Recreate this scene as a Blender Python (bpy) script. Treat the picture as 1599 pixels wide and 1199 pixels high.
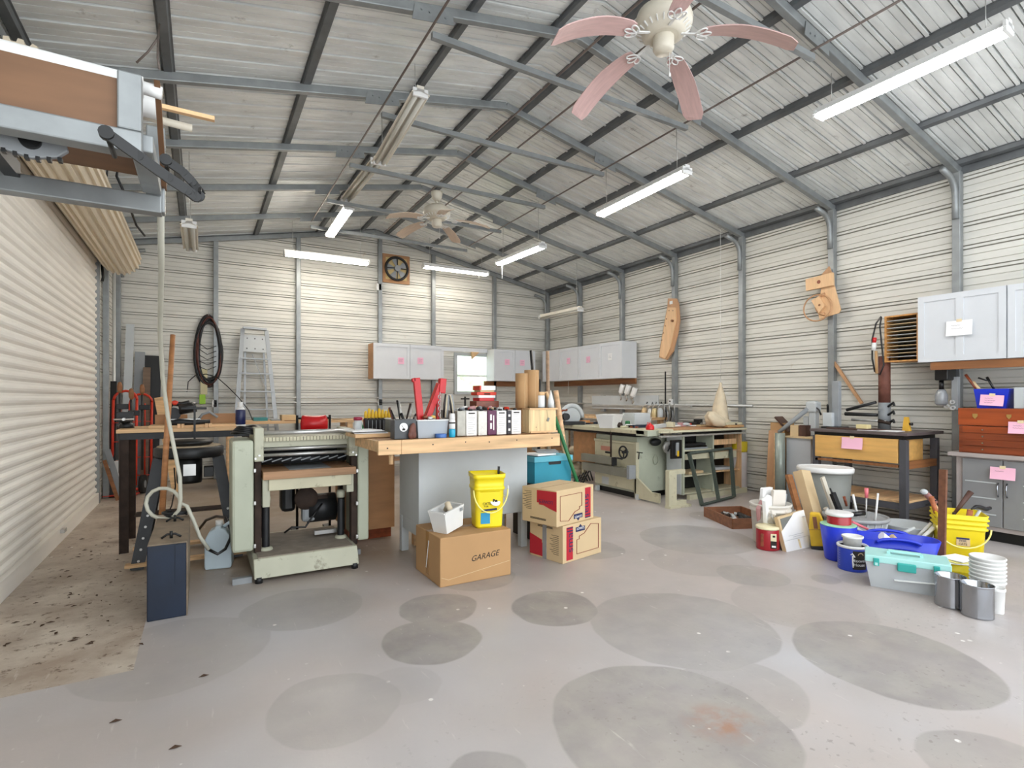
import bpy, math, random
from mathutils import Vector, Matrix, Euler
random.seed(7)
PI = math.pi
for o in list(bpy.data.objects): bpy.data.objects.remove(o)
SC = bpy.context.scene
COL = SC.collection
# ---------------------------------------------------------------- camera
FPX, HZ, CH = 833.0, 622.0, 1.27
TH = math.atan(484.5 / 833)
SN, CS = math.sin(TH), math.cos(TH)
cam = bpy.data.cameras.new('camera')
camo = bpy.data.objects.new('camera', cam); COL.objects.link(camo)
cam.sensor_width = 36; cam.lens = 36 * FPX / 1599
cam.shift_y = (HZ - 599.5) / 1599
cam.clip_start = 0.05
camo.location = (0, 0, CH); camo.rotation_euler = (PI / 2, 0, -TH)
SC.camera = camo
# ---------------------------------------------------------------- world and exposure
SC.view_settings.view_transform = 'Standard'
SC.view_settings.look = 'None'
SC.view_settings.gamma = 1
SC.view_settings.exposure = 0.66
W = bpy.data.worlds.new('world'); SC.world = W; W.use_nodes = True
bg = W.node_tree.nodes['Background']
bg.inputs[0].default_value = (0.92, 0.965, 1.0, 1); bg.inputs[1].default_value = 2.3
LAMP = 1.0          # strength factor of the fluorescent tubes
TUBE_E, TUBE_W = 34.0, 50.0
# ---------------------------------------------------------------- pixel rays to metres
def RV(u): return -(TH + math.atan((u - 799.5) / FPX))   # turn that faces the viewer
def ray(u, v):
    r = (u - 799.5) / FPX
    return SN + r * CS, CS - r * SN, (HZ - v) / FPX
def G(u, v, z=0.0):
    a, b, c = ray(u, v); t = (z - CH) / c
    return a * t, b * t
def AY(u, v, y):
    a, b, c = ray(u, v); t = y / b
    return a * t, CH + c * t
def AX(u, v, x):
    a, b, c = ray(u, v); t = x / a
    return b * t, CH + c * t
def XG(u, y):
    a, b, c = ray(u, 600); return a * y / b
# ---------------------------------------------------------------- materials
MT = {}
def NT(name):
    m = bpy.data.materials.new(name); m.use_nodes = True
    return m, m.node_tree, m.node_tree.nodes['Principled BSDF']
def mat(name, col, rough=0.6, metal=0.0, var=0.08, scale=6.0, bump=0.0, stretch=None, emit=0, alpha=1, trans=0, dirt=None, ior=1.45):
    if name in MT: return MT[name]
    m, t, b = NT(name); N, L = t.nodes, t.links
    b.inputs['Roughness'].default_value = rough; b.inputs['Metallic'].default_value = metal
    c4 = (*col, 1)
    if var > 0:
        tc = N.new('ShaderNodeTexCoord'); mp = N.new('ShaderNodeMapping')
        if stretch: mp.inputs['Scale'].default_value = stretch
        L.new(tc.outputs['Object'], mp.inputs[0])
        nz = N.new('ShaderNodeTexNoise'); nz.inputs['Scale'].default_value = scale; nz.inputs['Detail'].default_value = 5
        L.new(mp.outputs[0], nz.inputs['Vector'])
        cr = N.new('ShaderNodeValToRGB')
        cr.color_ramp.elements[0].position = 0.3; cr.color_ramp.elements[1].position = 0.7
        cr.color_ramp.elements[0].color = (*[max(0, x * (1 - var)) for x in col], 1)
        cr.color_ramp.elements[1].color = (*[min(1, x * (1 + var)) for x in col], 1)
        L.new(nz.outputs['Fac'], cr.inputs[0]); out = cr.outputs[0]
        if dirt:
            n2 = N.new('ShaderNodeTexNoise'); n2.inputs['Scale'].default_value = dirt[1]; n2.inputs['Detail'].default_value = 7; n2.inputs['Roughness'].default_value = .7
            L.new(tc.outputs['Object'], n2.inputs['Vector'])
            mr = N.new('ShaderNodeMapRange'); mr.inputs[1].default_value = dirt[2]; mr.inputs[2].default_value = dirt[2] + .12
            L.new(n2.outputs['Fac'], mr.inputs[0])
            mx = N.new('ShaderNodeMix'); mx.data_type = 'RGBA'
            L.new(mr.outputs[0], mx.inputs['Factor']); L.new(out, mx.inputs['A']); mx.inputs['B'].default_value = (*dirt[0], 1)
            out = mx.outputs['Result']
        L.new(out, b.inputs['Base Color'])
        if bump:
            bp = N.new('ShaderNodeBump'); bp.inputs['Strength'].default_value = bump; bp.inputs['Distance'].default_value = .01
            L.new(nz.outputs['Fac'], bp.inputs['Height']); L.new(bp.outputs[0], b.inputs['Normal'])
    else: b.inputs['Base Color'].default_value = c4
    if emit:
        b.inputs['Emission Color'].default_value = c4; b.inputs['Emission Strength'].default_value = emit
    if trans: b.inputs['Transmission Weight'].default_value = trans; b.inputs['IOR'].default_value = ior
    if alpha < 1: b.inputs['Alpha'].default_value = alpha
    m.diffuse_color = c4
    MT[name] = m
    return m
def srgb(h):
    h = h.lstrip('#'); r = [int(h[i:i + 2], 16) / 255 for i in (0, 2, 4)]
    return tuple(x / 12.92 if x <= .04045 else ((x + .055) / 1.055) ** 2.4 for x in r)
def wood(name, h, var=.25, st=(1, 12, 12), rough=.55, sc=2.2):
    return mat(name, srgb(h), rough, 0, var, sc, stretch=st)
galv = mat('galvanised steel', srgb('8f9394'), .42, .45, .14, 9)
galvd = mat('shaded galvanised steel', srgb('686b6d'), .5, .4, .2, 6)  # darker than the frame steel, underside shade put into the colour
pipe_m = mat('pale conduit', srgb('c9c9c6'), .4, .3, .05)
rod_m = mat('brown grey rod', srgb('756a64'), .5, .3, .1)
blk = mat('black paint', srgb('0d0e0f'), .45, 0, .15)
blkp = mat('black plastic', srgb('111113'), .35, 0, .1)
gunm = mat('dark iron', srgb('2a2b2d'), .45, .4, .2, 12)
rusty = mat('brown rusty steel', srgb('35271f'), .75, .2, .35, 14)
steel = mat('bright steel', srgb('c4c4c2'), .3, .7, .1, 10)
chrome = mat('chrome', srgb('a3a6ab'), .13, 1, 0)
wht = mat('white plastic', srgb('e2e2e0'), .4, 0, .03)
cream = mat('cream fan metal', srgb('cfc8b8'), .4, 0, .05)
pinkb = mat('pink washed wood', srgb('c9a8a4'), .5, 0, .1, 3, stretch=(2, 22, 2))
beigeb = mat('beige fan wood', srgb('cdb8a4'), .5, 0, .1, 3, stretch=(2, 22, 2))
pine = wood('pine board', 'd6b083')
pinex = wood('pine board across', 'd9b286', st=(12, 12, 1))
ply = wood('plywood sheet', 'a97c53', .15, (1.2, 6, 6))
oak = wood('golden oak', 'd3a45e', .12, (12, 1.5, 12))
maho = wood('red mahogany', '7c3a1e', .3, (8, 1, 14), .3)
dkwood = wood('dark brown wood', '4a3027', .3, (8, 8, 1))
brownw = wood('brown wood', '8a5a35', .25)
cardb = mat('cardboard', srgb('b48d61'), .8, 0, .06, 3)
cardp = mat('pale cardboard', srgb('cdb48d'), .8, 0, .05, 3)
red = mat('red paint', srgb('c3161c'), .35, 0, .1)
redor = mat('orange red paint', srgb('d2381f'), .4, 0, .15)
yel = mat('yellow plastic', srgb('f0d81c'), .4, 0, .05)
yelt = mat('yellow tool plastic', srgb('dcb21e'), .45, 0, .08)
blue = mat('blue plastic', srgb('1d35c4'), .35, 0, .05)
navy = mat('dark blue paint', srgb('081a30'), .5, 0, .25, 5, dirt=(srgb('3a4046'), 20, .70))
navyk = mat('navy ink', srgb('1e2552'), .6, 0, 0)
teal = mat('teal cardboard', srgb('2b8fa6'), .6, 0, .05)
tealp = mat('teal clasp plastic', srgb('2ba39c'), .4, 0, 0)
green = mat('green paint', srgb('1f6b3c'), .45, 0, .1)
cab = mat('white cabinet paint', srgb('cfd2d6'), .45, 0, .02)
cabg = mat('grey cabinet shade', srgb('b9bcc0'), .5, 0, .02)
pinkp = mat('pink paper', srgb('f3bcd2'), .8, 0, .02)
paper = mat('white paper', srgb('f3f3f2'), .8, 0, .02)
tape = mat('masking tape', srgb('e2cfa8'), .8, 0, .03)
ink = mat('grey ink', srgb('7a6a78'), .8, 0, 0)
blackink = mat('black ink', srgb('2a2522'), .8, 0, 0)
redink = mat('red print', srgb('b3202f'), .7, 0, 0)
pgreen = mat('pale green machine paint', srgb('b4b4a0'), .5, 0, .1, 4, dirt=(srgb('857f6c'), 9, .58))
pcream = mat('cream machine paint', srgb('c6c1a6'), .5, 0, .1, 4, dirt=(srgb('948c72'), 9, .58))
sage = mat('sage sheet steel', srgb('b4b9a6'), .5, 0, .1, 3, dirt=(srgb('8d8f7c'), 7, .60))
lgrey = mat('light grey painted panel', srgb('bdc2c4'), .5, 0, .05, 4)
mgrey = mat('grey paint', srgb('8d9194'), .5, 0, .1)
deskg = mat('dark grey bench steel', srgb('505055'), .5, .2, .15)
canvas = mat('canvas cloth', srgb('cdbfa6'), .9, 0, .1, 12, bump=.4)
greyp = mat('grey plastic', srgb('787a75'), .5, 0, .05)
rubber = mat('black rubber', srgb('161616'), .8, 0, .1)
clearp = mat('cloudy clear plastic', srgb('d2d7da'), .3, 0, .03, alpha=.55)
glassm = mat('window pane', (.9, .95, .95), .08, 0, 0, trans=1, ior=1.1)
# ---------------------------------------------------------------- mesh builder
class M:
    def __init__(s): s.v = []; s.f = []; s.mi = []; s.sm = []; s.c = 0; s.smf = False
    def add(s, vs, fs, smooth=False):
        n = len(s.v); s.v += [tuple(p) for p in vs]
        for f in fs: s.f.append([i + n for i in f]); s.mi.append(s.c); s.sm.append(smooth)
        return s
    def box(s, x0, x1, y0, y1, z0, z1):
        x0, x1 = min(x0, x1), max(x0, x1); y0, y1 = min(y0, y1), max(y0, y1); z0, z1 = min(z0, z1), max(z0, z1)
        v = [(x, y, z) for z in (z0, z1) for y in (y0, y1) for x in (x0, x1)]
        return s.add(v, [(0, 2, 3, 1), (4, 5, 7, 6), (0, 1, 5, 4), (2, 6, 7, 3), (0, 4, 6, 2), (1, 3, 7, 5)])
    def cb(s, c, d, e=(0, 0, 0)):
        R = Euler(e).to_matrix()
        v = [Vector(c) + R @ Vector((x * d[0] / 2, y * d[1] / 2, z * d[2] / 2)) for z in (-1, 1) for y in (-1, 1) for x in (-1, 1)]
        return s.add(v, [(0, 2, 3, 1), (4, 5, 7, 6), (0, 1, 5, 4), (2, 6, 7, 3), (0, 4, 6, 2), (1, 3, 7, 5)])
    def frm(s, d, up=None):
        d = Vector(d).normalized(); a = Vector(up) if up else (Vector((0, 0, 1)) if abs(d.z) < .95 else Vector((1, 0, 0)))
        x = d.cross(a).normalized(); return x, d.cross(x).normalized() * -1
    def bar(s, p0, p1, w, h, up=None):
        p0, p1 = Vector(p0), Vector(p1); x, y = s.frm(p1 - p0, up); v = []
        for p in (p0, p1):
            for a, b in ((-1, -1), (1, -1), (1, 1), (-1, 1)): v.append(p + x * a * w / 2 + y * b * h / 2)
        return s.add(v, [(0, 1, 2, 3), (7, 6, 5, 4), (0, 4, 5, 1), (1, 5, 6, 2), (2, 6, 7, 3), (3, 7, 4, 0)])
    def cyl(s, p0, p1, r0, r1=None, n=16, caps=True):
        r1 = r0 if r1 is None else r1
        p0, p1 = Vector(p0), Vector(p1); x, y = s.frm(p1 - p0); v = []
        for p, r in ((p0, r0), (p1, r1)):
            for i in range(n):
                a = 2 * PI * i / n; v.append(p + x * math.cos(a) * r + y * math.sin(a) * r)
        s.add(v, [(i, (i + 1) % n, n + (i + 1) % n, n + i) for i in range(n)], True)
        if caps:
            k = len(s.v) - 2 * n
            s.f.append([k + n - 1 - i for i in range(n)]); s.f.append([k + n + i for i in range(n)]); s.mi += [s.c] * 2; s.sm += [False] * 2
        return s
    def tube(s, pts, r, n=8, closed=False, rz=None):
        P = [Vector(p) for p in pts]; m = len(P); v = []; px = None
        for i, p in enumerate(P):
            a = P[i - 1] if (i or closed) else P[i]; b = P[(i + 1) % m] if (i < m - 1 or closed) else P[i]
            d = (b - a).normalized()
            if px is None: x, y = s.frm(d)
            else:
                x = (px - d * px.dot(d)).normalized(); y = d.cross(x)
            px = x; y = d.cross(x)
            rr = r[i] if isinstance(r, (list, tuple)) else r
            for k in range(n):
                t = 2 * PI * k / n; v.append(p + x * math.cos(t) * rr + y * math.sin(t) * (rz or rr))
        fs = []
        for i in range(m if closed else m - 1):
            j = (i + 1) % m
            for k in range(n): fs.append((i * n + k, i * n + (k + 1) % n, j * n + (k + 1) % n, j * n + k))
        if not closed: fs.append([n - 1 - k for k in range(n)]); fs.append([(m - 1) * n + k for k in range(n)])
        return s.add(v, fs, True)
    def lathe(s, prof, c=(0, 0, 0), n=24, sx=1, sy=1):
        v = []; m = len(prof)
        for r, z in prof:
            for k in range(n):
                a = 2 * PI * k / n; v.append((c[0] + r * math.cos(a) * sx, c[1] + r * math.sin(a) * sy, c[2] + z))
        fs = []
        for i in range(m - 1):
            for k in range(n): fs.append((i * n + k, i * n + (k + 1) % n, (i + 1) * n + (k + 1) % n, (i + 1) * n + k))
        s.add(v, fs, True)
        b = len(s.v) - m * n
        if prof[0][0] > 1e-4: s.f.append([b + n - 1 - k for k in range(n)]); s.mi.append(s.c); s.sm.append(False)
        if prof[-1][0] > 1e-4: s.f.append([b + (m - 1) * n + k for k in range(n)]); s.mi.append(s.c); s.sm.append(False)
        return s
    def pr(s, poly, ax, a0, a1):
        n = len(poly); v = []
        for a in (a0, a1):
            for p, q in poly: v.append({'x': (a, p, q), 'y': (p, a, q), 'z': (p, q, a)}[ax])
        fs = [(i, (i + 1) % n, n + (i + 1) % n, n + i) for i in range(n)] + [[n - 1 - i for i in range(n)], [n + i for i in range(n)]]
        return s.add(v, fs)
    def ell(s, c, r, n=12, m=8, e=(0, 0, 0)):
        R = Euler(e).to_matrix(); v = []
        for i in range(m + 1):
            t = PI * i / m
            for k in range(n):
                a = 2 * PI * k / n
                v.append(Vector(c) + R @ Vector((r[0] * math.sin(t) * math.cos(a), r[1] * math.sin(t) * math.sin(a), -r[2] * math.cos(t))))
        return s.add(v, [(i * n + k, i * n + (k + 1) % n, (i + 1) * n + (k + 1) % n, (i + 1) * n + k) for i in range(m) for k in range(n)], True)
    def quad(s, a, b, c, d): return s.add([a, b, c, d], [(0, 1, 2, 3)])
    def sheet(s, path, w0, w1, ax='y'):   # open profile (a list of 2-D points) swept along an axis
        v = []
        for a in (w0, w1):
            for p, q in path: v.append({'x': (a, p, q), 'y': (p, a, q)}[ax])
        n = len(path); return s.add(v, [(i, i + 1, n + i + 1, n + i) for i in range(n - 1)])
    def xf(s, mx, a=0):
        s.v[a:] = [tuple(mx @ Vector(p)) for p in s.v[a:]]; return s
def ob(name, m, ma, par=None, bev=0, sub=0, solid=0):
    me = bpy.data.meshes.new(name); me.from_pydata(m.v, [], m.f)
    for x in (ma if isinstance(ma, (list, tuple)) else [ma]): me.materials.append(x)
    me.polygons.foreach_set('material_index', m.mi); me.polygons.foreach_set('use_smooth', m.sm); me.update()
    o = bpy.data.objects.new(name, me); COL.objects.link(o)
    if par is not None: o.parent = par
    if bev:
        b = o.modifiers.new('b', 'BEVEL'); b.width = bev; b.segments = 2; b.limit_method = 'ANGLE'; b.angle_limit = .9
    if solid:
        b = o.modifiers.new('s', 'SOLIDIFY'); b.thickness = solid; b.offset = 0
    if sub:
        b = o.modifiers.new('u', 'SUBSURF'); b.levels = b.render_levels = sub
    return o
def tag(o, label, cat, group=None, kind=None):
    if label: o['label'] = label
    if cat: o['category'] = cat
    if group: o['group'] = group
    if kind: o['kind'] = kind
    return o
def T(name, label, cat, loc=(0, 0, 0), rz=0, group=None, rx=0, ry=0):
    o = bpy.data.objects.new(name, None); COL.objects.link(o); o.empty_display_size = .05
    o.location = loc; o.rotation_euler = (rx, ry, rz)
    return tag(o, label, cat, group)
def st(name, m, ma, label=None, **k):
    o = ob(name, m, ma, **k); o['kind'] = 'structure'; o['category'] = name.split('_')[0]
    if label: o['label'] = label
    return o
def dup(root, loc, rz=None, label=None, group=None):
    r = root.copy(); COL.objects.link(r); r.location = loc
    if rz is not None: r.rotation_euler = (root.rotation_euler.x, root.rotation_euler.y, rz)
    if label: r['label'] = label
    if group: r['group'] = group
    for ch in list(root.children):
        c = ch.copy(); COL.objects.link(c); c.parent = r
        for g in list(ch.children):
            d = g.copy(); COL.objects.link(d); d.parent = c
    return r
def txt(name, s, size, ma, par, mx, shear=0, ext=.0006, bold=0):   # real lettering, as a thin mesh
    cu = bpy.data.curves.new('t', 'FONT'); cu.body = s; cu.size = size; cu.align_x = 'CENTER'; cu.align_y = 'CENTER'; cu.shear = shear
    cu.extrude = ext; cu.offset = bold; cu.resolution_u = 3
    t = bpy.data.objects.new('t', cu); COL.objects.link(t)
    bpy.context.view_layer.update()
    me = bpy.data.meshes.new_from_object(t.evaluated_get(bpy.context.evaluated_depsgraph_get()))
    bpy.data.objects.remove(t); bpy.data.curves.remove(cu)
    me.transform(mx); me.materials.clear(); me.materials.append(ma)
    o = bpy.data.objects.new(name, me); COL.objects.link(o); o.parent = par
    return o
def face(loc, ry=0, rz=0, rx=PI / 2):   # text stands upright facing -Y, then turned by rz about Z, spun in plane by ry
    return Matrix.Translation(loc) @ Matrix.Rotation(rz, 4, 'Z') @ Matrix.Rotation(rx, 4, 'X') @ Matrix.Rotation(ry, 4, 'Z')
# ---------------------------------------------------------------- the building
XL, XR, YB, YF = -1.10, 6.55, 9.71, -0.6
XM = 2.72; ZE, SL = 3.60, .20
def roofz(x): return ZE + SL * (min(x - XL, XR - x))
def floor_mat():
    m, t, b = NT('painted concrete'); N, L = t.nodes, t.links
    tc = N.new('ShaderNodeTexCoord'); P = tc.outputs['Object']
    def nz(sc, det=6, rg=.6, src=P):
        n = N.new('ShaderNodeTexNoise'); n.inputs['Scale'].default_value = sc; n.inputs['Detail'].default_value = det; n.inputs['Roughness'].default_value = rg
        L.new(src, n.inputs['Vector']); return n.outputs['Fac']
    def mr(src, a, c, lo=0, hi=1):
        n = N.new('ShaderNodeMapRange'); n.inputs[1].default_value = a; n.inputs[2].default_value = c; n.inputs[3].default_value = lo; n.inputs[4].default_value = hi
        L.new(src, n.inputs[0]); return n.outputs[0]
    def mx(f, a, c):
        n = N.new('ShaderNodeMix'); n.data_type = 'RGBA'
        for s, x in (('Factor', f), ('A', a), ('B', c)):
            if isinstance(x, (int, float)): n.inputs[s].default_value = x
            elif isinstance(x, tuple): n.inputs[s].default_value = (*x, 1)
            else: L.new(x, n.inputs[s])
        return n.outputs['Result']
    def mt(op, a, c=0):
        n = N.new('ShaderNodeMath'); n.operation = op
        for i, x in enumerate((a, c)):
            if isinstance(x, (int, float)): n.inputs[i].default_value = x
            else: L.new(x, n.inputs[i])
        return n.outputs[0]
    base = mx(mr(nz(1.1), .35, .65), srgb('aaa39f'), srgb('b7ada8'))
    base = mx(mr(nz(.45, 3), .45, .7), base, srgb('bcbcc0'))
    # wobble the position a little so the mat marks are not perfect circles
    wob = N.new('ShaderNodeTexNoise'); wob.inputs['Scale'].default_value = 2.2; L.new(P, wob.inputs['Vector'])
    sub = N.new('ShaderNodeVectorMath'); sub.operation = 'SUBTRACT'; L.new(wob.outputs['Color'], sub.inputs[0]); sub.inputs[1].default_value = (.5, .5, .5)
    scl = N.new('ShaderNodeVectorMath'); scl.operation = 'SCALE'; L.new(sub.outputs[0], scl.inputs[0]); scl.inputs['Scale'].default_value = .10
    add = N.new('ShaderNodeVectorMath'); add.operation = 'ADD'; L.new(P, add.inputs[0]); L.new(scl.outputs[0], add.inputs[1])
    WP = add.outputs[0]
    marks = [(690, 625, 745, 926, 975, .75), (672, 593, 752, 967, 1035, .8), (510, 430, 615, 1050, 1172, .35), (475, 395, 553, 915, 990, .4), (285, 130, 417, 965, 1090, .3),
             (866, 803, 931, 923, 979, .85), (1062, 925, 1202, 925, 1048, .5), (1040, 864, 1216, 1035, 1285, .72), (1150, 1040, 1283, 1042, 1121, .4),
             (1390, 1242, 1535, 975, 1098, .7), (1090, 1002, 1176, 820, 866, .55), (1172, 1122, 1223, 882, 916, .6), (1286, 1264, 1308, 896, 911, .5), (1250, 1160, 1340, 905, 995, .3),
             (1520, 1430, 1690, 1147, 1270, .5), (750, 690, 800, 880, 925, .6), (930, 880, 962, 840, 878, .5), (1110, 1078, 1150, 798, 815, .5), (1075, 1010, 1170, 855, 900, .3), (1335, 1310, 1370, 897, 915, .4), (760, 700, 815, 1170, 1260, .6), (620, 575, 690, 1040, 1100, .15)]
    acc = None
    for u, ul, ur, vt, vb, k in marks:
        z1, z2 = CH * FPX / (vt - HZ), CH * FPX / (vb - HZ); zc = (z1 + z2) / 2
        rad = ((ur - ul) / 2 / FPX * zc + (z1 - z2) / 2) / 2
        vc = HZ + CH * FPX / zc; x, y = G((ul + ur) / 2, vc)
        d = N.new('ShaderNodeVectorMath'); d.operation = 'DISTANCE'; L.new(WP, d.inputs[0]); d.inputs[1].default_value = (x, y, 0)
        f = mr(d.outputs['Value'], rad - .006, rad + .006, k, 0)
        acc = f if acc is None else mt('MAXIMUM', acc, f)
    acc = mt('MULTIPLY', acc, mr(nz(3.5), .3, .62, .7, 1.0))
    col = mx(acc, base, mx(mr(nz(5), .4, .6), srgb('847f7c'), srgb('949088')))
    # brown dusty bare slab by the roll-up door, with a sharp edge where the paint stops
    sep = N.new('ShaderNodeSeparateXYZ'); L.new(P, sep.inputs[0])
    ex, ey = G(200, 1048)
    inx = mt('LESS_THAN', sep.outputs[0], ex + .02); iny = mt('GREATER_THAN', sep.outputs[1], ey)
    slab = mx(mr(nz(2.2, 8, .65), .36, .66), srgb('9c8b7b'), srgb('c9beaf'))
    slab = mx(mr(nz(16, 8, .75), .56, .64), slab, srgb('64503f'))
    col = mx(mt('MULTIPLY', inx, iny), col, slab)
    # brown dust around the machines at the back
    dst = mt('MULTIPLY', mr(sep.outputs[1], 3.75, 4.35), mr(nz(1.3, 7), .32, .55, .55, 1.0))
    dst = mt('MULTIPLY', dst, mr(sep.outputs[0], 2.2, 3.6, 1, .12))
    dst = mt('MULTIPLY', dst, mt('SUBTRACT', 1, inx))
    col = mx(dst, col, srgb('94836f'))
    # worn rusty patch and paint flecks in the foreground
    rx_, ry_ = G(1130, 1128)
    d = N.new('ShaderNodeVectorMath'); d.operation = 'DISTANCE'; L.new(WP, d.inputs[0]); d.inputs[1].default_value = (rx_, ry_, 0)
    col = mx(mt('MULTIPLY', mr(d.outputs['Value'], .02, .16, .8, 0), mr(nz(9), .4, .6)), col, srgb('a06f50'))
    vo = N.new('ShaderNodeTexVoronoi'); vo.inputs['Scale'].default_value = 6; L.new(P, vo.inputs['Vector'])
    fl = mt('MULTIPLY', mr(vo.outputs['Distance'], .055, .075, 1, 0), mr(nz(1.7), .5, .56))
    col = mx(fl, col, srgb('e2dfda'))
    vo2 = N.new('ShaderNodeTexVoronoi'); vo2.inputs['Scale'].default_value = 15; L.new(WP, vo2.inputs['Vector'])
    col = mx(mt('MULTIPLY', mt('MULTIPLY', mr(vo2.outputs['Distance'], .05, .09, 1, 0), mr(nz(1.1), .5, .6)), .7), col, srgb('dad5cf'))
    st_ = N.new('ShaderNodeMapping'); st_.inputs['Scale'].default_value = (14, 1.6, 1); st_.inputs['Rotation'].default_value = (0, 0, .6); L.new(P, st_.inputs[0])
    col = mx(mt('MULTIPLY', mr(nz(2.4, 4, .6, st_.outputs[0]), .66, .72), .35), col, srgb('d2ccc6'))
    pit = mt('MULTIPLY', mr(nz(38, 3, .5), .62, .68), mt('MULTIPLY', mr(sep.outputs[1], 1.5, 2.2, 1, 0), mr(nz(2.4), .45, .6)))
    col = mx(mt('MULTIPLY', pit, .5), col, srgb('77706a'))
    L.new(col, b.inputs['Base Color'])
    L.new(mr(nz(2.0), .3, .7, .3, .5), b.inputs['Roughness'])
    bp = N.new('ShaderNodeBump'); bp.inputs['Strength'].default_value = .25; bp.inputs['Distance'].default_value = .004
    L.new(nz(25, 6, .7), bp.inputs['Height']); L.new(bp.outputs[0], b.inputs['Normal'])
    return m
wallm = mat('off-white siding', srgb('d2d0c8'), .5, .05, .06, 1.6, dirt=(srgb('b8aa97'), 3.2, .66), stretch=(1, 1, 6))
roofm = mat('galvanised roof sheet', srgb('e2e4e2'), .36, .18, .14, 2.5, stretch=(1, 4, 1), dirt=(srgb('a8a5a0'), 5, .62))
doorm = mat('roll-up door enamel', srgb('f8f3ea'), .42, .05, .05, 1.4, stretch=(1, 1, 8), dirt=(srgb('b39a80'), 4.5, .70))
barrelm = mat('cream curtain roll enamel', srgb('e3d6bf'), .4, .05, .05)
st('floor', M().quad((XL - .4, YF - 2, 0), (XR + .4, YF - 2, 0), (XR + .4, YB + .15, 0), (XL - .4, YB + .15, 0)), floor_mat(), 'grey painted concrete floor with round mat marks')
PT = .2286
def prof(a0, a1, phase, depth=.040, lip=-.002):
    # list of (position, outward depth) for siding seen from its inner side
    out = []; k = math.floor((a0 - phase) / PT) - 1
    while True:
        b = phase + k * PT
        if b > a1: break
        for p, d in ((-.026, 0), (-.025, depth), (-.013, depth), (-.012, lip), (.012, lip), (.013, depth), (.023, depth), (.024, 0), (.071, 0), (.072, .010), (.078, .010), (.079, 0), (.144, 0), (.145, .010), (.151, .010), (.152, 0)):
            if a0 <= b + p <= a1: out.append((b + p, d))
        k += 1
    if out[0][0] > a0 + 1e-6: out.insert(0, (a0, out[0][1]))
    if out[-1][0] < a1 - 1e-6: out.append((a1, out[-1][1]))
    return out
PH = .0216
# right wall
pr_ = prof(0, ZE + .03, PH)
st('wall_right', M().sheet([(XR + d, z) for z, d in pr_][::-1], YF, YB + .02), wallm, 'off-white ribbed metal right wall')
# left wall: in front of, above and beyond the roll-up door
DY0, DY1, DZ = 3.55, 8.09, 3.0
m = M()
m.sheet([(XL - d, z) for z, d in pr_], YF, DY0); m.sheet([(XL - d, z) for z, d in pr_], DY1, YB + .02)
m.sheet([(XL - d, z) for z, d in prof(DZ, ZE + .03, PH)], DY0, DY1)
st('wall_left', m, wallm, 'off-white ribbed metal left wall around the roll-up door')
# back wall with its gable, cut around the window
WX0, WX1, WZ0, WZ1 = 4.36, 5.16, 1.40, 2.13
pb = prof(0, ZE + SL * (XM - XL) + .12, PH)
pb = sorted(set(pb + [(WZ0, 0), (WZ1, 0)]))
m = M()
def xext(z):
    if z <= ZE: return XL - .02, XR + .02
    k = (z - ZE) / SL; return min(XL + k, XM), max(XR - k, XM)
for (z0, d0), (z1, d1) in zip(pb[:-1], pb[1:]):
    if z1 - z0 < 1e-6: continue
    a0, b0 = xext(z0 - .02); a1, b1 = xext(z1 - .02)
    cuts = [(a0, b0, a1, b1)] if not (z0 >= WZ0 - 1e-6 and z1 <= WZ1 + 1e-6) else [(a0, WX0, a1, WX0), (WX1, b0, WX1, b1)]
    for p, q, r, s_ in cuts: m.quad((p, YB + d0, z0), (q, YB + d0, z0), (s_, YB + d1, z1), (r, YB + d1, z1))
st('wall_back', m, wallm, 'off-white ribbed metal back gable wall')
# roof sheet, ribs running down the slopes
m = M(); py = prof(YF, YB + .1, .05, .045, -.008); v = []
for y, d in py:
    for x in (XL - .12, XM, XR + .12): v.append((x, y, ZE + SL * (min(x - XL, XR - x)) + d))
n = len(py)
m.add(v, [(3 * i + k, 3 * i + k + 1, 3 * i + k + 4, 3 * i + k + 3) for i in range(n - 1) for k in (0, 1)])
st('ceiling', m, roofm, 'bare galvanised steel roof sheets seen from below')
# window in the back wall
m = M(); w = .05
for a in ((WX0 - w, WX0 + .01, WZ0 - w, WZ1 + w), (WX1 - .01, WX1 + w, WZ0 - w, WZ1 + w)): m.box(a[0], a[1], YB - .05, YB + .05, a[2], a[3])
m.box(WX0, WX1, YB - .05, YB + .05, WZ0 - w, WZ0 + .01); m.box(WX0, WX1, YB - .05, YB + .05, WZ1 - .01, WZ1 + w)
wn = st('window_1', m, lgrey, 'small two-pane window in the back wall between white wall cabinets')
wn.name = 'window_1'; wn['category'] = 'window'
m = M(); zr = AY(740, 587, YB)[1]; m.box(WX0 + .01, WX1 - .01, YB - .02, YB + .02, zr - .016, zr + .016)
ob('window_rail', m, wht, wn)
ob('window_pane', M().box(WX0, WX1, YB - .003, YB + .003, WZ0, WZ1), glassm, wn)
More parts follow.
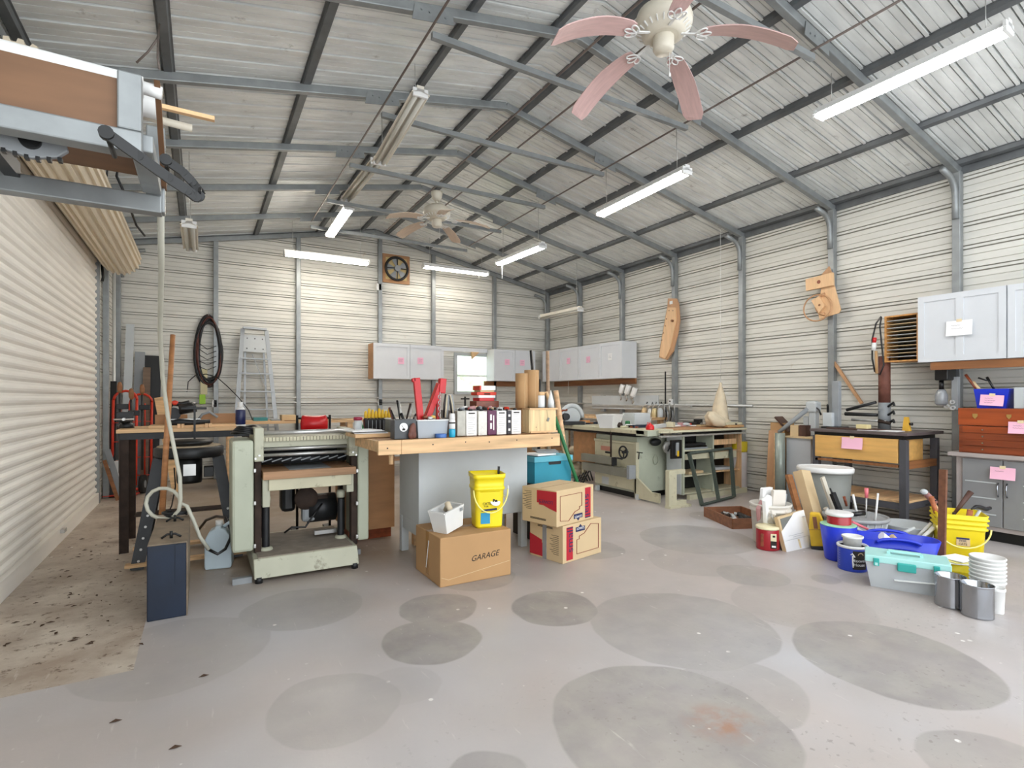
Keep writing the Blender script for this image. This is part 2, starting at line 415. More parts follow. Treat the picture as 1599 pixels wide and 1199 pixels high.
# outdoors, seen through the window
grass = mat('lawn', srgb('8fae6a'), .9, 0, .2, 2)
st('ground_outside', M().quad((-14, YB + .15, -.05), (30, YB + .15, -.05), (30, 34, -.05), (-14, 34, -.05)), grass, 'lawn behind the building')
leafm = mat('brightened leaves', srgb('c9e2b8'), .8, 0, .3, 5)  # pale leaf green, overbright daylight put into the colour
for i, (x, y, s_) in enumerate(((7.7, 17, 2.2), (12.2, 20, 2.0))):
    m = M()
    for k in range(16):
        a = random.uniform(0, 6.28); r = random.uniform(.2, .9) * s_
        m.ell((r * math.cos(a), r * math.sin(a), s_ * random.uniform(.25, 1.15)), (s_ * .42, s_ * .42, s_ * .36), 10, 6, (random.random(), random.random(), 0))
    b_ = ob('shrub', m, leafm); b_.location = (x, y, -.45)
    tag(b_, ('pale green leafy shrub outside behind the left of the window', 'pale green leafy shrub outside behind the right of the window')[i], 'shrub')
# roll-up door
m = M(); pth = []; z = .13
while z < DZ:
    pth += [(XL - .012, z), (XL + .004, z + .018), (XL + .008, z + .034), (XL + .004, z + .05), (XL - .012, z + .066)]; z += .084
m.sheet(pth[::-1], DY0, DY1)
dr = st('door_1', m, doorm, 'closed cream slatted roll-up steel door on the left')
dr.name = 'door_1'
ob('bottom_bar', M().box(XL - .02, XL + .025, DY0, DY1 - .01, .0, .13), doorm, dr)
m = M(); hx, hy = XL + .04, AX(90, 848, XL)[0]
m.cb((hx, hy, .10), (.03, .10, .03)); ob('door_latch', m, steel, dr)
ob('door_track', M().box(XL - .03, XL + .03, DY1, DY1 + .05, 0, 3.1), galv, dr)
# ribbed roll of spare curtain above the door
m = M(); pts = []; nn = 22; cx, cz, R0 = -.87, 3.01, .215
for i in range(nn):
    a0 = 2 * PI * i / nn
    for da, rr in ((0, R0), (.11, R0), (.14, R0 - .022), (.25, R0 - .022)): pts.append((cx + rr * math.cos(a0 + da), cz + rr * math.sin(a0 + da)))
m.pr(pts, 'y', DY0 + .3, DY1 + .06)
rl = ob('curtain_roll', m, barrelm, dr)
m = M(); m.cyl((cx, DY1 + .06, cz), (cx, DY1 + .11, cz), .05); m.box(XL, cx + .05, DY1 + .07, DY1 + .09, cz - .09, cz + .09); ob('roll_bracket', m, gunm, dr)
ob('drive_chain_shaft', M().tube([(XL + .05, DY1 + .02, 2.9), (XL + .06, DY1 + .05, 2.75), (XL + .05, DY1 + .05, 2.7)], .015), blk, dr)
# ---------------------------------------------------------------- steel frames
FY = [9.64, 8.49, 7.26, 6.03, 4.81, 3.58, 2.36, 1.13, -.1]
tr = 1
def rz_(x): return roofz(x) - .072
for i, y in enumerate(FY):
    r = T('trim_%d' % tr, 'galvanised steel roof frame across the building', 'steel frame', (0, y, 0)); tr += 1
    r['kind'] = 'structure'
    ob('right_post', M().box(XR - .085, XR - .012, -.035, .035, 0, ZE - .08), galv, r, bev=.006)
    if y > 8.1 or y < 3.55: ob('left_post', M().box(XL + .012, XL + .075, -.03, .03, 0, ZE - .08), galv, r, bev=.006)
    m = M(); m.bar((XR - .03, 0, rz_(XR - .03)), (XM, 0, rz_(XM)), .055, .07); ob('rafter', m, galv, r, bev=.006)
    m = M(); m.bar((XL + .03, 0, rz_(XL + .03)), (XM, 0, rz_(XM)), .055, .07); ob('rafter', m, galv, r, bev=.006)
    for sg, xw in ((1, XR - .1), (-1, XL + .09)):
        if sg < 0 and 3.55 < y < 8.1: continue
        pp = [(xw, 0, ZE - .55)]
        for k in range(9):
            a = (PI / 2 - .197) * k / 8; pp.append((xw - sg * .2 * (1 - math.cos(a)), 0, ZE - .30 + .2 * math.sin(a) - .04))
        pp.append((pp[-1][0] - sg * .12, 0, pp[-1][2] + .024))
        ob('elbow_brace', M().tube(pp, .028, 10), galv, r)
    if 0 < i < 9:
        m = M(); m.bar((1.42, 0, 3.86), (4.02, 0, 3.86), .04, .045); ob('collar_tie', m, galv, r)
        for sg, xx in ((1, 1.42), (-1, 4.02)):
            m = M(); zz = roofz(xx) - .11
            m.pr([(xx - .16, zz - .06 - .03 * sg), (xx + .16, zz - .06 + .03 * sg), (xx + .14, zz + .05 + .03 * sg), (xx - .14, zz + .05 - .03 * sg)], 'y', -.036, -.031)
            for dx in (-.09, -.03, .09): m.cyl((xx + dx, -.036, zz), (xx + dx, -.045, zz), .008, n=6)
            ob('gusset_plate', m, galv, r)
    if i == 0:
        for xx in (.194, 1.417, 2.82, 3.861, 5.197):
            ob('gable_post', M().box(xx - .035, xx + .035, -.02, .055, 0, roofz(xx) - .1), galv, r, bev=.005)
for xx in (6.47, 5.68, 4.71, 3.74, 2.94, 2.50, 1.74, .77, -.22, -1.02):
    m = M(); zz = roofz(xx) - .004; s_ = -SL if xx > XM else SL
    def q(dx, dz): return (xx + dx, zz + dx * s_ + dz)
    m.pr([q(-.045, 0), q(-.03, 0), q(-.022, -.034), q(.022, -.034), q(.03, 0), q(.045, 0), q(.045, -.004), q(.034, -.005), q(.026, -.040), q(-.026, -.040), q(-.034, -.005), q(-.045, -.004)], 'y', YF, YB)
    st('trim_%d' % tr, m, galvd, 'steel roof purlin in a shade-darkened grey running the length of the roof')
    tr += 1
st('trim_%d' % tr, M().box(XR - .03, XR - .005, YF, YB, ZE - .10, ZE - .02), galvd, 'eave angle along the right wall'); tr += 1
st('trim_%d' % tr, M().box(XL + .005, XL + .07, YF, 8.5, 3.42, 3.49), galv, 'steel header tube over the roll-up door'); tr += 1
m = M(); m.bar((XL, YB - .03, ZE - .03), (XM, YB - .03, roofz(XM) - .03), .04, .06); m.bar((XR, YB - .03, ZE - .03), (XM, YB - .03, roofz(XM) - .03), .04, .06)
st('trim_%d' % tr, m, galvd, 'sloping steel edge where back wall meets roof'); tr += 1
# conduit rods hung under the collar ties, running the length of the roof
for xx, zz, ma, lb in ((1.42, 3.92, rod_m, 'thin brown grey rod along the roof through the left gussets'), (2.52, 3.91, rod_m, 'thin rod along the roof, left one of the pair by the near fan'),
                   (2.88, 3.91, rod_m, 'thin rod along the roof, right one of the pair by the near fan'), (4.02, 3.92, rod_m, 'thin rod along the roof through the right gussets')):
    m = M(); m.tube([(xx, YF, zz), (xx, 8.4, zz)], .009, 8)
    st('trim_%d' % tr, m, ma, lb); tr += 1
# conduits along the walls
for z in (1.20, 1.285):
    m = M(); m.tube([(XL + .35, YB - .075, z), (WX0 - .5, YB - .075, z)], .013)
    tag(ob('wall_conduit', m, pipe_m), 'pale horizontal conduit along the back wall, %s of the two' % ('lower' if z < 1.25 else 'upper'), 'conduit')
tag(ob('wall_conduit', M().tube([(XR - .11, 9.3, 1.17), (XR - .11, 4.6, 1.17)], .016), pipe_m), 'pale horizontal conduit along the right wall above the clutter', 'conduit')
x_, z_ = AY(178, 420, 9.0)
tag(ob('wall_conduit', M().tube([(x_, 9.0, 3.35), (x_, 9.0, .9), (x_ + .02, 9.0, .85)], .02), pipe_m), 'pale vertical conduit in the left back corner', 'conduit')
# junction and outlet boxes
def outlet(u, v, wall, y=None, w=.07, h=.115, lb='', sock=True, ma=wht):
    if wall == 'b':
        yy = YB - .09; x, z = AY(u, v, yy)
        o = T('outlet_box', lb, 'outlet', (x, yy, z))
        ob('box', M().box(-w / 2, w / 2, 0, .06, -h / 2, h / 2), ma, o, bev=.004)
        if sock:
            for dz in (-.025, .025): ob('socket', M().cyl((0, .002, dz), (0, -.003, dz), .014, n=12), blkp, o)
    else:
        xx = XR - .12; y, z = AX(u, v, xx)
        o = T('outlet_box', lb, 'outlet', (xx, y, z))
        ob('box', M().box(0, .06, -w / 2, w / 2, -h / 2, h / 2), ma, o, bev=.004)
        if sock:
            for dz in (-.025, .025): ob('socket', M().cyl((.002, 0, dz), (-.003, 0, dz), .014, n=12), blkp, o)
outlet(335, 630, 'b', lb='white outlet on the back wall behind the left bench')
outlet(594, 628, 'b', lb='white outlet on the back wall below the pink-noted cabinets')
outlet(592, 448, 'b', w=.09, h=.12, lb='small white switch box under the wall exhaust fan', sock=False)
outlet(1046, 629, 'r', lb='white outlet on the right wall over the saw table')
outlet(940, 630, 'r', w=.1, h=.3, lb='grey switch box on the right wall below the corner cabinets', sock=False, ma=mgrey)
# ---------------------------------------------------------------- fluorescent lamps
def lampm(name, e, col=(1, 1, 1)):
    m, t, b = NT(name); b.inputs['Base Color'].default_value = (.9, .9, .9, 1)
    b.inputs['Emission Color'].default_value = (*col, 1); b.inputs['Emission Strength'].default_value = e
    return m
litb = lampm('lit back tube', TUBE_W * LAMP * .42, (1, .93, .82)); litc = lampm('lit cool tube', TUBE_E * LAMP, (.93, .96, 1)); litw = lampm('lit warm tube', TUBE_W * LAMP, (1, .93, .82))
offt = mat('unlit tube', srgb('c9c7bd'), .3, 0, 0)
fixm = mat('cream lamp housing', srgb('ded8ca'), .4, 0, .06)
def light(p0, p1, lit, label, chain=True, end=None):
    p0, p1 = Vector(p0), Vector(p1); d = p1 - p0; L_ = d.length; c = (p0 + p1) / 2
    e = d.to_track_quat('X', 'Z').to_euler()
    r = bpy.data.objects.new('fluorescent_light', None); COL.objects.link(r); r.location = c; r.rotation_euler = e
    tag(r, label, 'light')
    h = L_ / 2
    m = M(); m.pr([(-.03, .0), (-.03, .045), (.03, .045), (.03, .0), (.075, -.015), (.078, -.02), (.07, -.022), (0, -.004), (-.07, -.022), (-.078, -.02), (-.075, -.015)], 'x', -h, h)
    ob('housing', m, fixm if not lit else wht, r)
    for sy in (-.032, .032):
        ob('tube', M().cyl((-h + .03, sy, -.03), (h - .03, sy, -.03), .019, n=12), lit or offt, r)
    for sx in (-1, 1):
        m = M(); m.cb((sx * (h - .012), 0, -.012), (.024, .13, .07)); o = ob('end_cap', m, end or wht, r, bev=.004)
    if chain:
        for sx in (-.8, .8):
            pw = c + (Matrix.Rotation(0, 3, 'Z') @ d) * (sx / 2)
            top = roofz(pw.x) - .05 - pw.z
            if top > .03: ob('hanger_wire', M().cyl((sx * h, 0, .045), (sx * h, 0, top), .0035, n=5), steel, r)
    return r
def LP(u, v, z): # pixel and camera depth to world
    a, b, c = ray(u, v); return (a * z, b * z, CH + c * z)
light(LP(1275, 180, 4.52), LP(1578, 40, 3.45), litc, 'big lit fluorescent light at the top right of the roof')
light(LP(936, 333, 6.35), LP(1074, 264, 5.2), litw, 'lit fluorescent light hanging under the middle of the right slope')
light(LP(779, 410, 8.5), LP(848, 382, 7.4), litc, 'lit cool white light hanging right of the far fan, a cord below it')
gcap = mat('green lamp end', srgb('7fae8c'), .4, 0, 0)
light(LP(592, 252, 5.45), LP(657, 142, 4.35), None, 'long unlit twin-tube light hanging left of centre, nearest camera')
light(LP(540, 310, 7.2), LP(588, 250, 6.0), None, 'narrow unlit light between the near unlit one and the bright one')
light(LP(515, 366, 8.3), LP(545, 322, 7.2), litw, 'lit light hanging at the left end of the row, glaring toward camera')
x0, z0 = AY(443, 394, 8.85); x1, z1 = AY(576, 410, 8.85)
light((x0, 8.85, z0), (x1, 8.85, z1), litb, 'warm lit light across the back wall, left of the exhaust fan')
x0, z0 = AY(660, 414, 9.0); x1, z1 = AY(762, 427, 9.0)
light((x0, 9.0, z0), (x1, 9.0, z1), litb, 'warm lit light across the back wall, right of the exhaust fan')
light(LP(845, 495, 10.5), LP(907, 482, 9.4), None, 'unlit light hanging low on wires in the far right corner')
light(LP(298, 387, 6.4), LP(295, 348, 5.28), None, 'unlit light seen end on, hanging beyond the overhead rack', chain=True)
for (u, v, z, ln, lb) in ((784, 408, 8.45, .27, 'white pull cord hanging from the cool white light'), (748, 424, 10.02, .14, 'short pull cord under the right back light')):
    p = LP(u, v, z); o = ob('dangling_string', M().cyl((0, 0, 0), (0, 0, -ln), .008, n=6), wht); o.location = p; tag(o, lb, 'pull cord')
# real light from the lit tubes is their own emission; the daylight comes in at the open front of the building
# ---------------------------------------------------------------- ceiling fans
def fan(loc, a0, bm, label, drop, R=.66, droop=.03, plate=True):
    r = T('ceiling_fan', label, 'ceiling fan', loc, 0, None)
    ob('motor', M().lathe([(.02, .20), (.10, .19), (.155, .155), (.17, .11), (.165, .07), (.13, .045), (.125, .03), (.09, .012)], n=32), cream, r)
    m = M()
    for k in range(24):
        a = 2 * PI * k / 24; m.bar((.10 * math.cos(a), .10 * math.sin(a), .028), (.155 * math.cos(a), .155 * math.sin(a), .06), .006, .012)
    ob('vent_fins', m, wht, r)
    ob('switch_housing', M().lathe([(.055, .03), (.062, .015), (.062, -.055), (.05, -.075), (0.0, -.078)], n=24), cream, r)
    m = M(); m.lathe([(.015, .19), (.015, drop - .05)], n=10); m.lathe([(.03, drop - .11), (.06, drop - .08), (.07, drop - .02), (.07, drop)], n=20); ob('canopy_rod', m, cream, r)
    m = M(); m.cyl((.03, -.02, -.07), (.03, -.02, -.20), .002, n=5); m.ell((.03, -.02, -.21), (.008, .008, .014), 8, 6); ob('pull_chain', m, wht, r)
    first = None
    for k in range(5):
        a = a0 + k * 2 * PI / 5
        if first is None:
            m = M(); n = 14; v = []
            for s_ in (0, 1):
                pts = []
                for i in range(n + 1):
                    t = i / n; x = .21 + t * (R - .21); w = .050 + .020 * min(1, t * 2.2)
                    if t > .93: w *= math.sqrt(max(0.05, 1 - ((t - .93) / .075) ** 2 * .55))
                    if t < .06: w *= .8
                    pts.append((x, w, -droop * t * t))
                v += [(x, -w, z + .012 - s_ * .007 - .010) for x, w, z in pts] + [(x, w, z + .012 - s_ * .007 + .010) for x, w, z in pts]
            N1 = n + 1; f = []
            for s_ in (0, 1):
                b = s_ * 2 * N1
                for i in range(n):
                    q = (b + i, b + i + 1, b + N1 + i + 1, b + N1 + i); f.append(q if s_ == 0 else q[::-1])
            for i in range(n): f.append((i, 2 * N1 + i, 2 * N1 + i + 1, i + 1)); f.append((N1 + i, N1 + i + 1, 3 * N1 + i + 1, 3 * N1 + i))
            f.append((0, N1, 3 * N1, 2 * N1)); f.append((n, 2 * N1 + n, 3 * N1 + n, N1 + n))
            m.add(v, f)
            bl = ob('fan_blade', m, bm, r)
            m = M(); m.bar((.10, 0, .02), (.19, 0, .0), .016, .008)
            for c_, yy, e in ((.235, 0, 0), (.215, .028, .6), (.215, -.028, -.6)):
                m.tube([(c_ + .034 * math.cos(t) * math.cos(e) - .017 * math.sin(t) * math.sin(e), yy + .034 * math.cos(t) * math.sin(e) + .017 * math.sin(t) * math.cos(e), -.006) for t in [2 * PI * i / 14 for i in range(14)]], .0045, 6, True)
            ir = ob('blade_iron', m, wht, bl); first = bl
        else:
            bl = first.copy(); COL.objects.link(bl); ir2 = ir.copy(); COL.objects.link(ir2); ir2.parent = bl
        bl.rotation_euler = (0, 0, a)
    return r
# bearing away from the camera is PI/2-TH from +X
aw = PI / 2 - TH
x, y = LP(1036, 100, 3.2)[:2]
fan((x, y, CH + 2.15), aw - math.radians(33), pinkb, 'near ceiling fan with pink washed blades and cream motor', .30, R=.72, droop=.17)
p = LP(682, 345, 6.62)
fan((p[0], p[1], CH + 2.20), aw - math.radians(16), beigeb, 'far ceiling fan with beige blades under the roof ridge', .36, R=.66, droop=.09)
# ---------------------------------------------------------------- exhaust fan in the gable
x0, z0 = AY(597, 393, YB - .06); x1, z1 = AY(641, 446, YB - .06); cx, cz = (x0 + x1) / 2, (z0 + z1) / 2; hw = (x1 - x0) / 2 - .01
r = T('exhaust_fan', 'black exhaust fan on a brown plywood board high on the back wall', 'exhaust fan', (cx, YB - .03, cz))
ob('mounting_board', M().box(-hw, hw, -.012, .012, -hw * 1.02, hw * 1.02), ply, r)
goldm = mat('gilt louvre sheet', srgb('c9b27c'), .5, .2, .1)
ob('louvre_plate', M().box(-hw * .78, hw * .78, -.018, -.010, -hw * .78, hw * .78), goldm, r)
R_ = hw * .80
ob('guard_ring', M().tube([(R_ * math.cos(2 * PI * i / 36), -.05, R_ * math.sin(2 * PI * i / 36)) for i in range(36)], .024, 8, True), blk, r)
for k in range(4):
    a = k * PI / 2; m = M(); m.bar((.05 * math.cos(a), -.085, .05 * math.sin(a)), (R_ * 1.08 * math.cos(a), -.06, R_ * 1.08 * math.sin(a)), .02, .012); ob('motor_strut', m, blk, r)
ob('motor', M().cyl((0, -.11, 0), (0, -.03, 0), .055, n=20), mgrey, r)
for k in range(5):
    a = .5 + k * 2 * PI / 5; m = M()
    pts = []
    for t, rr in ((-.34, .05), (-.36, R_ * .86), (.0, R_ * .93), (.36, R_ * .84), (.26, .05)): pts.append((rr * math.cos(a + t), rr * math.sin(a + t)))
    m.pr(pts, 'y', -.045, -.040); ob('fan_blade', m, mgrey, r)
# ---------------------------------------------------------------- helpers for things set out at their measured places
def wo(name, m, ma, par, bev=0, sub=0, solid=0):     # mesh given in room metres, stored about its thing's base
    l = Vector(par.location); q = par.parent
    while q is not None: l = l + Vector(q.location); q = q.parent
    m.v = [(a - l.x, b - l.y, c - l.z) for a, b, c in m.v]
    return ob(name, m, ma, par, bev, sub, solid)
def FR(u0, v0, u1, v1, y):      # a rectangle on a plane facing the front of the room: x0, x1, ztop, zbottom
    xa, _ = AY(u0, v0, y); xb, _ = AY(u1, v0, y); uc = (u0 + u1) / 2
    return xa, xb, AY(uc, v0, y)[1], AY(uc, v1, y)[1]
def one(name, m, ma, label, cat, group=None, bev=0, loc=None, sub=0, solid=0, kind=None):   # a thing that is one mesh, origin at its base
    if loc is None:
        zs = min(p[2] for p in m.v); xs = [p[0] for p in m.v]; ys = [p[1] for p in m.v]
        loc = ((min(xs) + max(xs)) / 2, (min(ys) + max(ys)) / 2, zs)
        m.v = [(a - loc[0], b - loc[1], c - loc[2]) for a, b, c in m.v]
    o = ob(name, m, ma, None, bev, sub, solid); o.location = loc
    return tag(o, label, cat, group, kind)
def note(par, loc, w=.10, h=.075, rz=0, rx=0, ma=None, lines=2, facing='y', tp=True):   # taped paper note, facing -Y or -X
    m = M(); n = 6; v = []
    for i in range(n + 1):
        t = i / n; v += [(-w / 2, -.004 - .012 * t * t, h / 2 - h * t), (w / 2, -.004 - .012 * t * t, h / 2 - h * t)]
    m.add(v, [(2 * i, 2 * i + 2, 2 * i + 3, 2 * i + 1) for i in range(n)])
    lp = Vector(par.location)
    o = ob('paper_note', m, ma or pinkp, par, solid=.0008)
    o.location = (loc[0] - lp.x, loc[1] - lp.y, loc[2] - lp.z); o.rotation_euler = (0, rx, rz + (-PI / 2 if facing == 'x' else 0))
    if tp: ob('tape', M().box(-.02, .02, -.007, -.003, h / 2 - .012, h / 2 + .014), tape, o)
    m = M()
    for k in range(lines):
        zz = h * .18 - k * h * .2
        m.tube([(-w * .3 + w * .6 * t, -.007 - .012 * ((h / 2 - zz) / h) ** 2 - .001, zz + .003 * math.sin(t * 34 + k)) for t in [i / 24 for i in range(15 + 4 * (k % 2))]], .0009, 4)
    ob('handwriting', m, ink, o)
    return o
# ---------------------------------------------------------------- wall cabinets
def door_panel(m, x0, x1, z0, z1, y, fr=.055):       # shaker door facing -Y
    m.box(x0 + .003, x1 - .003, y - .018, y, z0, z0 + fr); m.box(x0 + .003, x1 - .003, y - .018, y, z1 - fr, z1)
    m.box(x0 + .003, x0 + fr, y - .018, y, z0 + fr, z1 - fr); m.box(x1 - fr, x1 - .003, y - .018, y, z0 + fr, z1 - fr)
    m.box(x0 + fr, x1 - fr, y - .009, y, z0 + fr, z1 - fr)
def wallcab(label, loc, W_, D, z0, z1, doors, facing='y', sidem=None, rail=None, notes=(), mid=False):
    # built facing -Y with its back at y=0, then turned to face -X when it hangs on the right wall
    r = T('wall_cabinet', label, 'cabinet', loc, 0 if facing == 'y' else -PI / 2)
    m = M(); m.box(0, W_, -D, 0, z0, z1); ob('body', m, cab, r)
    if sidem: ob('side_panel', M().box(-.004, 0, -D, 0, z0, z1), sidem, r)
    wd = W_ / doors
    for k in range(doors):
        m = M(); door_panel(m, k * wd, (k + 1) * wd, z0, z1, -D)
        if mid: m.box((k + .5) * wd - .03, (k + .5) * wd + .03, -D - .018, -D, z0 + .055, z1 - .055)
        d = ob('door', m, cab, r)
        for nk, fx, fz, ma in notes:
            if nk == k:
                w, h = .11, .115
                m = M(); m.quad((k * wd + wd * fx - w / 2, -D - .0195, z0 + (z1 - z0) * fz - h / 2), (k * wd + wd * fx + w / 2, -D - .024, z0 + (z1 - z0) * fz - h / 2),
                                (k * wd + wd * fx + w / 2, -D - .0195, z0 + (z1 - z0) * fz + h / 2), (k * wd + wd * fx - w / 2, -D - .0195, z0 + (z1 - z0) * fz + h / 2))
                ob('paper_note', m, ma, d, solid=.001)
                m = M()
                for q in range(3): m.box(k * wd + wd * fx - w * .33, k * wd + wd * fx + w * (.3 - .1 * (q % 2)), -D - .0255, -D - .0235, z0 + (z1 - z0) * fz + h * (.22 - .2 * q), z0 + (z1 - z0) * fz + h * (.25 - .2 * q))
                ob('handwriting', m, ink, d)
    if rail: ob('hanging_rail', M().box(rail[0], rail[1], -.03, 0, z0 - .10, z0), brownw, r)
    return r
CZ0, CZ1, D_ = 1.62, 2.25, .31
xa = XG(583, YB - D_ - .07); xb = XG(693, YB - D_ - .07)
wallcab('white two-door wall cabinet with two pink notes, left of the back window', (xa, YB - .06, 0), xb - xa, D_, CZ0, CZ1, 2, sidem=ply, notes=((0, .75, .52, pinkp), (1, .3, .54, pinkp)))
xc = XG(771, YB - D_ - .07); xd = 5.98
wallcab('white wall cabinet between back window and corner, two pink notes', (xc, YB - .06, 0), xd - xc, D_, CZ0, CZ1, 2, rail=(-.06, xd - xc + .2), notes=((0, .62, .6, pinkp), (1, .35, .6, pinkp)))
yc = AX(972, 560, XR - D_ - .07)[0]; yd = 9.33
wallcab('long white wall cabinet on the right wall by the corner, three notes', (XR - .06, yd, 0), yd - yc, D_, CZ0, CZ1, 4, 'x', rail=(0, yd - yc), notes=((1, .5, .6, pinkp), (2, .5, .58, pinkp), (3, .5, .6, paper)))
one('valance_board', M().box(xb + .01, xc - .01, YB - .12, YB - .10, 2.19, 2.27), cab, 'white board bridging the two cabinets above the back window', 'board')
one('wood_bracket', M().pr([(xb + .68, 2.19), (xb + .85, 2.19), (xb + .70, 2.05)], 'y', YB - .18, YB - .12), pine, 'small pale wood bracket under the white board over the window', 'bracket')
plyd = wood('darkened plywood', '75543a', .15, (1.2, 6, 6))  # darker copy of the plywood, offsets the strong light on the rack
# ---------------------------------------------------------------- overhead rack at the top left
r = T('overhead_rack', 'galvanised overhead storage rack with plywood sides at the top left', 'storage rack', (-.62, 2.18, 1.9))
YA, Yb = 1.96, 2.42; RX = -.13; RXL = XL + .05
wo('lower_beam', M().box(RXL, RX - .025, YA - .03, YA + .03, 2.0, 2.065), galv, r, bev=.005)
wo('lower_beam', M().box(RXL, RX + .0, Yb - .03, Yb + .03, 1.965, 2.03), galv, r, bev=.005)
wo('side_beam', M().box(RX - .06, RX, YA + .03, Yb - .03, 2.03, 2.085), galv, r, bev=.005)
wo('hanger_post', M().box(RX - .085, RX - .025, YA - .031, YA + .02, 2.065, 2.235), galv, r, bev=.005)
wo('hanger_post', M().box(RX - .05, RX + .01, Yb - .025, Yb + .031, 1.97, 2.29), galv, r, bev=.005)
wo('plywood_front', M().box(RXL, RX - .085, YA - .012, YA + .006, 2.065, 2.215), plyd, r)
m = M(); m.pr([(YA + .05, 2.27), (YA + .10, 2.27), (Yb + .0, 2.06), (Yb - .05, 2.06)], 'x', RX + .0, RX + .016); wo('plywood_side', m, plyd, r)
wo('tray_floor', M().box(RXL, RX - .06, YA + .03, Yb - .03, 2.09, 2.10), plyd, r)
m = M(); m.tube([(RXL - .0, 2.03, 2.262), (RX - .03, 2.05, 2.255)], .032, 14); m.tube([(RX - .03, 2.05, 2.255), (RX + .02, 2.05, 2.25)], .02, 14)
one('rolled_vinyl', m, wht, 'white rolled sheet lying on top of the overhead rack', 'roll')
one('shade_roll', M().tube([(RXL, 2.20, 2.28), (RX + .01, 2.21, 2.27)], .035, 12), wht, 'white tube lying beside the rolled sheet on the rack', 'roll')
one('wood_strip', M().bar((RX - .5, 2.24, 2.30), (RX + .17, 2.20, 2.275), .02, .014), pine, 'pale thin wood strip poking out of the overhead rack', 'wood strip')
m = M(); m.tube([(-.0 + RX - .4, 2.25, 2.27), (RX + .10, 2.27, 2.255)], .014, 8); one('cane_pole', m, cream, 'thin cream pole poking out of the overhead rack, lower one', 'pole')
# sprocket plate of the hoist
p0 = LP(48, 222, 1.55); m = M(); pts = []
m.pr([(p0[0] + a, p0[2] + b) for a, b in ((-.14, .045), (-.02, .055), (.075, .03), (.085, -.005), (.06, -.03), (-.0, -.045), (-.07, -.03), (-.14, .01))], 'y', p0[1], p0[1] + .02)
sp = T('hoist_bracket', 'dark grey rounded hoist plate with a black hub hanging under the rack', 'bracket', p0)
wo('plate', m, mgrey, sp, bev=.004); wo('hub', M().cyl((p0[0] - .0, p0[1] - .015, p0[2] + .005), (p0[0] - .0, p0[1], p0[2] + .005), .026, n=20), blk, sp)
wo('arm', M().box(p0[0] - .14, p0[0] - .1, p0[1] + .02, p0[1] + .35, p0[2], p0[2] + .05), gunm, sp)
for k in range(6): wo('tooth', M().cb((p0[0] - .06 + .025 * k, p0[1] + .01, p0[2] - .045 + abs(k - 2.5) * .004), (.01, .02, .012)), blk, sp)
# pair of bent black arms
for i, (pts_, lb) in enumerate((([(166, 208, 1.44), (215, 243, 1.49), (262, 277, 1.54), (292, 297, 1.57), (306, 308, 1.59), (312, 306, 1.60), (313, 300, 1.62)], 'long bent black steel arm bolted to the rack, nearer one'),
                                ([(259, 250, 1.76), (285, 268, 1.80), (300, 284, 1.82), (310, 297, 1.84), (314, 305, 1.84)], 'short bent black steel arm beyond the long one'))):
    P = [LP(*q) for q in pts_]; m = M()
    for a, b in zip(P[:-1], P[1:]): m.bar(a, b, .008, .03)
    for q in P[1:-1]: m.cyl((q[0], q[1] - .004, q[2]), (q[0], q[1] + .004, q[2]), .014, n=10)
    q = P[0]; m.cyl((q[0], q[1] - .01, q[2]), (q[0], q[1] + .01, q[2]), .018, n=12); m.cyl((q[0], q[1], q[2]), (q[0], q[1] + (.16 if i == 0 else .22), q[2]), .007, n=8)
    one('bent_arm', m, blk, lb, 'steel arm')
# loose cords near the roof at the left
one('roof_cord', M().tube([LP(*q) for q in ((213, 98, 3.2), (232, 80, 3.2), (246, 60, 3.2), (249, 38, 3.2), (247, 62, 3.15), (246, 90, 3.1), (249, 108, 3.1))], .006, 6), rod_m, 'brown looped cord hanging from the roof at upper left', 'cord')
one('door_cable', M().tube([LP(*q) for q in ((171, 242, 5), (168, 262, 5), (166, 285, 5), (163, 298, 5))], .008, 6), gunm, 'short dark cable by the left door roll', 'cable')
one('door_cable', M().tube([LP(*q) for q in ((227, 265, 5.2), (205, 262, 5.2), (184, 264, 5.2), (182, 275, 5.2), (190, 292, 5.2), (197, 308, 5.3), (205, 330, 5.5), (213, 352, 5.8), (226, 368, 6.0))], .012, 6), gunm, 'long dark crooked cable hanging beyond the overhead rack', 'cable')
# ---------------------------------------------------------------- left bench with angle-iron legs
BY = 5.35
xa, xb, zt, zb = FR(181, 663, 377, 668, BY)
LBZ = .985; x_l, x_r = xa, xb
r = T('left_workbench', 'rough pine-topped bench on dark angle iron legs at the left', 'workbench', ((xa + xb) / 2, BY + .3, 0))
wo('bench_top', M().box(xa, xb, BY, BY + .62, LBZ, LBZ + .03), pine, r, bev=.003)
wo('steel_rail', M().box(xa + .02, xb + .12, BY + .02, BY + .06, LBZ - .055, LBZ), gunm, r)
wo('steel_rail', M().box(xa + .02, xb + .12, BY + .55, BY + .59, LBZ - .055, LBZ), gunm, r)
for (x, y) in ((xa + .05, BY + .03), (xa + .05, BY + .57), (xb + .07, BY + .03), (xb + .07, BY + .57)):
    wo('leg', M().box(x - .032, x + .032, y - .006, y + .006, 0, LBZ - .05).box(x - .032, x - .026, y - .02, y + .03, 0, LBZ - .05), rusty, r)
TZ = LBZ + .03
def lx(u, y): return XG(u, y)
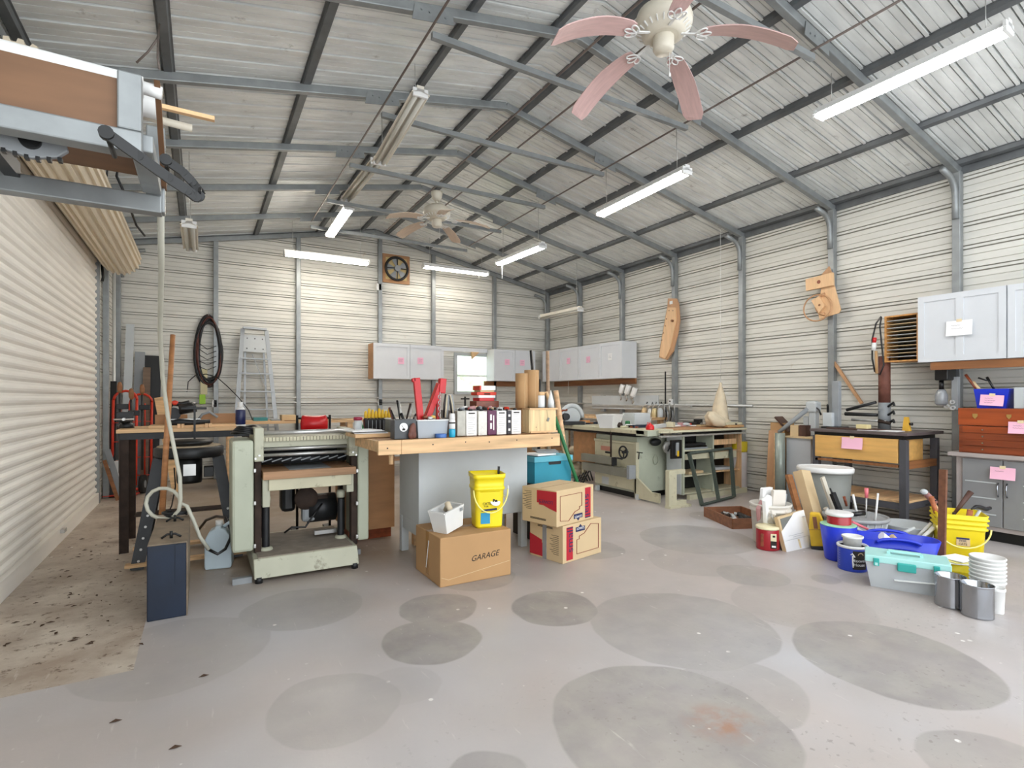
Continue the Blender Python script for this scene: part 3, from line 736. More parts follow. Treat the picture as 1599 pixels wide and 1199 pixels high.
# mitre jig on the bench
y = BY + .18
r = T('mitre_jig', 'home-made plywood mitre jig lying along the left bench', 'jig', (lx(300, y), y, TZ))
wo('base_board', M().box(lx(233, y), lx(368, y), y - .10, y + .22, TZ, TZ + .022), pine, r)
wo('fence_board', M().box(lx(240, y), lx(292, y), y + .15, y + .168, TZ + .022, TZ + .11), ply, r); wo('fence_board', M().box(lx(314, y + .15), lx(368, y + .15), y + .15, y + .168, TZ + .022, TZ + .115), ply, r)
for u in (277, 283, 320, 326): wo('spacer_block', M().box(lx(u, y - .1), lx(u + 5, y - .1), y - .12, y - .1, TZ, TZ + .035), pinex, r)
y = BY + .12
r = T('hand_saw_motor', 'black and red power saw lying on the mitre jig', 'power saw', (lx(285, y), y, TZ + .11))
bx, bz = lx(296, y), TZ + .17
wo('motor_body', M().cyl((bx - .08, y + .05, bz - .01), (bx + .05, y + .05, bz + .01), .05, .045, 18), blkp, r)
m = M(); m.tube([(bx - .16, y + .05, bz + .0), (bx - .13, y + .05, bz + .04), (bx - .06, y + .05, bz + .035), (bx, y + .05, bz + .05)], .02, 8); wo('handle', m, blkp, r)
wo('blade_guard', M().cyl((bx - .12, y + .03, bz - .05), (bx - .12, y + .06, bz - .05), .055, n=24), gunm, r)
wo('grip_insert', M().ell((bx - .11, y + .045, bz + .045), (.03, .02, .022)), redor, r)
wo('base_plate', M().box(bx - .17, bx + .08, y, y + .12, bz - .10, bz - .094), steel, r)
y = BY + .02; cxm = lx(304, y)
r = T('bar_clamp', 'black bar clamp upright through the left bench edge', 'clamp', (cxm, y - .03, LBZ - .1))
wo('bar', M().box(cxm - .008, cxm + .008, y - .05, y - .03, LBZ - .12, TZ + .19), gunm, r)
wo('upper_jaw', M().box(cxm - .10, cxm + .09, y - .055, y - .025, TZ + .16, TZ + .18), gunm, r, bev=.004)
m = M(); m.tube([(cxm - .0, y - .06, LBZ - .09), (cxm + .0, y - .06, LBZ - .14)], .016, 10); m.tube([(cxm - .09, y - .06, LBZ - .16), (cxm + .02, y - .06, LBZ - .11)], .008, 8); m.cb((cxm, y - .055, LBZ - .09), (.05, .03, .03)); wo('screw_jaw', m, steel, r)
y = BY + .2; m = M(); m.tube([(lx(262, y), y - .1, TZ + .04), (lx(280, y), y - .1, TZ + .05), (lx(300, y), y - .1, TZ + .045), (lx(328, y), y - .1, TZ + .05)], [.022, .03, .022, .018], 10)
one('grease_gun', m, gunm, 'dark iron tool lying across the mitre jig', 'tool')
one('abrasive_belt', M().tube([(lx(u, y), y + .05, TZ + .03 + h) for u, h in ((308, .02), (316, .08), (328, .10), (340, .05))], .012, 8), mgrey, 'grey bent hose lying behind the jig', 'hose')
def bottle(u, v0, v1, y, zb_, w, parts, name, label, cat='bottle'):
    x = lx(u, y); dp = x * SN + y * CS; hh = (v1 - v0) / FPX * dp
    r = T(name, label, cat, (x, y, zb_))
    for nm, a, b, ra, rb, ma in parts:
        ob(nm, M().lathe([(ra * .9 * w, a * hh), (ra * w, a * hh + .006), (rb * w, b * hh - .006), (rb * .9 * w, b * hh)], n=20), ma, r)
    return r
bottle(375.5, 619, 657, BY + .1, TZ, .042, (('base_ring', 0, .08, 1.1, 1.1, wht), ('body', .08, .68, 1, 1, mat('dark navy label', srgb('1a2350'), .35, 0, 0)), ('shoulder', .68, .78, .98, .7, wht), ('cap', .78, 1, .55, .5, wht)), 'spray_bottle', 'dark blue bottle with white cap at the right end of left bench')
# ---------------------------------------------------------------- machine on splayed stand
mx_, my = lx(296, 5.06), 5.06
r = T('disc_machine', 'round dark machine on a splayed black stand under the left bench', 'machine', (mx_, my, 0))
PZ = .80
pan = [(.0, PZ), (.235, PZ), (.245, PZ + .02), (.245, PZ + .075), (.225, PZ + .085), (.0, PZ + .085)]
ob('pan', M().lathe(pan, n=36), gunm, r)
m = M(); m.lathe([(.225, PZ + .085), (.22, PZ + .092), (0, PZ + .092)], n=36); ob('pan_dust', m, mat('tan sawdust', srgb('a89880'), .9, 0, .2, 20), r)
m = M(); m.lathe([(.14, PZ + .09), (.17, PZ + .11), (.17, PZ + .125), (.10, PZ + .135)], n=30); ob('turntable', m, blk, r)
ob('motor', M().lathe([(.02, .59), (.085, .595), (.09, .62), (.09, .78), (.07, .80)], (-.0, -.05, 0), 24), blk, r)
m = M(); m.quad((-.04, -.142, .66), (.045, -.142, .66), (.045, -.142, .75), (-.04, -.142, .75)); ob('motor_label', m, steel, r)
ob('junction_box', M().box(.10, .17, -.12, -.02, .64, .72), blk, r, bev=.005)
for sx, sy in ((-1, -1), (1, -1), (-1, 1), (1, 1)):
    top = Vector((sx * .20, sy * .10, .80)); bot = Vector((sx * .33 + (.0), sy * .26, .0))
    m = M(); m.bar(top, bot, .085, .006, (0, 1, 0)); m.bar(top + Vector((sx * .03, .02, 0)), bot + Vector((sx * .03, .02, 0)), .006, .05, (0, 1, 0)); l = ob('leg', m, gunm, r)
    m = M()
    for k in range(5):
        q = bot.lerp(top, .08 + .1 * k); m.cyl((q.x, q.y - .012, q.z), (q.x, q.y - .004, q.z), .009, n=8)
    ob('bolt', m, steel, l)
ob('foot_board', M().box(-.40, .40, -.30, -.22, .03, .05).box(-.40, .40, .22, .30, .03, .05), pine, r)
ob('side_tray', M().box(-.36, .36, -.08, .08, .36, .372), rusty, r)
# long dark tool case on the floor
fx0, fy0 = G(229, 972); fx1, _ = G(291, 962); H_ = AY(235, 853, fy0)[1]
by = 4.45
r = T('metal_case', 'tall narrow navy metal case with dusty top standing on the floor', 'case', ((fx0 + fx1) / 2, (fy0 + by) / 2, 0))
wo('case_body', M().box(fx0, fx1, fy0, by, 0, H_), navy, r, bev=.006)
dust = mat('dusty brown top', srgb('7d6f5e'), .9, 0, .2, 9)
wo('dusty_lid', M().box(fx0 + .004, fx1 + .004, fy0 - .004, by, H_, H_ + .008), dust, r)
wo('right_side_sheet', M().box(fx1, fx1 + .006, fy0, by, .0, H_), dust, r)
wo('hatch', M().box(fx1 - .055, fx1 - .003, fy0 - .006, fy0, H_ - .22, H_ - .005), navy, r)
for yy in (fy0 + .12, fy0 + .62):
    m = M(); m.tube([(fx1 - .13, yy, H_ + .012), (fx1 - .10, yy + .01, H_ + .03), (fx1 - .06, yy + .01, H_ + .03), (fx1 - .03, yy, H_ + .012)], .007, 8); m.cyl((fx1 - .08, yy, H_ + .008), (fx1 - .08, yy, H_ + .05), .009, n=8); wo('lid_handle', m, blk, r)
# jug
jx, jy = G(343, 889)
r = T('plastic_jug', 'cloudy white plastic jug on the floor beside the planer', 'jug', (jx, jy + .08, 0), -.15)
jug = mat('cloudy jug plastic', srgb('c3d3dc'), .35, 0, .04)
m = M(); m.pr([(-.085, 0), (.085, 0), (.09, .02), (.09, .22), (.05, .285), (.02, .30), (.02, .32), (-.02, .32), (-.02, .30), (-.06, .28), (-.09, .22), (-.09, .02)], 'y', -.07, .07); ob('body', m, jug, r, bev=.014)
m = M(); m.tube([(.03, 0, .30), (.07, 0, .33), (.10, 0, .30), (.095, 0, .23)], .014, 10); ob('handle', m, jug, r)
ob('cap', M().cyl((0, 0, .31), (0, 0, .35), .026, n=18), wht, r)
# hose from the rack to the floor
hp = [LP(*q) for q in ((251, 335, 2.12), (252, 420, 2.6), (250, 520, 3.2), (254, 590, 3.5), (262, 650, 3.62), (272, 700, 3.66), (281, 745, 3.68), (282, 780, 3.70))]
for k in range(1, 15):
    a = k * 2 * PI / 14; hp.append(LP(255 + 27 * math.cos(a), 786 + 24 * math.sin(a), 3.70 + .004 * k))
hp += [LP(*q) for q in ((292, 790, 3.72), (302, 812, 3.74), (312, 838, 3.76), (326, 858, 3.8))]
one('vacuum_hose', M().tube(hp, .0125, 10), mat('pale grey hose', srgb('c3c2b4'), .5, 0, .05), 'pale grey hose hanging from the rack and looping over the navy case', 'hose')
one('black_hose', M().tube([LP(*q) for q in ((326, 858, 3.8), (340, 865, 3.82), (352, 857, 3.86), (360, 840, 3.92), (361, 828, 4.0), (352, 808, 4.15), (338, 806, 4.3), (322, 812, 4.4), (308, 830, 4.5))], .011, 8), blkp, 'black hose looping in front of the white jug', 'hose')
b0 = LP(253, 803, 3.90); b1 = LP(270, 523, 4.15)
one('wooden_pole', M().cyl(b0, b1, .021, .018, 14), wood('pole wood', 'a8744a'), 'long brown wooden pole leaning upright by the navy case', 'pole')
for i, (pts_, lb) in enumerate((([(272, 730, 4.6), (274, 760, 4.6), (268, 790, 4.5), (258, 810, 4.2)], 'black cord hanging under the round machine'),)):
    one('black_cable', M().tube([LP(*q) for q in pts_], .006, 6), blkp, lb, 'cord')
m = M(); q = G(262, 812, H_)
for k in range(3): m.tube([(q[0] + .05 + .06 * math.cos(a + k) * (1 + .2 * k), q[1] + .05 + .05 * math.sin(a + k), H_ + .02 + .012 * k) for a in [2 * PI * i / 16 for i in range(13)]], .008, 6)
one('cable_tangle', m, gunm, 'dark tangle of cable lying on the navy case', 'cable')
# ---------------------------------------------------------------- things in the left back corner
hx, hy = G(205, 762)
for i, (dx, dy, s_, lb) in enumerate(((0, -.62, 1.0, 'orange red hand truck with looped handle, nearer one in the left back corner'), (.14, -.22, .97, 'orange red hand truck with looped handle, farther one in the left back corner'))):
    r = T('hand_truck', lb, 'hand truck', (hx + dx - .02, hy + dy, 0), -.15)
    m = M(); hwid = .13
    for sx in (-1, 1): m.tube([(sx * hwid, 0, .12), (sx * hwid, .02, .8), (sx * hwid, .05, 1.25 * s_)], .016, 8)
    ar = [(hwid * math.cos(a), .06 + .02 * math.sin(a), 1.25 * s_ + .12 * math.sin(a)) for a in [PI * k / 8 for k in range(9)]]
    m.tube(ar, .016, 8)
    for zz in (.2, .45, .7, .95): m.bar((-hwid, .02, zz), (hwid, .02, zz), .03, .008)
    m.tube([(-.05, .02, .2), (-.05, .04, 1.2)], .01, 6); m.tube([(.05, .02, .2), (.05, .04, 1.2)], .01, 6)
    ob('frame', m, redor, r); ob('toe_plate', M().box(-.18, .18, -.20, 0, .02, .03), redor, r)
    for sx in (-1, 1):
        w_ = ob('wheel', M().cyl((sx * .17, .06, .125), (sx * .22, .06, .125), .125, n=24), rubber, r); ob('hub', M().cyl((sx * .165, .06, .125), (sx * .225, .06, .125), .05, n=16), mgrey, w_)
def lean(name, p0, p1, w, t, ma, label, cat='board', up=(0, 1, 0)): return one(name, M().bar(p0, p1, w, t, up), ma, label, cat)
lean('board', (-.93, 9.05, 0), (-.90, 9.52, 2.35), .10, .02, lgrey, 'long grey board leaning in the left back corner')
lean('board', (-.80, 9.15, 0), (-.78, 9.5, 1.95), .12, .03, mgrey, 'mid grey board leaning in the left back corner, behind the hand trucks')
lean('board', (-.64, 9.25, 0), (-.62, 9.5, 1.9), .20, .03, blk, 'black panel leaning on the back wall behind the hand trucks')
lean('board', (-.70, 9.05, 0), (-.69, 9.4, 1.72), .09, .03, wood('brown plank', '6d5a4a'), 'brown plank in front of the black panel')
lean('white_plank', (-.28, 8.2, .05), (-.52, 8.9, 1.28), .10, .02, pine, 'white washed plank leaning left behind the bench')
lean('board', (-1.0, 8.5, 0), (-1.03, 8.95, 1.5), .07, .02, blk, 'thin black board leaning against the left wall beyond the door')
lean('board', (-.86, 8.25, .0), (-1.03, 8.4, .62), .06, .02, mgrey, 'short grey board leaning low by the door track')
lean('board', (-.90, 8.2, .0), (-1.05, 8.3, .5), .04, .015, brownw, 'short brown strip leaning low by the door track')
r = T('white_vent_box', 'white vented box on the floor in the left back corner', 'box', (lx(179, 8.6), 8.6, 0))
q = FR(170, 720, 187, 757, 8.6); wo('box', M().box(q[0], q[1], 8.6, 8.75, .02, q[2]), wht, r, bev=.005)
m = M()
for k in range(5): m.box(lx(177, 8.6), lx(182, 8.6), 8.594, 8.6, .14 + .03 * k, .155 + .03 * k)
wo('vent', m, mgrey, r)
for k, (u, v, zz) in enumerate(((164, 612, 7.6), (187, 607, 6.0), (222, 610, 6.4), (205, 617, 6.0))):
    p = LP(u, v, zz)
    r = T('pipe_clamp', 'pipe clamp with wooden handle in the left corner, %s' % ('by the door track', 'left of the pair over the bench', 'rightmost by the white plank', 'right of the pair over the bench')[k], 'clamp', (p[0], p[1], p[2] - .35))
    ob('pipe', M().cyl((0, 0, -.6), (0, 0, .30), .012, n=8), gunm, r); ob('handle', M().lathe([(.010, .30), (.024, .33), (.026, .38), (.018, .42), (0, .43)], n=12), brownw, r)
    ob('jaw', M().box(-.03, .08, -.02, .02, .12, .18), gunm, r, bev=.006); ob('lower_jaw', M().box(-.03, .07, -.02, .02, -.12, -.07), rusty, r, bev=.006)
p = LP(200, 640, 5.6)
r = T('bench_vise', 'dark iron vise on the left end of the left bench', 'vise', (lx(197, BY + .3), BY + .3, TZ))
ob('base', M().lathe([(.06, 0), (.05, .03), (.035, .05)], n=16), gunm, r); ob('body', M().box(-.04, .04, -.08, .1, .05, .11), gunm, r, bev=.01)
ob('jaw', M().box(-.06, .06, -.10, -.075, .06, .14), gunm, r, bev=.005); m = M(); m.cyl((0, -.1, .08), (0, -.18, .08), .012); m.cyl((-.07, -.17, .08), (.07, -.17, .08), .006); ob('screw', m, steel, r)
# ---------------------------------------------------------------- cords, ladder and bits on the back wall
yw = YB - .07
cx, cz = AY(326, 548, yw); k_ = 1 / AY(326, 548, yw)[1]
dp = cx * SN + yw * CS; sc = dp / FPX
cordb = mat('brown cord', srgb('5a2f26'), .6, 0, .1)
r = T('cord_coil', 'thick oval coil of black and brown cords hung on the back wall', 'cord', (cx, yw, cz - 55 * sc))
for k in range(15):
    rx_, rz2 = (19 - 1.2 * (k % 5) + random.uniform(-1, 1)) * sc, (55 - 2.2 * (k % 6) + random.uniform(-2, 3)) * sc
    ox = random.uniform(-1.5, 1.5) * sc
    m = M(); m.tube([(ox + rx_ * math.cos(a) * (1.0 - .12 * math.sin(a)) * .96, -.012 * (k % 4) + .01 * math.sin(3 * a + k), 55 * sc + rz2 * math.sin(a)) for a in [2 * PI * i / 30 for i in range(30)]], .0135, 6, True)
    ob('cord_loop', m, (blkp, blkp, cordb, blkp, blkp)[k % 5], r)
m = M()
for k in range(5): m.tube([(-.13, -.05, (30 + 9 * k) * sc), (-.02, -.065, (25 + 8 * k) * sc), (.10, -.05, (31 + 8 * k) * sc)], .006, 6)
ob('cross_ties', m, blkp, r); ob('hook', M().tube([(0, .04, 112 * sc), (0, -.02, 110 * sc), (0, -.03, 117 * sc)], .006), steel, r)
one('loose_cord', M().tube([LP(*q) for q in ((292, 612, 8.3), (294, 596, 8.3), (305, 586, 8.3), (322, 584, 8.3), (340, 590, 8.3), (355, 603, 8.3), (372, 620, 8.3), (388, 640, 8.3), (396, 660, 8.3))], .007, 6), blkp, 'loose black cord trailing right from the wall coil', 'cord')
x, z = AY(318, 618, yw); m = M(); m.cyl((x - .03, yw - .02, z - .12), (x + .02, yw - .02, z + .12), .035, .025, 10)
r = T('hanging_glove', 'yellow green strap hanging below the wall cord coil', 'strap', (x, yw - .03, z - .15))
wo('upper_strap', M().box(x - .045, x + .05, yw - .03, yw - .01, z + .02, z + .42), mat('pale sand strap', srgb('cfc7a2'), .8, 0, .1), r, bev=.008); wo('lower_strap', M().box(x - .06, x + .025, yw - .034, yw - .008, z - .13, z + .02), mat('lime strap', srgb('9ccb4a'), .8, 0, .1), r, bev=.008)
r = T('step_ladder', 'aluminium step ladder leaning against the back wall', 'ladder', (AY(400, 600, 9.4)[0], 9.4, 0))
yl = 9.55
def lad(u, v, y): x, z = AY(u, v, y); return Vector((x, y, z))
alum = mat('dull aluminium', srgb('a4a7a9'), .45, .6, .08)
tl, tr_ = lad(379, 513, yl), lad(416, 516, yl); bl_, br = lad(370, 640, yl - .16), lad(431, 660, yl - .16)
def down(a, b): t = a.z / (a.z - b.z); return a.lerp(b, t)
bl_, br = down(tl, bl_), down(tr_, br)
wo('rail', M().bar(tl, bl_, .025, .06, (1, 0, 0)), alum, r); wo('rail', M().bar(tr_, br, .025, .06, (1, 0, 0)), alum, r)
tl2, tr2 = tl + Vector((.04, .04, -.1)), tr_ + Vector((-.05, .04, -.1)); bl2, br2 = bl_ + Vector((.18, .22, .0)), br + Vector((-.14, .22, 0))
wo('back_rail', M().bar(tl2, bl2, .02, .03), alum, r); wo('back_rail', M().bar(tr2, br2, .02, .03), alum, r)
wo('top_cap', M().bar(tl + Vector((0, -.02, .01)), tr_ + Vector((0, -.02, .01)), .14, .03), alum, r)
for k, t in enumerate((.10, .20, .30, .42, .54, .66, .78, .90)):
    a, b = tl.lerp(bl_, t), tr_.lerp(br, t)
    if k: wo('step', M().bar(a, b, .075, .018), alum, r)
    else:
        n = M(); a2, b2 = tl.lerp(bl_, .04), tr_.lerp(br, .04); a3, b3 = tl.lerp(bl_, .155), tr_.lerp(br, .155); n.quad(a3, b3, b2, a2); wo('pail_shelf', n, lgrey, r, solid=.012)
        n = M()
        for i in range(3):
            for j in range(2): q = a2.lerp(b2, .2 + .3 * i).lerp(a3.lerp(b3, .2 + .3 * i), .2 + .6 * j); n.cyl((q.x, q.y - .012, q.z), (q.x, q.y - .004, q.z), .010, n=8)
        wo('shelf_hole', n, gunm, r)
m = M(); a = tl.lerp(bl_, .17).lerp(tr_.lerp(br, .17), .4); m.bar(a, a + Vector((.2, -.03, -.55)), .05, .01); wo('spreader_strap', m, alum, r)
# ---------------------------------------------------------------- back benches
r = T('back_workbench', 'long plain workbench along the back wall under the clutter', 'workbench', (2.9, 8.75, 0))
wo('bench_top', M().box(.25, 5.6, 8.45, 9.0, .90, .94), pine, r)
for x in (.35, 2.0, 3.8, 5.6):
    for y in (8.5, 8.95): wo('leg', M().box(x - .04, x + .04, y - .04, y + .04, 0, .90), pine, r)
wo('lower_shelf', M().box(.35, 5.5, 8.5, 8.95, .25, .27), ply, r)
def crate(u0, v0, u1, v1, y, d, ma, label, name='box', cat='box', zb_=None, bev=.004, par=None):
    a, b, zt, zb = FR(u0, v0, u1, v1, y)
    if zb_ is not None: zb = zb_
    return one(name, M().box(a, b, y, y + d, zb, zt), ma, label, cat, bev=bev)
BZ = .94
tealt = mat('teal tool plastic', srgb('2f7f82'), .4, 0, .1)
crate(396, 652, 418, 660, 8.6, .2, tealt, 'teal tool case lying on the back bench right of the ladder foot', 'tool_case', 'case', BZ)
crate(424, 655, 438, 660, 8.6, .2, mgrey, 'low grey box on the back bench beside the teal case', 'box', 'box', BZ)
crate(440, 648, 462, 660, 8.6, .25, cardp, 'pale cardboard box on the back bench left of the red pouch', 'box', 'box', BZ)
crate(444, 656, 462, 661, 8.47, .01, brownw, 'thin brown strip lying on the back bench front edge', 'wood_strip', 'wood strip', BZ)
crate(521, 655, 540, 660, 8.6, .25, paper, 'white paper carton on the back bench right of the red pouch', 'box', 'box', BZ)
# ---------------------------------------------------------------- thickness planer
Y0 = 4.03
r = T('thickness_planer', 'big old cream green thickness planer with wood-topped table', 'planer', (.67, 4.35, 0))
Yp = 4.25
x0 = XG(397, Y0); x1 = XG(561, Y0)
m = M(); zf = .155
m.add([(x0, Y0, .03), (x1, Y0, .03), (x1, Y0 + .06, zf), (x0, Y0 + .06, zf), (x0, Yp + .6, .03), (x1, Yp + .6, .03), (x1, Yp + .6, zf), (x0, Yp + .6, zf)], [(0, 1, 2, 3), (1, 5, 6, 2), (4, 0, 3, 7), (5, 4, 7, 6), (3, 2, 6, 7), (0, 4, 5, 1)])
wo('base_casting', m, pgreen, r, bev=.006)
wo('base_dust', M().box(x0 + .03, x1 - .03, Y0 + .07, Yp + .55, zf, zf + .006), mat('grey sawdust', srgb('8d8377'), .9, 0, .15, 12), r)
for x in (x0 + .03, x1 - .03): wo('foot', M().cyl((x, Y0 + .02, 0), (x, Y0 + .02, .04), .025, n=12), gunm, r)
m = M(); m.box(x0 - .13, x0 - .01, Y0 + .05, Y0 + .09, 0, .04); wo('mobile_base_bar', m, mgrey, r); wo('mobile_base_bar', M().box(x1 + .01, x1 + .10, Y0 + .35, Y0 + .40, 0, .04), mgrey, r)
def col(u0, u1, v0, v1, y, d, ma, nm, bev=.004):
    a, b, zt, zb = FR(u0, v0, u1, v1, y); return wo(nm, M().box(a, b, y, y + d, zb, zt), ma, r, bev)
col(362, 396.5, 688, 863, Yp - .05, .42, sage, 'left_cover', .02)
col(559, 576, 688, 843, Yp - .02, .42, sage, 'right_cover', .012)
for v in (735, 786, 853): col(396, 400, v - 3, v + 3, Yp - .06, .02, steel, 'cover_clip')
for v in (735, 786, 838): col(556, 560, v - 3, v + 3, Yp - .04, .02, steel, 'cover_clip')
col(397.5, 408, 718, 868, Yp, .07, rusty, 'corner_post'); col(548.5, 558, 712, 850, Yp, .07, rusty, 'corner_post')
wo('corner_post', M().box(XG(400, Yp + .4), XG(400, Yp + .4) + .05, Yp + .42, Yp + .48, .15, .9), rusty, r); wo('corner_post', M().box(XG(558, Yp) - .05, XG(558, Yp), Yp + .42, Yp + .48, .15, .9), rusty, r)
col(397, 412, 668, 721, Yp - .05, .45, pgreen, 'head_side', .008); col(545, 559, 670, 712, Yp - .05, .45, pgreen, 'head_side', .008)
for u, v in ((405, 711), (399, 716), (551, 706), (556, 710)): 
    a, zz = AY(u, v, Yp - .05); wo('bolt', M().cyl((a, Yp - .06, zz), (a, Yp - .05, zz), .008, n=8), steel, r)
a, b = XG(411, Yp), XG(546, Yp); zt_ = AY(478, 674, Yp)[1]
wo('head_bar', M().tube([(a, Yp - .02, zt_), (b, Yp - .02, zt_)], .018, 10), steel, r)
zz = AY(478, 684, Yp)[1]; wo('scale_strip', M().box(a, b, Yp - .01, Yp + .03, zz - .014, zz + .014), pcream, r)
m = M()
for k in range(26): xx = a + (b - a) * (k + .5) / 26; m.box(xx - .0015, xx + .0015, Yp - .012, Yp - .009, zz - .014, zz + .014)
wo('scale_marks', m, rusty, r)
zz = AY(478, 692, Yp)[1]; wo('head_cover', M().box(a, b, Yp + .02, Yp + .5, zz - .02, zz + .05), pgreen, r)
for v in (699, 708): zz = AY(478, v, Yp + .02)[1]; wo('feed_roller', M().tube([(a, Yp + .03, zz), (b, Yp + .03, zz)], .013, 12), steel, r)
zz = AY(478, 718, Yp + .1)[1]
m = M(); m.tube([(a, Yp + .14, zz + .01), (b, Yp + .14, zz + .01)], .035, 14); wo('cutter_drum', m, gunm, r)
m = M(); 
for k in range(9): xx = a + (b - a) * k / 9; m.bar((xx, Yp + .104, zz + .0), (xx + .07, Yp + .104, zz + .022), .003, .008)
wo('knife_edge', m, mgrey, r)
wo('rear_plate', M().box(a, b, Yp + .46, Yp + .48, zz - .04, zz + .16), gunm, r)
# table
ta, tb = XG(411, Yp - .08), XG(556, Yp - .08); z1 = AY(483, 733, Yp - .08)[1]; z0 = AY(483, 745, Yp - .08)[1]
wo('wooden_table', M().box(ta, tb, Yp - .08, Yp + .5, z0, z1), wood('table wood', 'a9825f'), r, bev=.003)
wo('table_sheet', M().box(ta + .18, tb - .18, Yp - .04, Yp + .4, z1, z1 + .002), mgrey, r)
z2 = AY(483, 762, Yp - .06)[1]; wo('table_apron', M().box(ta + .04, tb - .03, Yp - .055, Yp - .03, z2, z0), pcream, r, bev=.004)
wo('table_bracket', M().box(ta + .0, ta + .05, Yp - .03, Yp + .1, z2 - .12, z0), pgreen, r, bev=.005); wo('table_bracket', M().box(tb - .06, tb - .005, Yp - .03, Yp + .1, z2 - .06, z0), pgreen, r, bev=.005)
def screw(u, vt, vb, y):
    xx, zt2 = AY(u, vt, y); zb2 = zf; m = M(); n = int((zt2 - zb2) / .012); prof_ = []
    for k in range(n): prof_ += [(.024, k * .012), (.028, k * .012 + .006)]
    m.lathe(prof_, (xx, y, zb2), 16); s_ = wo('lift_screw', m, gunm, r); 
    wo('lift_collar', M().lathe([(.05, 0), (.045, .02), (.03, .03)], (xx, y, zb2), 18), pgreen, r); wo('lift_nut', M().lathe([(.03, 0), (.034, .04), (.026, .06)], (xx, y, zt2), 16), pgreen, r)
screw(415, 786, 855, Yp + .04); screw(532, 776, 838, Yp + .12)
mxx, mzz = AY(476, 776, Yp + .35)
wo('pulley', M().lathe([(.02, 0), (.085, .0), (.09, .006), (.082, .015), (.09, .024), (.085, .03), (.02, .03)], (0, 0, 0), 30).xf(Matrix.Translation((mxx, Yp + .30, mzz)) @ Matrix.Rotation(PI / 2, 4, 'X')), rusty, r)
m = M(); m.cyl((mxx + .02, Yp + .38, mzz - .10), (mxx + .24, Yp + .38, mzz - .10), .115, n=24); wo('motor', m, gunm, r)
wo('motor_belt_guard', M().box(mxx - .03, mxx + .07, Yp + .28, Yp + .38, mzz - .19, mzz - .03), mgrey, r, bev=.02)
wo('motor_box', M().box(mxx + .06, mxx + .17, Yp + .3, Yp + .4, mzz - .04, mzz + .01), redor if False else rusty, r, bev=.004)
m = M(); m.tube([(mxx + .12, Yp + .27, mzz - .05), (mxx + .06, Yp + .25, mzz - .12), (mxx - .02, Yp + .2, mzz - .21), (mxx - .12, Yp + .2, mzz - .2), (mxx - .17, Yp + .22, mzz - .24)], .008, 8); wo('motor_cord', m, blkp, r)
wo('tie_bar', M().box(mxx + .05, mxx + .22, Yp + .2, Yp + .24, zf + .03, zf + .06), steel, r)
wo('dark_filler', M().box(mxx - .17, mxx - .06, Yp + .40, Yp + .56, mzz - .12, mzz + .12), blk, r, bev=.03)  # black block added to darken the left inside of the planer
m = M(); q = AY(386, 678, Yp + .1)
for k in range(4): m.tube([(q[0] + (.10 - .012 * k) * math.cos(t), Yp + .12 + (.09 - .01 * k) * math.sin(t), 1.02 + .012 * k + .008 * math.sin(2 * t)) for t in [2 * PI * i / 24 for i in range(24)]], .009, 6, True)
one('coiled_hose', m, blkp, 'coiled black hose lying on the planer left cover', 'hose')
# ---------------------------------------------------------------- red pouch on black posts
y = 5.3
a, b, zt, zb = FR(464, 648, 515, 676, y)
r = T('red_pouch_stand', 'red padded pouch slung between two black posts behind the planer', 'pouch', ((a + b) / 2, y, 0))
for xx in (a, b): wo('post', M().cyl((xx, y, 0), (xx, y, zt), .012, n=10), blk, r)
for xx in (a, b): wo('cross_foot', M().box(xx - .03, xx + .03, y - .2, y + .2, 0, .03), blk, r)
wo('rod', M().cyl((a - .01, y, zt - .03), (b + .01, y, zt - .03), .009, n=8), blk, r)
c, d, zz, z0 = FR(470, 645, 511, 676, y)
m = M(); N1 = 9; v = []
for i in range(N1):
    t = i / (N1 - 1); xx = c + (d - c) * t; sag = .014 * math.sin(PI * t)
    for zz_, yy in ((zz - sag, 0), (zz - .05, -.045 * math.sin(PI * t) - .03), (z0 + .04, -.06 * math.sin(PI * t) - .03), (z0, 0), (z0 + .03, .05), (zz - .04, .05)): v.append((xx + (t - .5) * .02 * (zz_ < zz - .04), y + yy, zz_))
f = [(i * 6 + k, i * 6 + (k + 1) % 6, i * 6 + 6 + (k + 1) % 6, i * 6 + 6 + k) for i in range(N1 - 1) for k in range(6)] + [[5, 4, 3, 2, 1, 0], [(N1 - 1) * 6 + k for k in range(6)]]
m.add(v, f, True); wo('pouch', m, red, r, sub=1)
# ---------------------------------------------------------------- counter with pine fascia
CYF, CX0, CX1, CZT, CZB = 3.53, 1.02, 2.50, .986, .888
r = T('pine_counter', 'long pine-edged counter crowded with tools in the middle', 'counter', (1.75, 4.0, 0))
sx = XG(627, CYF)
wo('front_board', M().box(CX0, sx - .001, CYF, CYF + .035, CZB, CZT), pine, r, bev=.002)
wo('front_board', M().box(sx + .001, CX1, CYF, CYF + .035, CZB, CZT), pine, r, bev=.002)
m = M()
for u, v in ((605, 700), (676, 694), (727, 690), (764, 690), (807, 687), (862, 684)): a, z = AY(u, v, CYF); m.cyl((a, CYF - .0015, z), (a, CYF + .001, z), .005, n=8)
wo('screw_head', m, gunm, r)
wo('end_board', M().box(CX0, CX0 + .035, CYF + .035, 4.15, CZB + .02, CZT - .006), pine, r)
wo('end_board', M().box(CX1 - .035, CX1, CYF + .035, 4.5, CZB + .02, CZT - .006), pine, r)
wo('counter_top', M().box(CX0 + .035, CX1 - .035, CYF + .035, 4.15, CZT - .03, CZT - .004).box(CX0 + .19, CX1 - .035, 4.15, 4.5, CZT - .03, CZT - .004), ply, r)
for x in (CX0 + .6, CX1 - .04): wo('leg', M().box(x - .035, x + .035, 4.40, 4.47, 0, CZT - .03), pine, r)
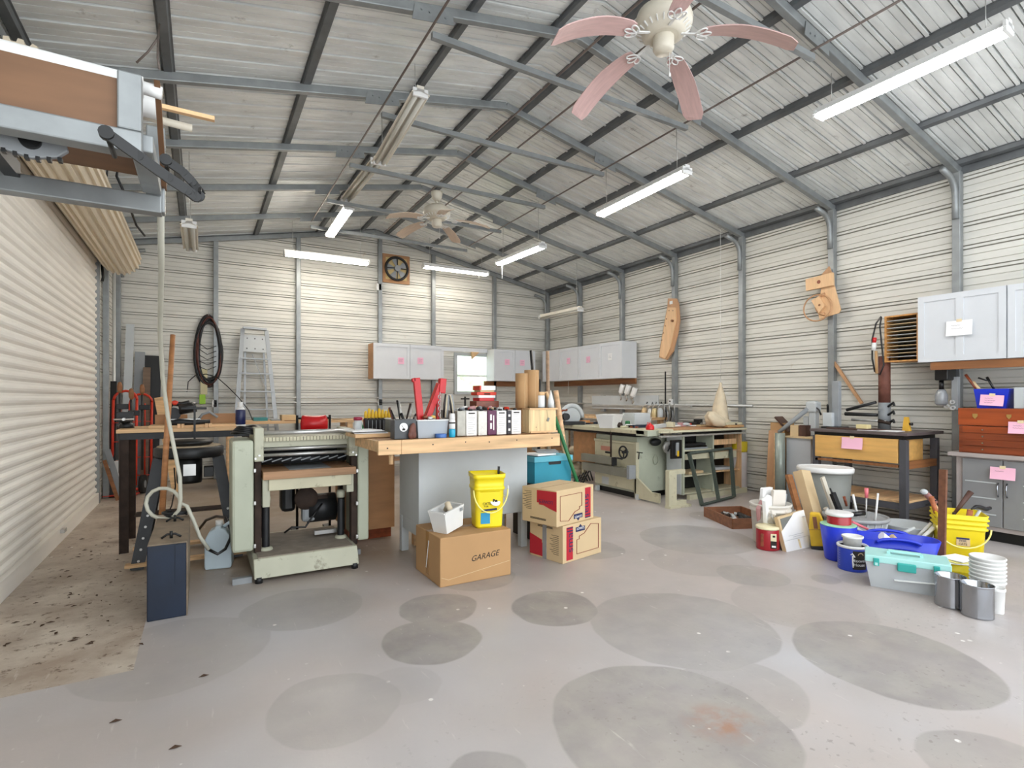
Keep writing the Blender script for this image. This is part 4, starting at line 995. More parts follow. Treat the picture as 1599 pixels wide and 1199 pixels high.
wo('dowel', M().cyl((XG(610, CYF + .1), CYF + .09, CZB - .075), (XG(610, CYF + .1), CYF + .09, CZB + .07), .016, n=12), pine, r)
a = XG(553, 3.8); b_ = XG(617, 3.8)
TB0, TB1 = XG(555, 3.85), XG(618, 3.85)
one('plank', M().box(TB0, TB1, 3.85, 4.15, .986, 1.012), pine, 'short pine board between planer and counter, under the papers', 'board', bev=.002)
r = T('paper_stack', 'open binder and papers lying on the short pine board', 'papers', (XG(580, 3.9), 3.95, 1.012))
for k in range(4): wo('sheet', M().cb((XG(583, 3.9) - .02 * k, 3.98 + .01 * k, 1.016 + .006 * k), (.24, .19, .005), (0, 0, .15 * k - .2)), paper if k != 1 else blk, r)
# plywood base cabinet
a, b = XG(545, 4.75), XG(616, 4.75)
r = T('plywood_cabinet', 'brown plywood base cabinet between planer and grey cabinet', 'cabinet', ((a + b) / 2, 5.0, 0))
wo('panel', M().box(a, b, 4.75, 5.3, .10, .95), ply, r); wo('toe_kick', M().box(a + .01, b - .01, 4.82, 5.25, 0, .10), maho, r)
# grey metal cabinet
r = T('grey_steel_cabinet', 'light grey metal cabinet on stubby legs under the pine counter', 'cabinet', (1.91, 4.2, 0))
gx0, gx1, gy0, gy1, gz0, gz1 = 1.44, 2.42, 3.90, 4.36, .30, .955
wo('body', M().box(gx0, gx1, gy0, gy1, gz0, gz1 - .0), lgrey, r, bev=.004)
for x in (gx0 + .03, gx1 - .03):
    for y in (gy0 + .03, gy1 - .03): wo('leg', M().box(x - .03, x + .03, y - .03, y + .03, 0, gz0), lgrey, r, bev=.003)
wo('leg_rail', M().box(gx0 + .005, gx0 + .03, gy0 + .06, gy1 - .06, gz0 - .10, gz0), lgrey, r); wo('front_rail', M().box(gx0 + .06, gx1 - .06, gy1 - .03, gy1 - .01, gz0 - .05, gz0), lgrey, r)
# cardboard box GARAGE
bx0, by0 = 1.380, 3.33; bx1 = 1.928; by1 = 3.80; bh = AY(687, 841, by0)[1]
r = T('cardboard_box', 'big plain cardboard box with GARAGE handwritten on its front', 'box', ((bx0 + bx1) / 2, (by0 + by1) / 2, 0))
wo('carton', M().box(bx0, bx1, by0, by1, 0, bh), cardb, r, bev=.006)
m = M(); ym = (by0 + by1) / 2; m.box(bx0 + .0, bx1, ym - .03, ym + .03, bh, bh + .001); m.box(bx0 - .001, bx0, ym - .03, ym + .03, .03, bh); wo('packing_tape', m, mat('brown packing tape', srgb('a57a48'), .25, 0, .05), r)
m = M(); m.bar((bx0 - .001, ym - .03, bh - .06), (bx0 - .001, ym + .02, .07), .012, .002, (1, 0, 0)); wo('torn_tape', m, paper, r)
m = M(); m.bar((bx0 + .01, by0 - .001, .065), (bx0 + .06, by0 - .001, .045), .001, .003); m.bar((bx0 + .06, by0 - .001, .045), (bx1 - .01, by0 - .001, .105), .001, .003); wo('crease', m, cardp, r)
cxw = AY(757, 868, by0); lx0, ly0, _z = r.location
t_ = txt('handwriting', 'GARAGE', .056, blackink, r, face((cxw[0] - lx0, by0 - .0008 - ly0, cxw[1] + .0), ry=math.radians(4)), shear=.35, ext=.0004)
t_.scale = (1, 1, 1)
# white wedge bin on the box
wx, wy = XG(700, 3.5), 3.50
r = T('white_bin', 'white slanted plastic bin tipped on top of the garage box', 'bin', (wx, wy, bh), .45)
m = M(); v = []
for a, b, z in ((-.085, -.06, 0), (.085, -.06, 0), (.085, .06, 0), (-.085, .06, 0), (-.10, -.075, .15), (.10, -.075, .15), (.10, .075, .15), (-.10, .075, .15)): v.append((a, b, z))
m.add(v, [(3, 2, 1, 0), (0, 1, 5, 4), (1, 2, 6, 5), (2, 3, 7, 6), (3, 0, 4, 7)]); o_ = ob('bin_shell', m, wht, r, solid=.006)
m = M()
for a, b in (((-.10, -.075), (.10, -.075)), ((.10, -.075), (.10, .075)), ((.10, .075), (-.10, .075)), ((-.10, .075), (-.10, -.075))): m.bar((*a, .15), (*b, .15), .016, .01)
ob('rim', m, wht, r); m = M(); m.tube([(-.01, -.05, .14), (.0, -.02, .185), (.03, .0, .17), (.02, .03, .12)], [.02, .022, .018, .015], 8); ob('glove_tip', m, canvas, r)
r.rotation_euler = (.0, -.17, .45); r.location.z += .018
ob('bin_label', M().box(.055, .085, -.0825, -.081, .115, .137), mgrey, r)
# yellow bucket helper: rounded square pail
def rsq(w, rad, n=5):
    pts = []
    for cx_, cy_, a0 in ((w - rad, w - rad, 0), (-w + rad, w - rad, PI / 2), (-w + rad, -w + rad, PI), (w - rad, -w + rad, 3 * PI / 2)):
        for k in range(n + 1): a = a0 + PI / 2 * k / n; pts.append((cx_ + rad * math.cos(a), cy_ + rad * math.sin(a)))
    return pts
def loft(m, rings):   # rings = [(half width, corner radius, z)]
    v = []; n = None
    for w, rd, z in rings: p = rsq(w, rd); n = len(p); v += [(a, b, z) for a, b in p]
    m.add(v, [(i * n + k, i * n + (k + 1) % n, (i + 1) * n + (k + 1) % n, (i + 1) * n + k) for i in range(len(rings) - 1) for k in range(n)] + [[n - 1 - k for k in range(n)]], True)
    return m
yx, yy = XG(757, 3.55), 3.52
YH = .345
r = T('yellow_pail', 'tall square yellow litter pail standing on the garage box', 'bucket', (yx, yy, bh), -.25); r.scale = (1.13, 1.13, 1.13)
m = M(); loft(m, [(.086, .03, 0), (.096, .03, .24), (.102, .03, .243), (.103, .03, .26), (.098, .03, .262), (.100, .03, .315), (.106, .03, .317), (.107, .03, .345), (.101, .028, .345), (.098, .028, .30), (.088, .03, .01)]); ob('pail_body', m, yel, r)
m = M(); m.tube([(.112 * math.cos(PI + PI * k / 12), -.118 - .012 * math.sin(PI * k / 12), .25 - .145 * math.sin(PI * k / 12)) for k in range(13)], .0045, 8); ob('bail_handle', m, mat('pale yellow plastic', srgb('f3e98a'), .4, 0, 0), r)
m = M(); m.tube([(.115, -.11, .27), (.135, -.05, .21), (.137, .02, .16), (.12, .08, .2)], .0045, 8); ob('rope_handle', m, wht, r)
m = M(); m.box(-.06, .0, -.0945, -.0925, .03, .10); ob('blue_label', m, mat('sky blue print', srgb('2590bd'), .5, 0, 0), r)
m = M(); m.cyl((.035, -.0945, .165), (.035, -.097, .168), .032, n=24); ob('white_label_disc', m, paper, r)
m = M(); 
for a, b, c in ((.025, .18, .007), (.04, .172, .009), (.05, .158, .008), (.043, .148, .006), (.022, .166, .006)): m.cyl((a, -.0975, b), (a, -.0985, b), c, n=10)
ob('label_spots', m, blackink, r)
m = M(); m.bar((-.055, -.097, .115), (.045, -.0975, .122), .002, .012); ob('label_stripe', m, navyk, r)
txt('label_text', 'FOR', .016, blackink, r, face((-.025, -.0965, .140)), ext=.0003); txt('label_text', 'CATS', .022, blackink, r, face((-.022, -.0970, .1275 + .03)), ext=.0003)
ob('tool_handle', M().bar((.07, -.02, .25), (.075, -.03, .385), .012, .014), blkp, r)
# two moving boxes with red print
def lowes(loc, rz, w, d, h, flip, label):
    r = T('moving_box', label, 'box', loc, rz)
    ob('carton', M().box(0, w, 0, d, 0, h), cardp, r, bev=.004)
    def Z(z): return h - z if flip else z
    def X(x): return w - x if flip else x
    rb = M(); a, b = X(.04), X(.04 + .075); rb.box(min(a, b), max(a, b), -.0012, 0, h * .06, h * .94); ob('red_band', rb, redink, r)
    m = M(); pl = [(.16, .05), (.16, .165), (.19, .168), (.19, .19), (.25, .205), (.33, .27), (w - .04, .255), (w - .04, .05)]
    pl = [(X(x), Z(z * h / .30)) for x, z in pl]
    if not flip: pass
    for p, q in zip(pl, pl[1:] + pl[:1]): m.bar((p[0], -.001, p[1]), (q[0], -.001, q[1]), .002, .008, (0, 1, 0))
    ob('red_outline', m, mat('dark red print', srgb('7d2019'), .7, 0, 0), r)
    lx_ = X(.205); lz = Z(h * .84); s_ = -1 if not flip else 1
    m = M(); m.pr([(lx_ - .055, lz - .022), (lx_ + .055, lz - .022), (lx_ + .055, lz + .014), (lx_ + .02, lz + .014), (lx_, lz + .034), (lx_ - .02, lz + .014), (lx_ - .055, lz + .014)] if not flip else
             [(lx_ - .055, lz + .022), (lx_ - .055, lz - .014), (lx_ - .02, lz - .014), (lx_, lz - .034), (lx_ + .02, lz - .014), (lx_ + .055, lz - .014), (lx_ + .055, lz + .022)], 'y', -.002, 0); ob('logo_shape', m, navyk, r)
    txt('logo_text', "LOWE'S", .026, paper, r, face((lx_, -.0026, lz)), ext=.0004) if not flip else txt('logo_text', "LOWE'S", .026, paper, r, face((lx_, -.0026, lz), ry=PI), ext=.0004)
    txt('size_text', 'small', .10, navyk, r, face((X(.085), -.0018, h * .60 if not flip else h * .40), ry=(PI / 2 if not flip else -PI / 2)), ext=.0004)
    m = M()
    # left side: red wedge and small print lines
    if flip: pg = [(0, h * .97), (.0, h * .42), (d * .2, h * .48), (d * .38, h * .55), (d * .5, h * .55), (d * .5, h * .6), (d * .56, h * .6), (d * .56, h * .95)]
    else: pg = [(d, h * .05), (d, h * .62), (d * .86, h * .58), (d * .62, h * .5), (d * .62, h * .42), (d * .48, h * .42), (d * .48, h * .3), (d * .58, h * .05)]
    m.pr(pg, 'x', -.0012, 0); ob('red_side_print', m, redink, r)
    m = M()
    for k in range(11):
        zz = h * (.38 + .05 * k) if flip else h * (.2 + .05 * k); c0 = d * .72 if flip else d * .12
        m.box(-.0015, 0, c0, c0 + d * (.16 + .05 * ((k * 7) % 3)), zz, zz + .003)
    for zz in (.12, .15) if flip else (.86, .89): m.box(-.0015, 0, d * .3, d * .75, h * zz, h * zz + .005)
    ob('small_print', m, blackink, r)
    if flip: txt('side_logo', "LOWE'S", .04, navyk, r, face((-.0016, d * .3, h * .66), rz=-PI / 2, ry=PI), ext=.0004)
    m = M(); m.box(.02, w - .02, d / 2 - .002, d / 2 + .002, h, h + .0008); ob('flap_seam', m, brownw, r)
    return r
lw, ld, lh = .47, .36, .265
rzl = math.atan2(3.457 - 3.348, 2.897 - 2.400)
a, b = G(879, 881)
r1 = lowes((a, b, 0), rzl, lw, ld, AY(879, 822, b)[1], False, 'lower cardboard moving box with red print, upright logo and grey tape')
h1 = AY(879, 822, b)[1]
m = M(); m.box(-.003, 0, ld * .48, ld * .60, .0, h1); ob('duct_tape', m, mat('grey duct tape', srgb('9a9da0'), .35, .3, .1), r1)
m = M(); m.add([(lw, .1, h1 * .75), (lw + .05, .09, h1 * .62), (lw, .1, h1 * .55)], [(0, 1, 2)]); ob('red_tag', m, redink, r1, solid=.002)
lowes((a - .065, b - .01, h1 + .002), rzl + .05, lw, ld, .275, True, 'upper cardboard moving box set upside down, red print, on its twin')
# teal file box behind
ty = 4.02; a, b_, zt, zb = FR(829, 712, 892, 770, ty)
r = T('teal_box', 'teal cardboard file box with an oval hand slot behind the moving boxes', 'box', ((a + b_) / 2, ty + .2, 0))
tb = T('teal_box_stand', 'dark crate on the floor holding up the teal file box', 'crate', ((a + b_) / 2 + .0, ty + .25, 0))
wo('crate_body', M().box(a + .02, b_, ty + .03, ty + .35, 0, .50), blk, tb)
r.location = ((a + b_) / 2, ty + .2, .50)
wo('box_body', M().box(a + .04, b_, ty, ty + .34, .50, zt - .05), teal, r, bev=.004)
wo('lid', M().box(a + .03, b_ + .01, ty - .012, ty + .35, zt - .05, zt), mat('light teal lid', srgb('5fb0c4'), .6, 0, .05), r, bev=.004)
c, d, z1, z0 = FR(857, 719, 876, 724, ty - .002)
m = M(); m.pr([(c, z0), (c + .01, z0 - .006), (d - .01, z0 - .006), (d, z0), (d, z1), (d - .01, z1 + .004), (c + .01, z1 + .004), (c, z1)], 'y', ty - .003, ty); wo('hand_slot', m, blk, r)
one('magazine', M().cb(((a + b_) / 2 - .06, ty + .12, zt + .012), (.26, .2, .014), (0, .03, .3)), paper, 'crumpled white and black magazine on the teal box lid', 'magazine')
one('magazine', M().cb(((a + b_) / 2 + .05, ty + .16, zt + .03), (.2, .16, .012), (.05, .0, -.4)), mgrey, 'grey leaflet lying on the magazine on the teal box', 'magazine')
# ---------------------------------------------------------------- things on the counter
TC = CZT
# screwdriver rack
y = 4.3; x0, x1, zt, zb = FR(570, 654, 612, 682, y)
r = T('screwdriver_rack', 'black rack of yellow-handled screwdrivers beside the planer', 'tool rack', ((x0 + x1) / 2, y, .94))
r.location.z = TC
wo('rack_block', M().box(x0, x1, y, y + .06, TC - .01, zt), blkp, r, bev=.003)
wo('rack_stand', M().box(x0, x1, y - .0, y + .05, TC - .011, TC - .004), blkp, r)
m = M()
for k in range(7): xx = x0 + (x1 - x0) * (k + .5) / 7 + .012; m.box(xx - .002, xx + .002, y - .002, y, TC + .03, zt - .01)
wo('slot_marks', m, mgrey, r)
for k in range(8):
    xx = x0 + (x1 - x0) * (k + .5) / 8; hh = .085 + .02 * ((k * 5) % 3) / 2
    s_ = T('screwdriver', 'yellow-handled screwdriver in the black rack, %s from the left' % ('first', 'second', 'third', 'fourth', 'fifth', 'sixth', 'seventh', 'eighth')[k], 'screwdriver', (xx, y + .03, zt - .02), group='screwdrivers in the black rack')
    ob('handle', M().lathe([(.006, 0), (.012, .02), (.014, .05), (.011, hh - .01), (.007, hh), (0, hh + .001)], n=10), yelt, s_); ob('handle_band', M().lathe([(.0125, .015), (.0128, .028)], n=10), blkp, s_)
x, z = AY(559, 641, 4.05); r = T('marker_jar', 'clear jar with a dark red lid left of the screwdriver rack', 'jar', (x, 4.05, TC)); ob('glass', M().lathe([(.028, 0), (.03, .09), (.03, .12)], n=20), clearp, r); ob('lid', M().lathe([(.032, .12), (.033, .14), (.028, .145), (0, .145)], n=20), mat('dark red lid', srgb('8e1c3a'), .4, 0, 0), r)
one('wood_cone', M().lathe([(.03, 0), (.008, .07), (0, .075)], (XG(555, 4.1), 4.1, TC), 14), pine, 'small pale wooden cone on the counter end', 'cone')
one('glue_bottle', M().lathe([(.022, 0), (.024, .06), (.010, .085), (.008, .1), (0, .101)], (XG(563, 4.3), 4.3, TC), 14), green, 'small green bottle behind the wooden cone', 'bottle')
# tool tray with handles
y = 3.95; x0, x1, zt, zb = FR(610, 653, 653, 688, y)
r = T('tool_tray', 'white-rimmed tray of dark hand tools behind the dial meter', 'tray', ((x0 + x1) / 2, y + .07, TC))
wo('tray_shell', M().box(x0, x1, y, y + .14, TC - .004, zt - .006), greyp, r); wo('tray_rim', M().box(x0 - .006, x1 + .006, y - .006, y + .146, zt - .008, zt), wht, r, bev=.003)
for k, (u0, v0, u1, v1, rr, ma) in enumerate(((608, 636, 616, 655, .009, cordb), (610, 640, 622, 656, .008, blkp), (620, 625, 626, 655, .007, blkp), (623, 626, 630, 655, .007, steel), (626, 645, 634, 655, .012, blkp), (641, 630, 632, 655, .008, rusty), (644, 629, 638, 655, .006, steel), (650, 646, 640, 656, .009, gunm), (648, 650, 652, 656, .01, steel))):
    p = LP(u0, v0, 3.98); q = LP(u1, v1, 3.98)
    one('hand_tool', M().cyl((q[0], q[1], q[2] - .05), p, rr * .8, rr, 8), ma, '%s tool handle sticking up from the white-rimmed tray, %s from left' % (('brown', 'black', 'tall black', 'tall bright', 'thick black', 'rusty slanted', 'thin bright', 'iron', 'short bright')[k], ('first', 'second', 'third', 'fourth', 'fifth', 'sixth', 'seventh', 'eighth', 'ninth')[k]), 'tool')
# dial meter
y = 3.60; x0, x1, zt, zb = FR(616, 655, 650, 688, y)
r = T('dial_meter', 'dark grey instrument box with a round white dial on the counter', 'meter', ((x0 + x1) / 2, y + .05, TC))
wo('case', M().box(x0, x1, y, y + .10, TC, zt), mat('slate case', srgb('4a4d50'), .5, 0, .05), r, bev=.004)
a, z = AY(630, 667, y); wo('dial', M().cyl((a, y - .006, z), (a, y, z), .030, n=28), paper, r)
m = M(); m.pr([(a - .012, z - .022), (a + .012, z - .022), (a + .008, z - .008), (a - .008, z - .008)], 'y', y - .008, y - .006); m.bar((a, y - .007, z - .01), (a - .014, y - .007, z + .014), .001, .002); wo('dial_needle', m, blackink, r)
# leather holster
y = 3.58; a, z = AY(644, 670, y)
m = M(); m.ell((a, y, TC + .055), (.026, .016, .058), 12, 8, (0, .15, 0)); m.ell((a - .016, y - .005, TC + .028), (.018, .014, .026), 10, 6); m.ell((a + .014, y, TC + .03), (.016, .014, .03), 10, 6)
one('leather_pouch', m, mat('brown leather', srgb('6b4136'), .6, 0, .2, 30), 'small brown leather pouch leaning on the dial meter', 'pouch')
# clear grey bin
y = 3.62; x0, x1, zt, zb = FR(652, 656, 700, 688, y)
r = T('grey_bin', 'cloudy grey plastic bin holding the red steel bars', 'bin', ((x0 + x1) / 2, y + .1, TC))
m = M(); n = 1; ww = .012
v = [(x0 + ww, y + ww, TC), (x1 - ww, y + ww, TC), (x1 - ww, y + .2 - ww, TC), (x0 + ww, y + .2 - ww, TC), (x0, y, zt), (x1, y, zt), (x1, y + .2, zt), (x0, y + .2, zt)]
m.add(v, [(3, 2, 1, 0), (0, 1, 5, 4), (1, 2, 6, 5), (2, 3, 7, 6), (3, 0, 4, 7)]); wo('bin_shell', m, mat('cloudy grey plastic', srgb('a9afb5'), .4, 0, .05), r, solid=.004)
m = M()
for p, q in (((x0, y), (x1, y)), ((x1, y), (x1, y + .2)), ((x1, y + .2), (x0, y + .2)), ((x0, y + .2), (x0, y))): m.bar((*p, zt), (*q, zt), .014, .008)
wo('rim', m, wht, r)
def P3(u, v, y): a, z = AY(u, v, y); return Vector((a, y, z))
yb = 3.72
r = T('red_bar', 'upright red steel bar with a hooked top in the grey bin', 'steel bar', (P3(656, 660, yb)))
a, b = P3(650, 590, yb), P3(657, 660, yb)
wo('bar', M().bar(b, a, .048, .03, (0, 1, 0)), red, r, bev=.003); wo('hook', M().bar(a + Vector((-.005, 0, -.012)), P3(643, 594, yb), .03, .028), red, r, bev=.006)
r = T('red_puller', 'slanted red steel puller leaning to the right in the grey bin', 'steel bar', P3(668, 660, yb + .04))
wo('arm', M().bar(P3(667, 655, yb + .04), P3(688, 600, yb + .04), .042, .03, (0, 1, 0)), red, r, bev=.004)
wo('second_arm', M().bar(P3(664, 650, yb + .07), P3(684, 598, yb + .07), .02, .03, (0, 1, 0)), redor, r, bev=.004)
wo('head', M().bar(P3(689, 614, yb + .04), P3(691, 591, yb + .04), .05, .05, (0, 1, 0)), red, r, bev=.004)
wo('lower_arm', M().bar(P3(684, 655, yb + .06), P3(685, 612, yb + .06), .03, .03, (0, 1, 0)), red, r, bev=.004)
m = M()
for k in range(9):
    c = P3(687 - (k % 2), 615 + 4.6 * k, yb - .02); e = (0, 0, 0)
    m.tube([c + Vector(((.009 if k % 2 else .003) * math.cos(t), (.003 if k % 2 else .009) * math.cos(t), .014 * math.sin(t))) for t in [2 * PI * i / 10 for i in range(10)]], .003, 5, True)
one('chain', m, steel, 'steel chain hanging over the red puller', 'chain')
for k, (ma, lb) in enumerate(((blkp, 'black strap'), (canvas, 'tan strap'), (mgrey, 'grey strap'))):
    one('strap', M().tube([P3(693 + 2 * k, 652, yb), P3(694 + 3 * k, 630, yb), P3(696 + 2 * k, 616, yb), P3(701 + 2 * k, 617, yb), P3(704 + 2 * k, 632, yb), P3(706 + 2 * k, 652, yb)], .008, 6), ma, lb + ' looped over the right end of the grey bin', 'strap')
for k, (u, v, rr, ma, lb) in enumerate(((672, 653, .016, steel, 'bright socket lying at the bin edge'), (676, 651, .013, mat('amber handle', srgb('d9b25a'), .4, 0, 0), 'amber handle lying at the bin edge'), (664, 651, .014, maho, 'dark red handle lying at the bin edge'))):
    one('tool', M().ell(P3(u, v, yb - .05), (rr * 1.6, rr, rr)), ma, lb, 'tool')
# bottle and tape roll
bottle(706, 652, 689, 3.60, TC, .022, (('base', 0, .35, 1.1, 1.1, mat('cyan liquid', srgb('22a3c7'), .2, 0, 0)), ('label', .35, .75, 1.05, 1.05, wht), ('neck_band', .55, .66, 1.08, 1.08, blackink), ('cap', .75, 1, 1, .9, wht)), 'marker_bottle', 'small bottle with cyan base and striped white top beside the steel cans')
x = XG(690, 3.58); one('tape_roll', M().lathe([(.022, 0), (.040, 0), (.042, .004), (.042, .024), (.040, .028), (.022, .028), (.022, 0)], (x, 3.60, TC), 28), mat('painter blue', srgb('4a72b4'), .5, 0, .05), 'roll of blue masking tape lying flat on the counter', 'tape')
# row of rectangular tins
y = 3.66
zt0 = AY(760, 641, y)[1]
tin = mat('scuffed pale tin label', srgb('dcdad2'), .5, .1, .1, 40, dirt=(srgb('8d8a84'), 30, .60)); tinw = mat('white tin label', srgb('ebe9e4'), .5, 0, .04, 40, dirt=(srgb('bdb9b0'), 45, .62)); tinp = mat('purple tin label', srgb('5d2348'), .45, 0, .05); tind = mat('dark tin label', srgb('2c2a30'), .45, 0, .05); ting = mat('grey tin side', srgb('a9a69c'), .4, .3, .12, 20)
for k, (u0, u1, ma, lb) in enumerate(((714, 727.5, ting, 'bare grey steel solvent tin, leftmost of the row on the counter'), (728, 745, tinw, 'white-labelled solvent tin, second of the row'), (747, 761, tin, 'scuffed pale solvent tin, third of the row'),
                                      (762, 775.5, tinp, 'purple and black solvent tin, fourth of the row'), (776, 791, tinw, 'white-labelled solvent tin right of the purple one'), (792, 798.5, tind, 'dark-sided solvent tin, sixth of the row'), (799, 814, tinw, 'white-labelled solvent tin, rightmost of the row'))):
    a, b = XG(u0, y), XG(u1, y); hh = zt0 - TC - .002 * (k % 3)
    r = T('solvent_tin', lb, 'tin', ((a + b) / 2, y + .05, TC))
    w = (b - a) / 2 - .001
    ob('tin_body', M().box(-w, w, -.05, .05, 0, hh), ma, r, bev=.004); ob('cap', M().cyl((w * .3, 0, hh), (w * .3, 0, hh + .014), min(w * .6, .016), n=14), gunm, r)
    m = M()
    if ma is tinp:
        for z in (.25, .6): m.box(-w * .55, -w * .1, -.0515, -.05, hh * z, hh * (z + .24))
        m.box(w * .2, w * .45, -.0515, -.05, hh * .2, hh * .8); ob('label_window', m, tinw, r)
    elif ma is tind:
        for z in (.15, .5, .75): m.box(-w * .5, w * .5, -.0515, -.05, hh * z, hh * (z + .1))
        ob('label_window', m, tinw, r)
    elif ma is tinw:
        for q in range(9): m.box(-w * .7, w * (.7 - .25 * ((q * 5 + k) % 3)), -.0512, -.05, hh * (.10 + .088 * q), hh * (.10 + .088 * q) + .0018)
        ob('label_lines', m, mgrey, r); m = M(); m.box(-w * .6, w * .6, -.0515, -.05, hh * .88, hh * .93); ob('label_heading', m, blackink, r)
# a board of odds and ends behind the tins, then the stack of red boxes
yb = 3.80; x0, x1 = XG(712, yb), XG(800, yb); zz = AY(760, 640, yb)[1]
r = T('parts_tray', 'shallow grey tray across the back of the tins, full of small parts', 'tray', ((x0 + x1) / 2, yb + .15, TC))
wo('tray_box', M().box(x0, x1, yb - .01, yb + .3, TC, zz - .002), mgrey, r)
rnd = random.Random(4); cols = [steel, gunm, mgrey, wht, rusty, blkp, redor, mat('rose plastic', srgb('b98a8a'), .5, 0, 0), cardp]
nms = ['bolt', 'hinge', 'knob', 'caster', 'bracket', 'washer stack', 'clip', 'coupling']
adj = ['bright', 'iron', 'grey', 'white', 'rusty', 'black', 'red', 'rose', 'tan']
for k in range(26):
    u = 715 + k * 3.15; c = k % 9; p = P3(u, 638, yb + .02 + .1 * rnd.random()); s_ = .010 + .010 * rnd.random()
    m = M()
    if k // 9 == 0: m.cyl(p + Vector((-s_ * 1.5, 0, s_)), p + Vector((s_ * 1.5, .01, s_ * 1.1)), s_ * .6, s_ * .9, 8)
    elif k // 9 == 1: m.ell(p + Vector((0, 0, s_)), (s_ * 1.2, s_, s_ * .9), 8, 6)
    else: m.cb(p + Vector((0, 0, s_ * .8)), (s_ * 2.4, s_ * 1.6, s_ * 1.4), (0, .2 * rnd.random(), rnd.random()))
    m.v = [(a, b, c2 - p.z + zz - .004) for a, b, c2 in m.v]
    one('small_part', m, cols[c], '%s %s lying on the tray behind the tins' % (adj[c], ('bolt', 'knob', 'bracket')[k // 9]), 'hardware', group='loose parts on the tray behind the tins')
yb = 4.0
boxes = ((744, 779, 626, 637, maho, 'dark red cardboard box at the bottom of the small stack'), (749, 772, 621, 626, red, 'flat red box second in the small stack'), (748, 774, 617, 621, paper, 'white flat box third in the small stack'),
         (746, 776, 612, 617, redor, 'orange flat box fourth in the small stack'), (751, 773, 609, 612, cardp, 'tan flat box fifth in the small stack'), (750, 775, 602, 609, paper, 'white box with a red end on top of the small stack'))
for k, (u0, u1, v0, v1, ma, lb) in enumerate(boxes):
    a, b, zt, zb = FR(u0, v0, u1, v1, yb)
    if k == 0: zb = zz - .002
    o_ = one('parts_box', M().box(a, b, yb + .003 * k, yb + .13, zb, zt - .0005), ma, lb, 'box', bev=.002)
    if k in (5,): ob('red_end', M().box(-(b - a) / 2 - .001, -(b - a) / 2 + .012, -.067, .067, 0, zt - zb - .0005), redor, o_)
    if k == 3: ob('brand_strip', M().box(-.03, .03, -.065, -.0635, .006, .016), blackink, o_)
# small stand with valve behind, and back wall bits
p = P3(719, 615, 4.4); r = T('water_valve', 'black valve handle standing behind the tray before the window', 'valve', (p.x, 4.3, TC))
ob('stem', M().cyl((0, 0, 0), (0, 0, .30), .009, n=8), blk, r); ob('cross_handle', M().bar((-.04, 0, .28), (.04, 0, .28), .012, .012), blk, r)
# pine crate and cardboard behind, with tubes on top
y = 3.70; x0, x1, zt, zb = FR(826, 637, 868, 676, y)
r = T('pine_crate', 'small pale pine crate with a hanging tag at the right end of counter', 'crate', ((x0 + x1) / 2, y + .12, TC))
wo('crate_body', M().box(x0, x1, y, y + .24, TC, zt), wood('crate pine', 'dcc394', st=(12, 12, 1)), r, bev=.002)
wo('top_lip', M().box(x0 - .002, x1 + .01, y - .012, y + .25, zt - .014, zt), pine, r); wo('bottom_lip', M().box(x0 + .01, x1 + .006, y - .015, y, TC, TC + .014), pine, r)
p = P3(856, 655, y - .006); m = M(); m.cb((p.x, p.y, p.z), (.02, .003, .032), (0, .4, 0)); wo('tag', m, greyp, r); wo('tag_string', M().cyl(P3(854, 640, y - .006), p, .0012, n=4), gunm, r)
wo('knot', M().cyl(P3(837, 667, y), P3(837, 667, y - .001), .004, n=8), brownw, r)
y2 = y + .1; a = XG(815, y2); one('cardboard_carton', M().box(a, XG(826, y2) - .004, y2, y2 + .2, TC, AY(820, 637, y2)[1]), cardb, 'narrow brown carton between the tins and the pine crate', 'box', bev=.003)
ZC = zt
for k, (u0, u1, v0, lb) in enumerate(((806, 823, 583, 'pale brown cardboard tube, shorter left one of the pair'), (820, 840, 578, 'pale brown cardboard tube, taller right one of the pair'))):
    yy = y + .12 + .02 * k; a, b = XG(u0, yy), XG(u1, yy); z1 = AY((u0 + u1) / 2, v0, yy)[1]; rr = (b - a) / 2 * .98
    r = T('cardboard_tube', lb, 'tube', ((a + b) / 2, yy, ZC - (0 if k else .0)))
    H2 = z1 - ZC; ob('tube_wall', M().lathe([(rr, 0), (rr, H2), (rr * .92, H2), (rr * .92, .01), (0, .01)], n=28), cardb, r)
    ob('seam', M().box(-.001, .001, -rr - .001, -rr + .001, 0, H2), cardp, r)
a, zz2 = AY(844, 606, y + .1); r = T('white_canister', 'white canister with a wooden lid on the pine crate', 'canister', (a, y + .1, ZC))
ob('jar', M().lathe([(.033, 0), (.036, .01), (.036, .10), (.033, .105)], n=24), wht, r); ob('wooden_lid', M().lathe([(.036, .105), (.038, .11), (.038, .132), (.036, .135), (0, .135)], n=24), pine, r)
a, zz2 = AY(858, 606, y + .1); m = M(); m.lathe([(.030, 0), (.026, .06), (.010, .12), (.003, .15), (0, .151)], (a, y + .08, ZC), 16); one('white_funnel', m, wht, 'white pointed funnel standing right of the canister', 'funnel')
for k, (u, v0, lb) in enumerate(((834, 590, 'first black glue cartridge between tube and canister'), (838, 592, 'second black glue cartridge'), (843, 592, 'third black glue cartridge, rightmost'))):
    p = P3(u, v0, y + .2); one('black_cartridge', M().cyl((p.x, p.y, ZC), (p.x, p.y, p.z), .010, n=12), blkp, lb + ' behind the canister', 'cartridge')
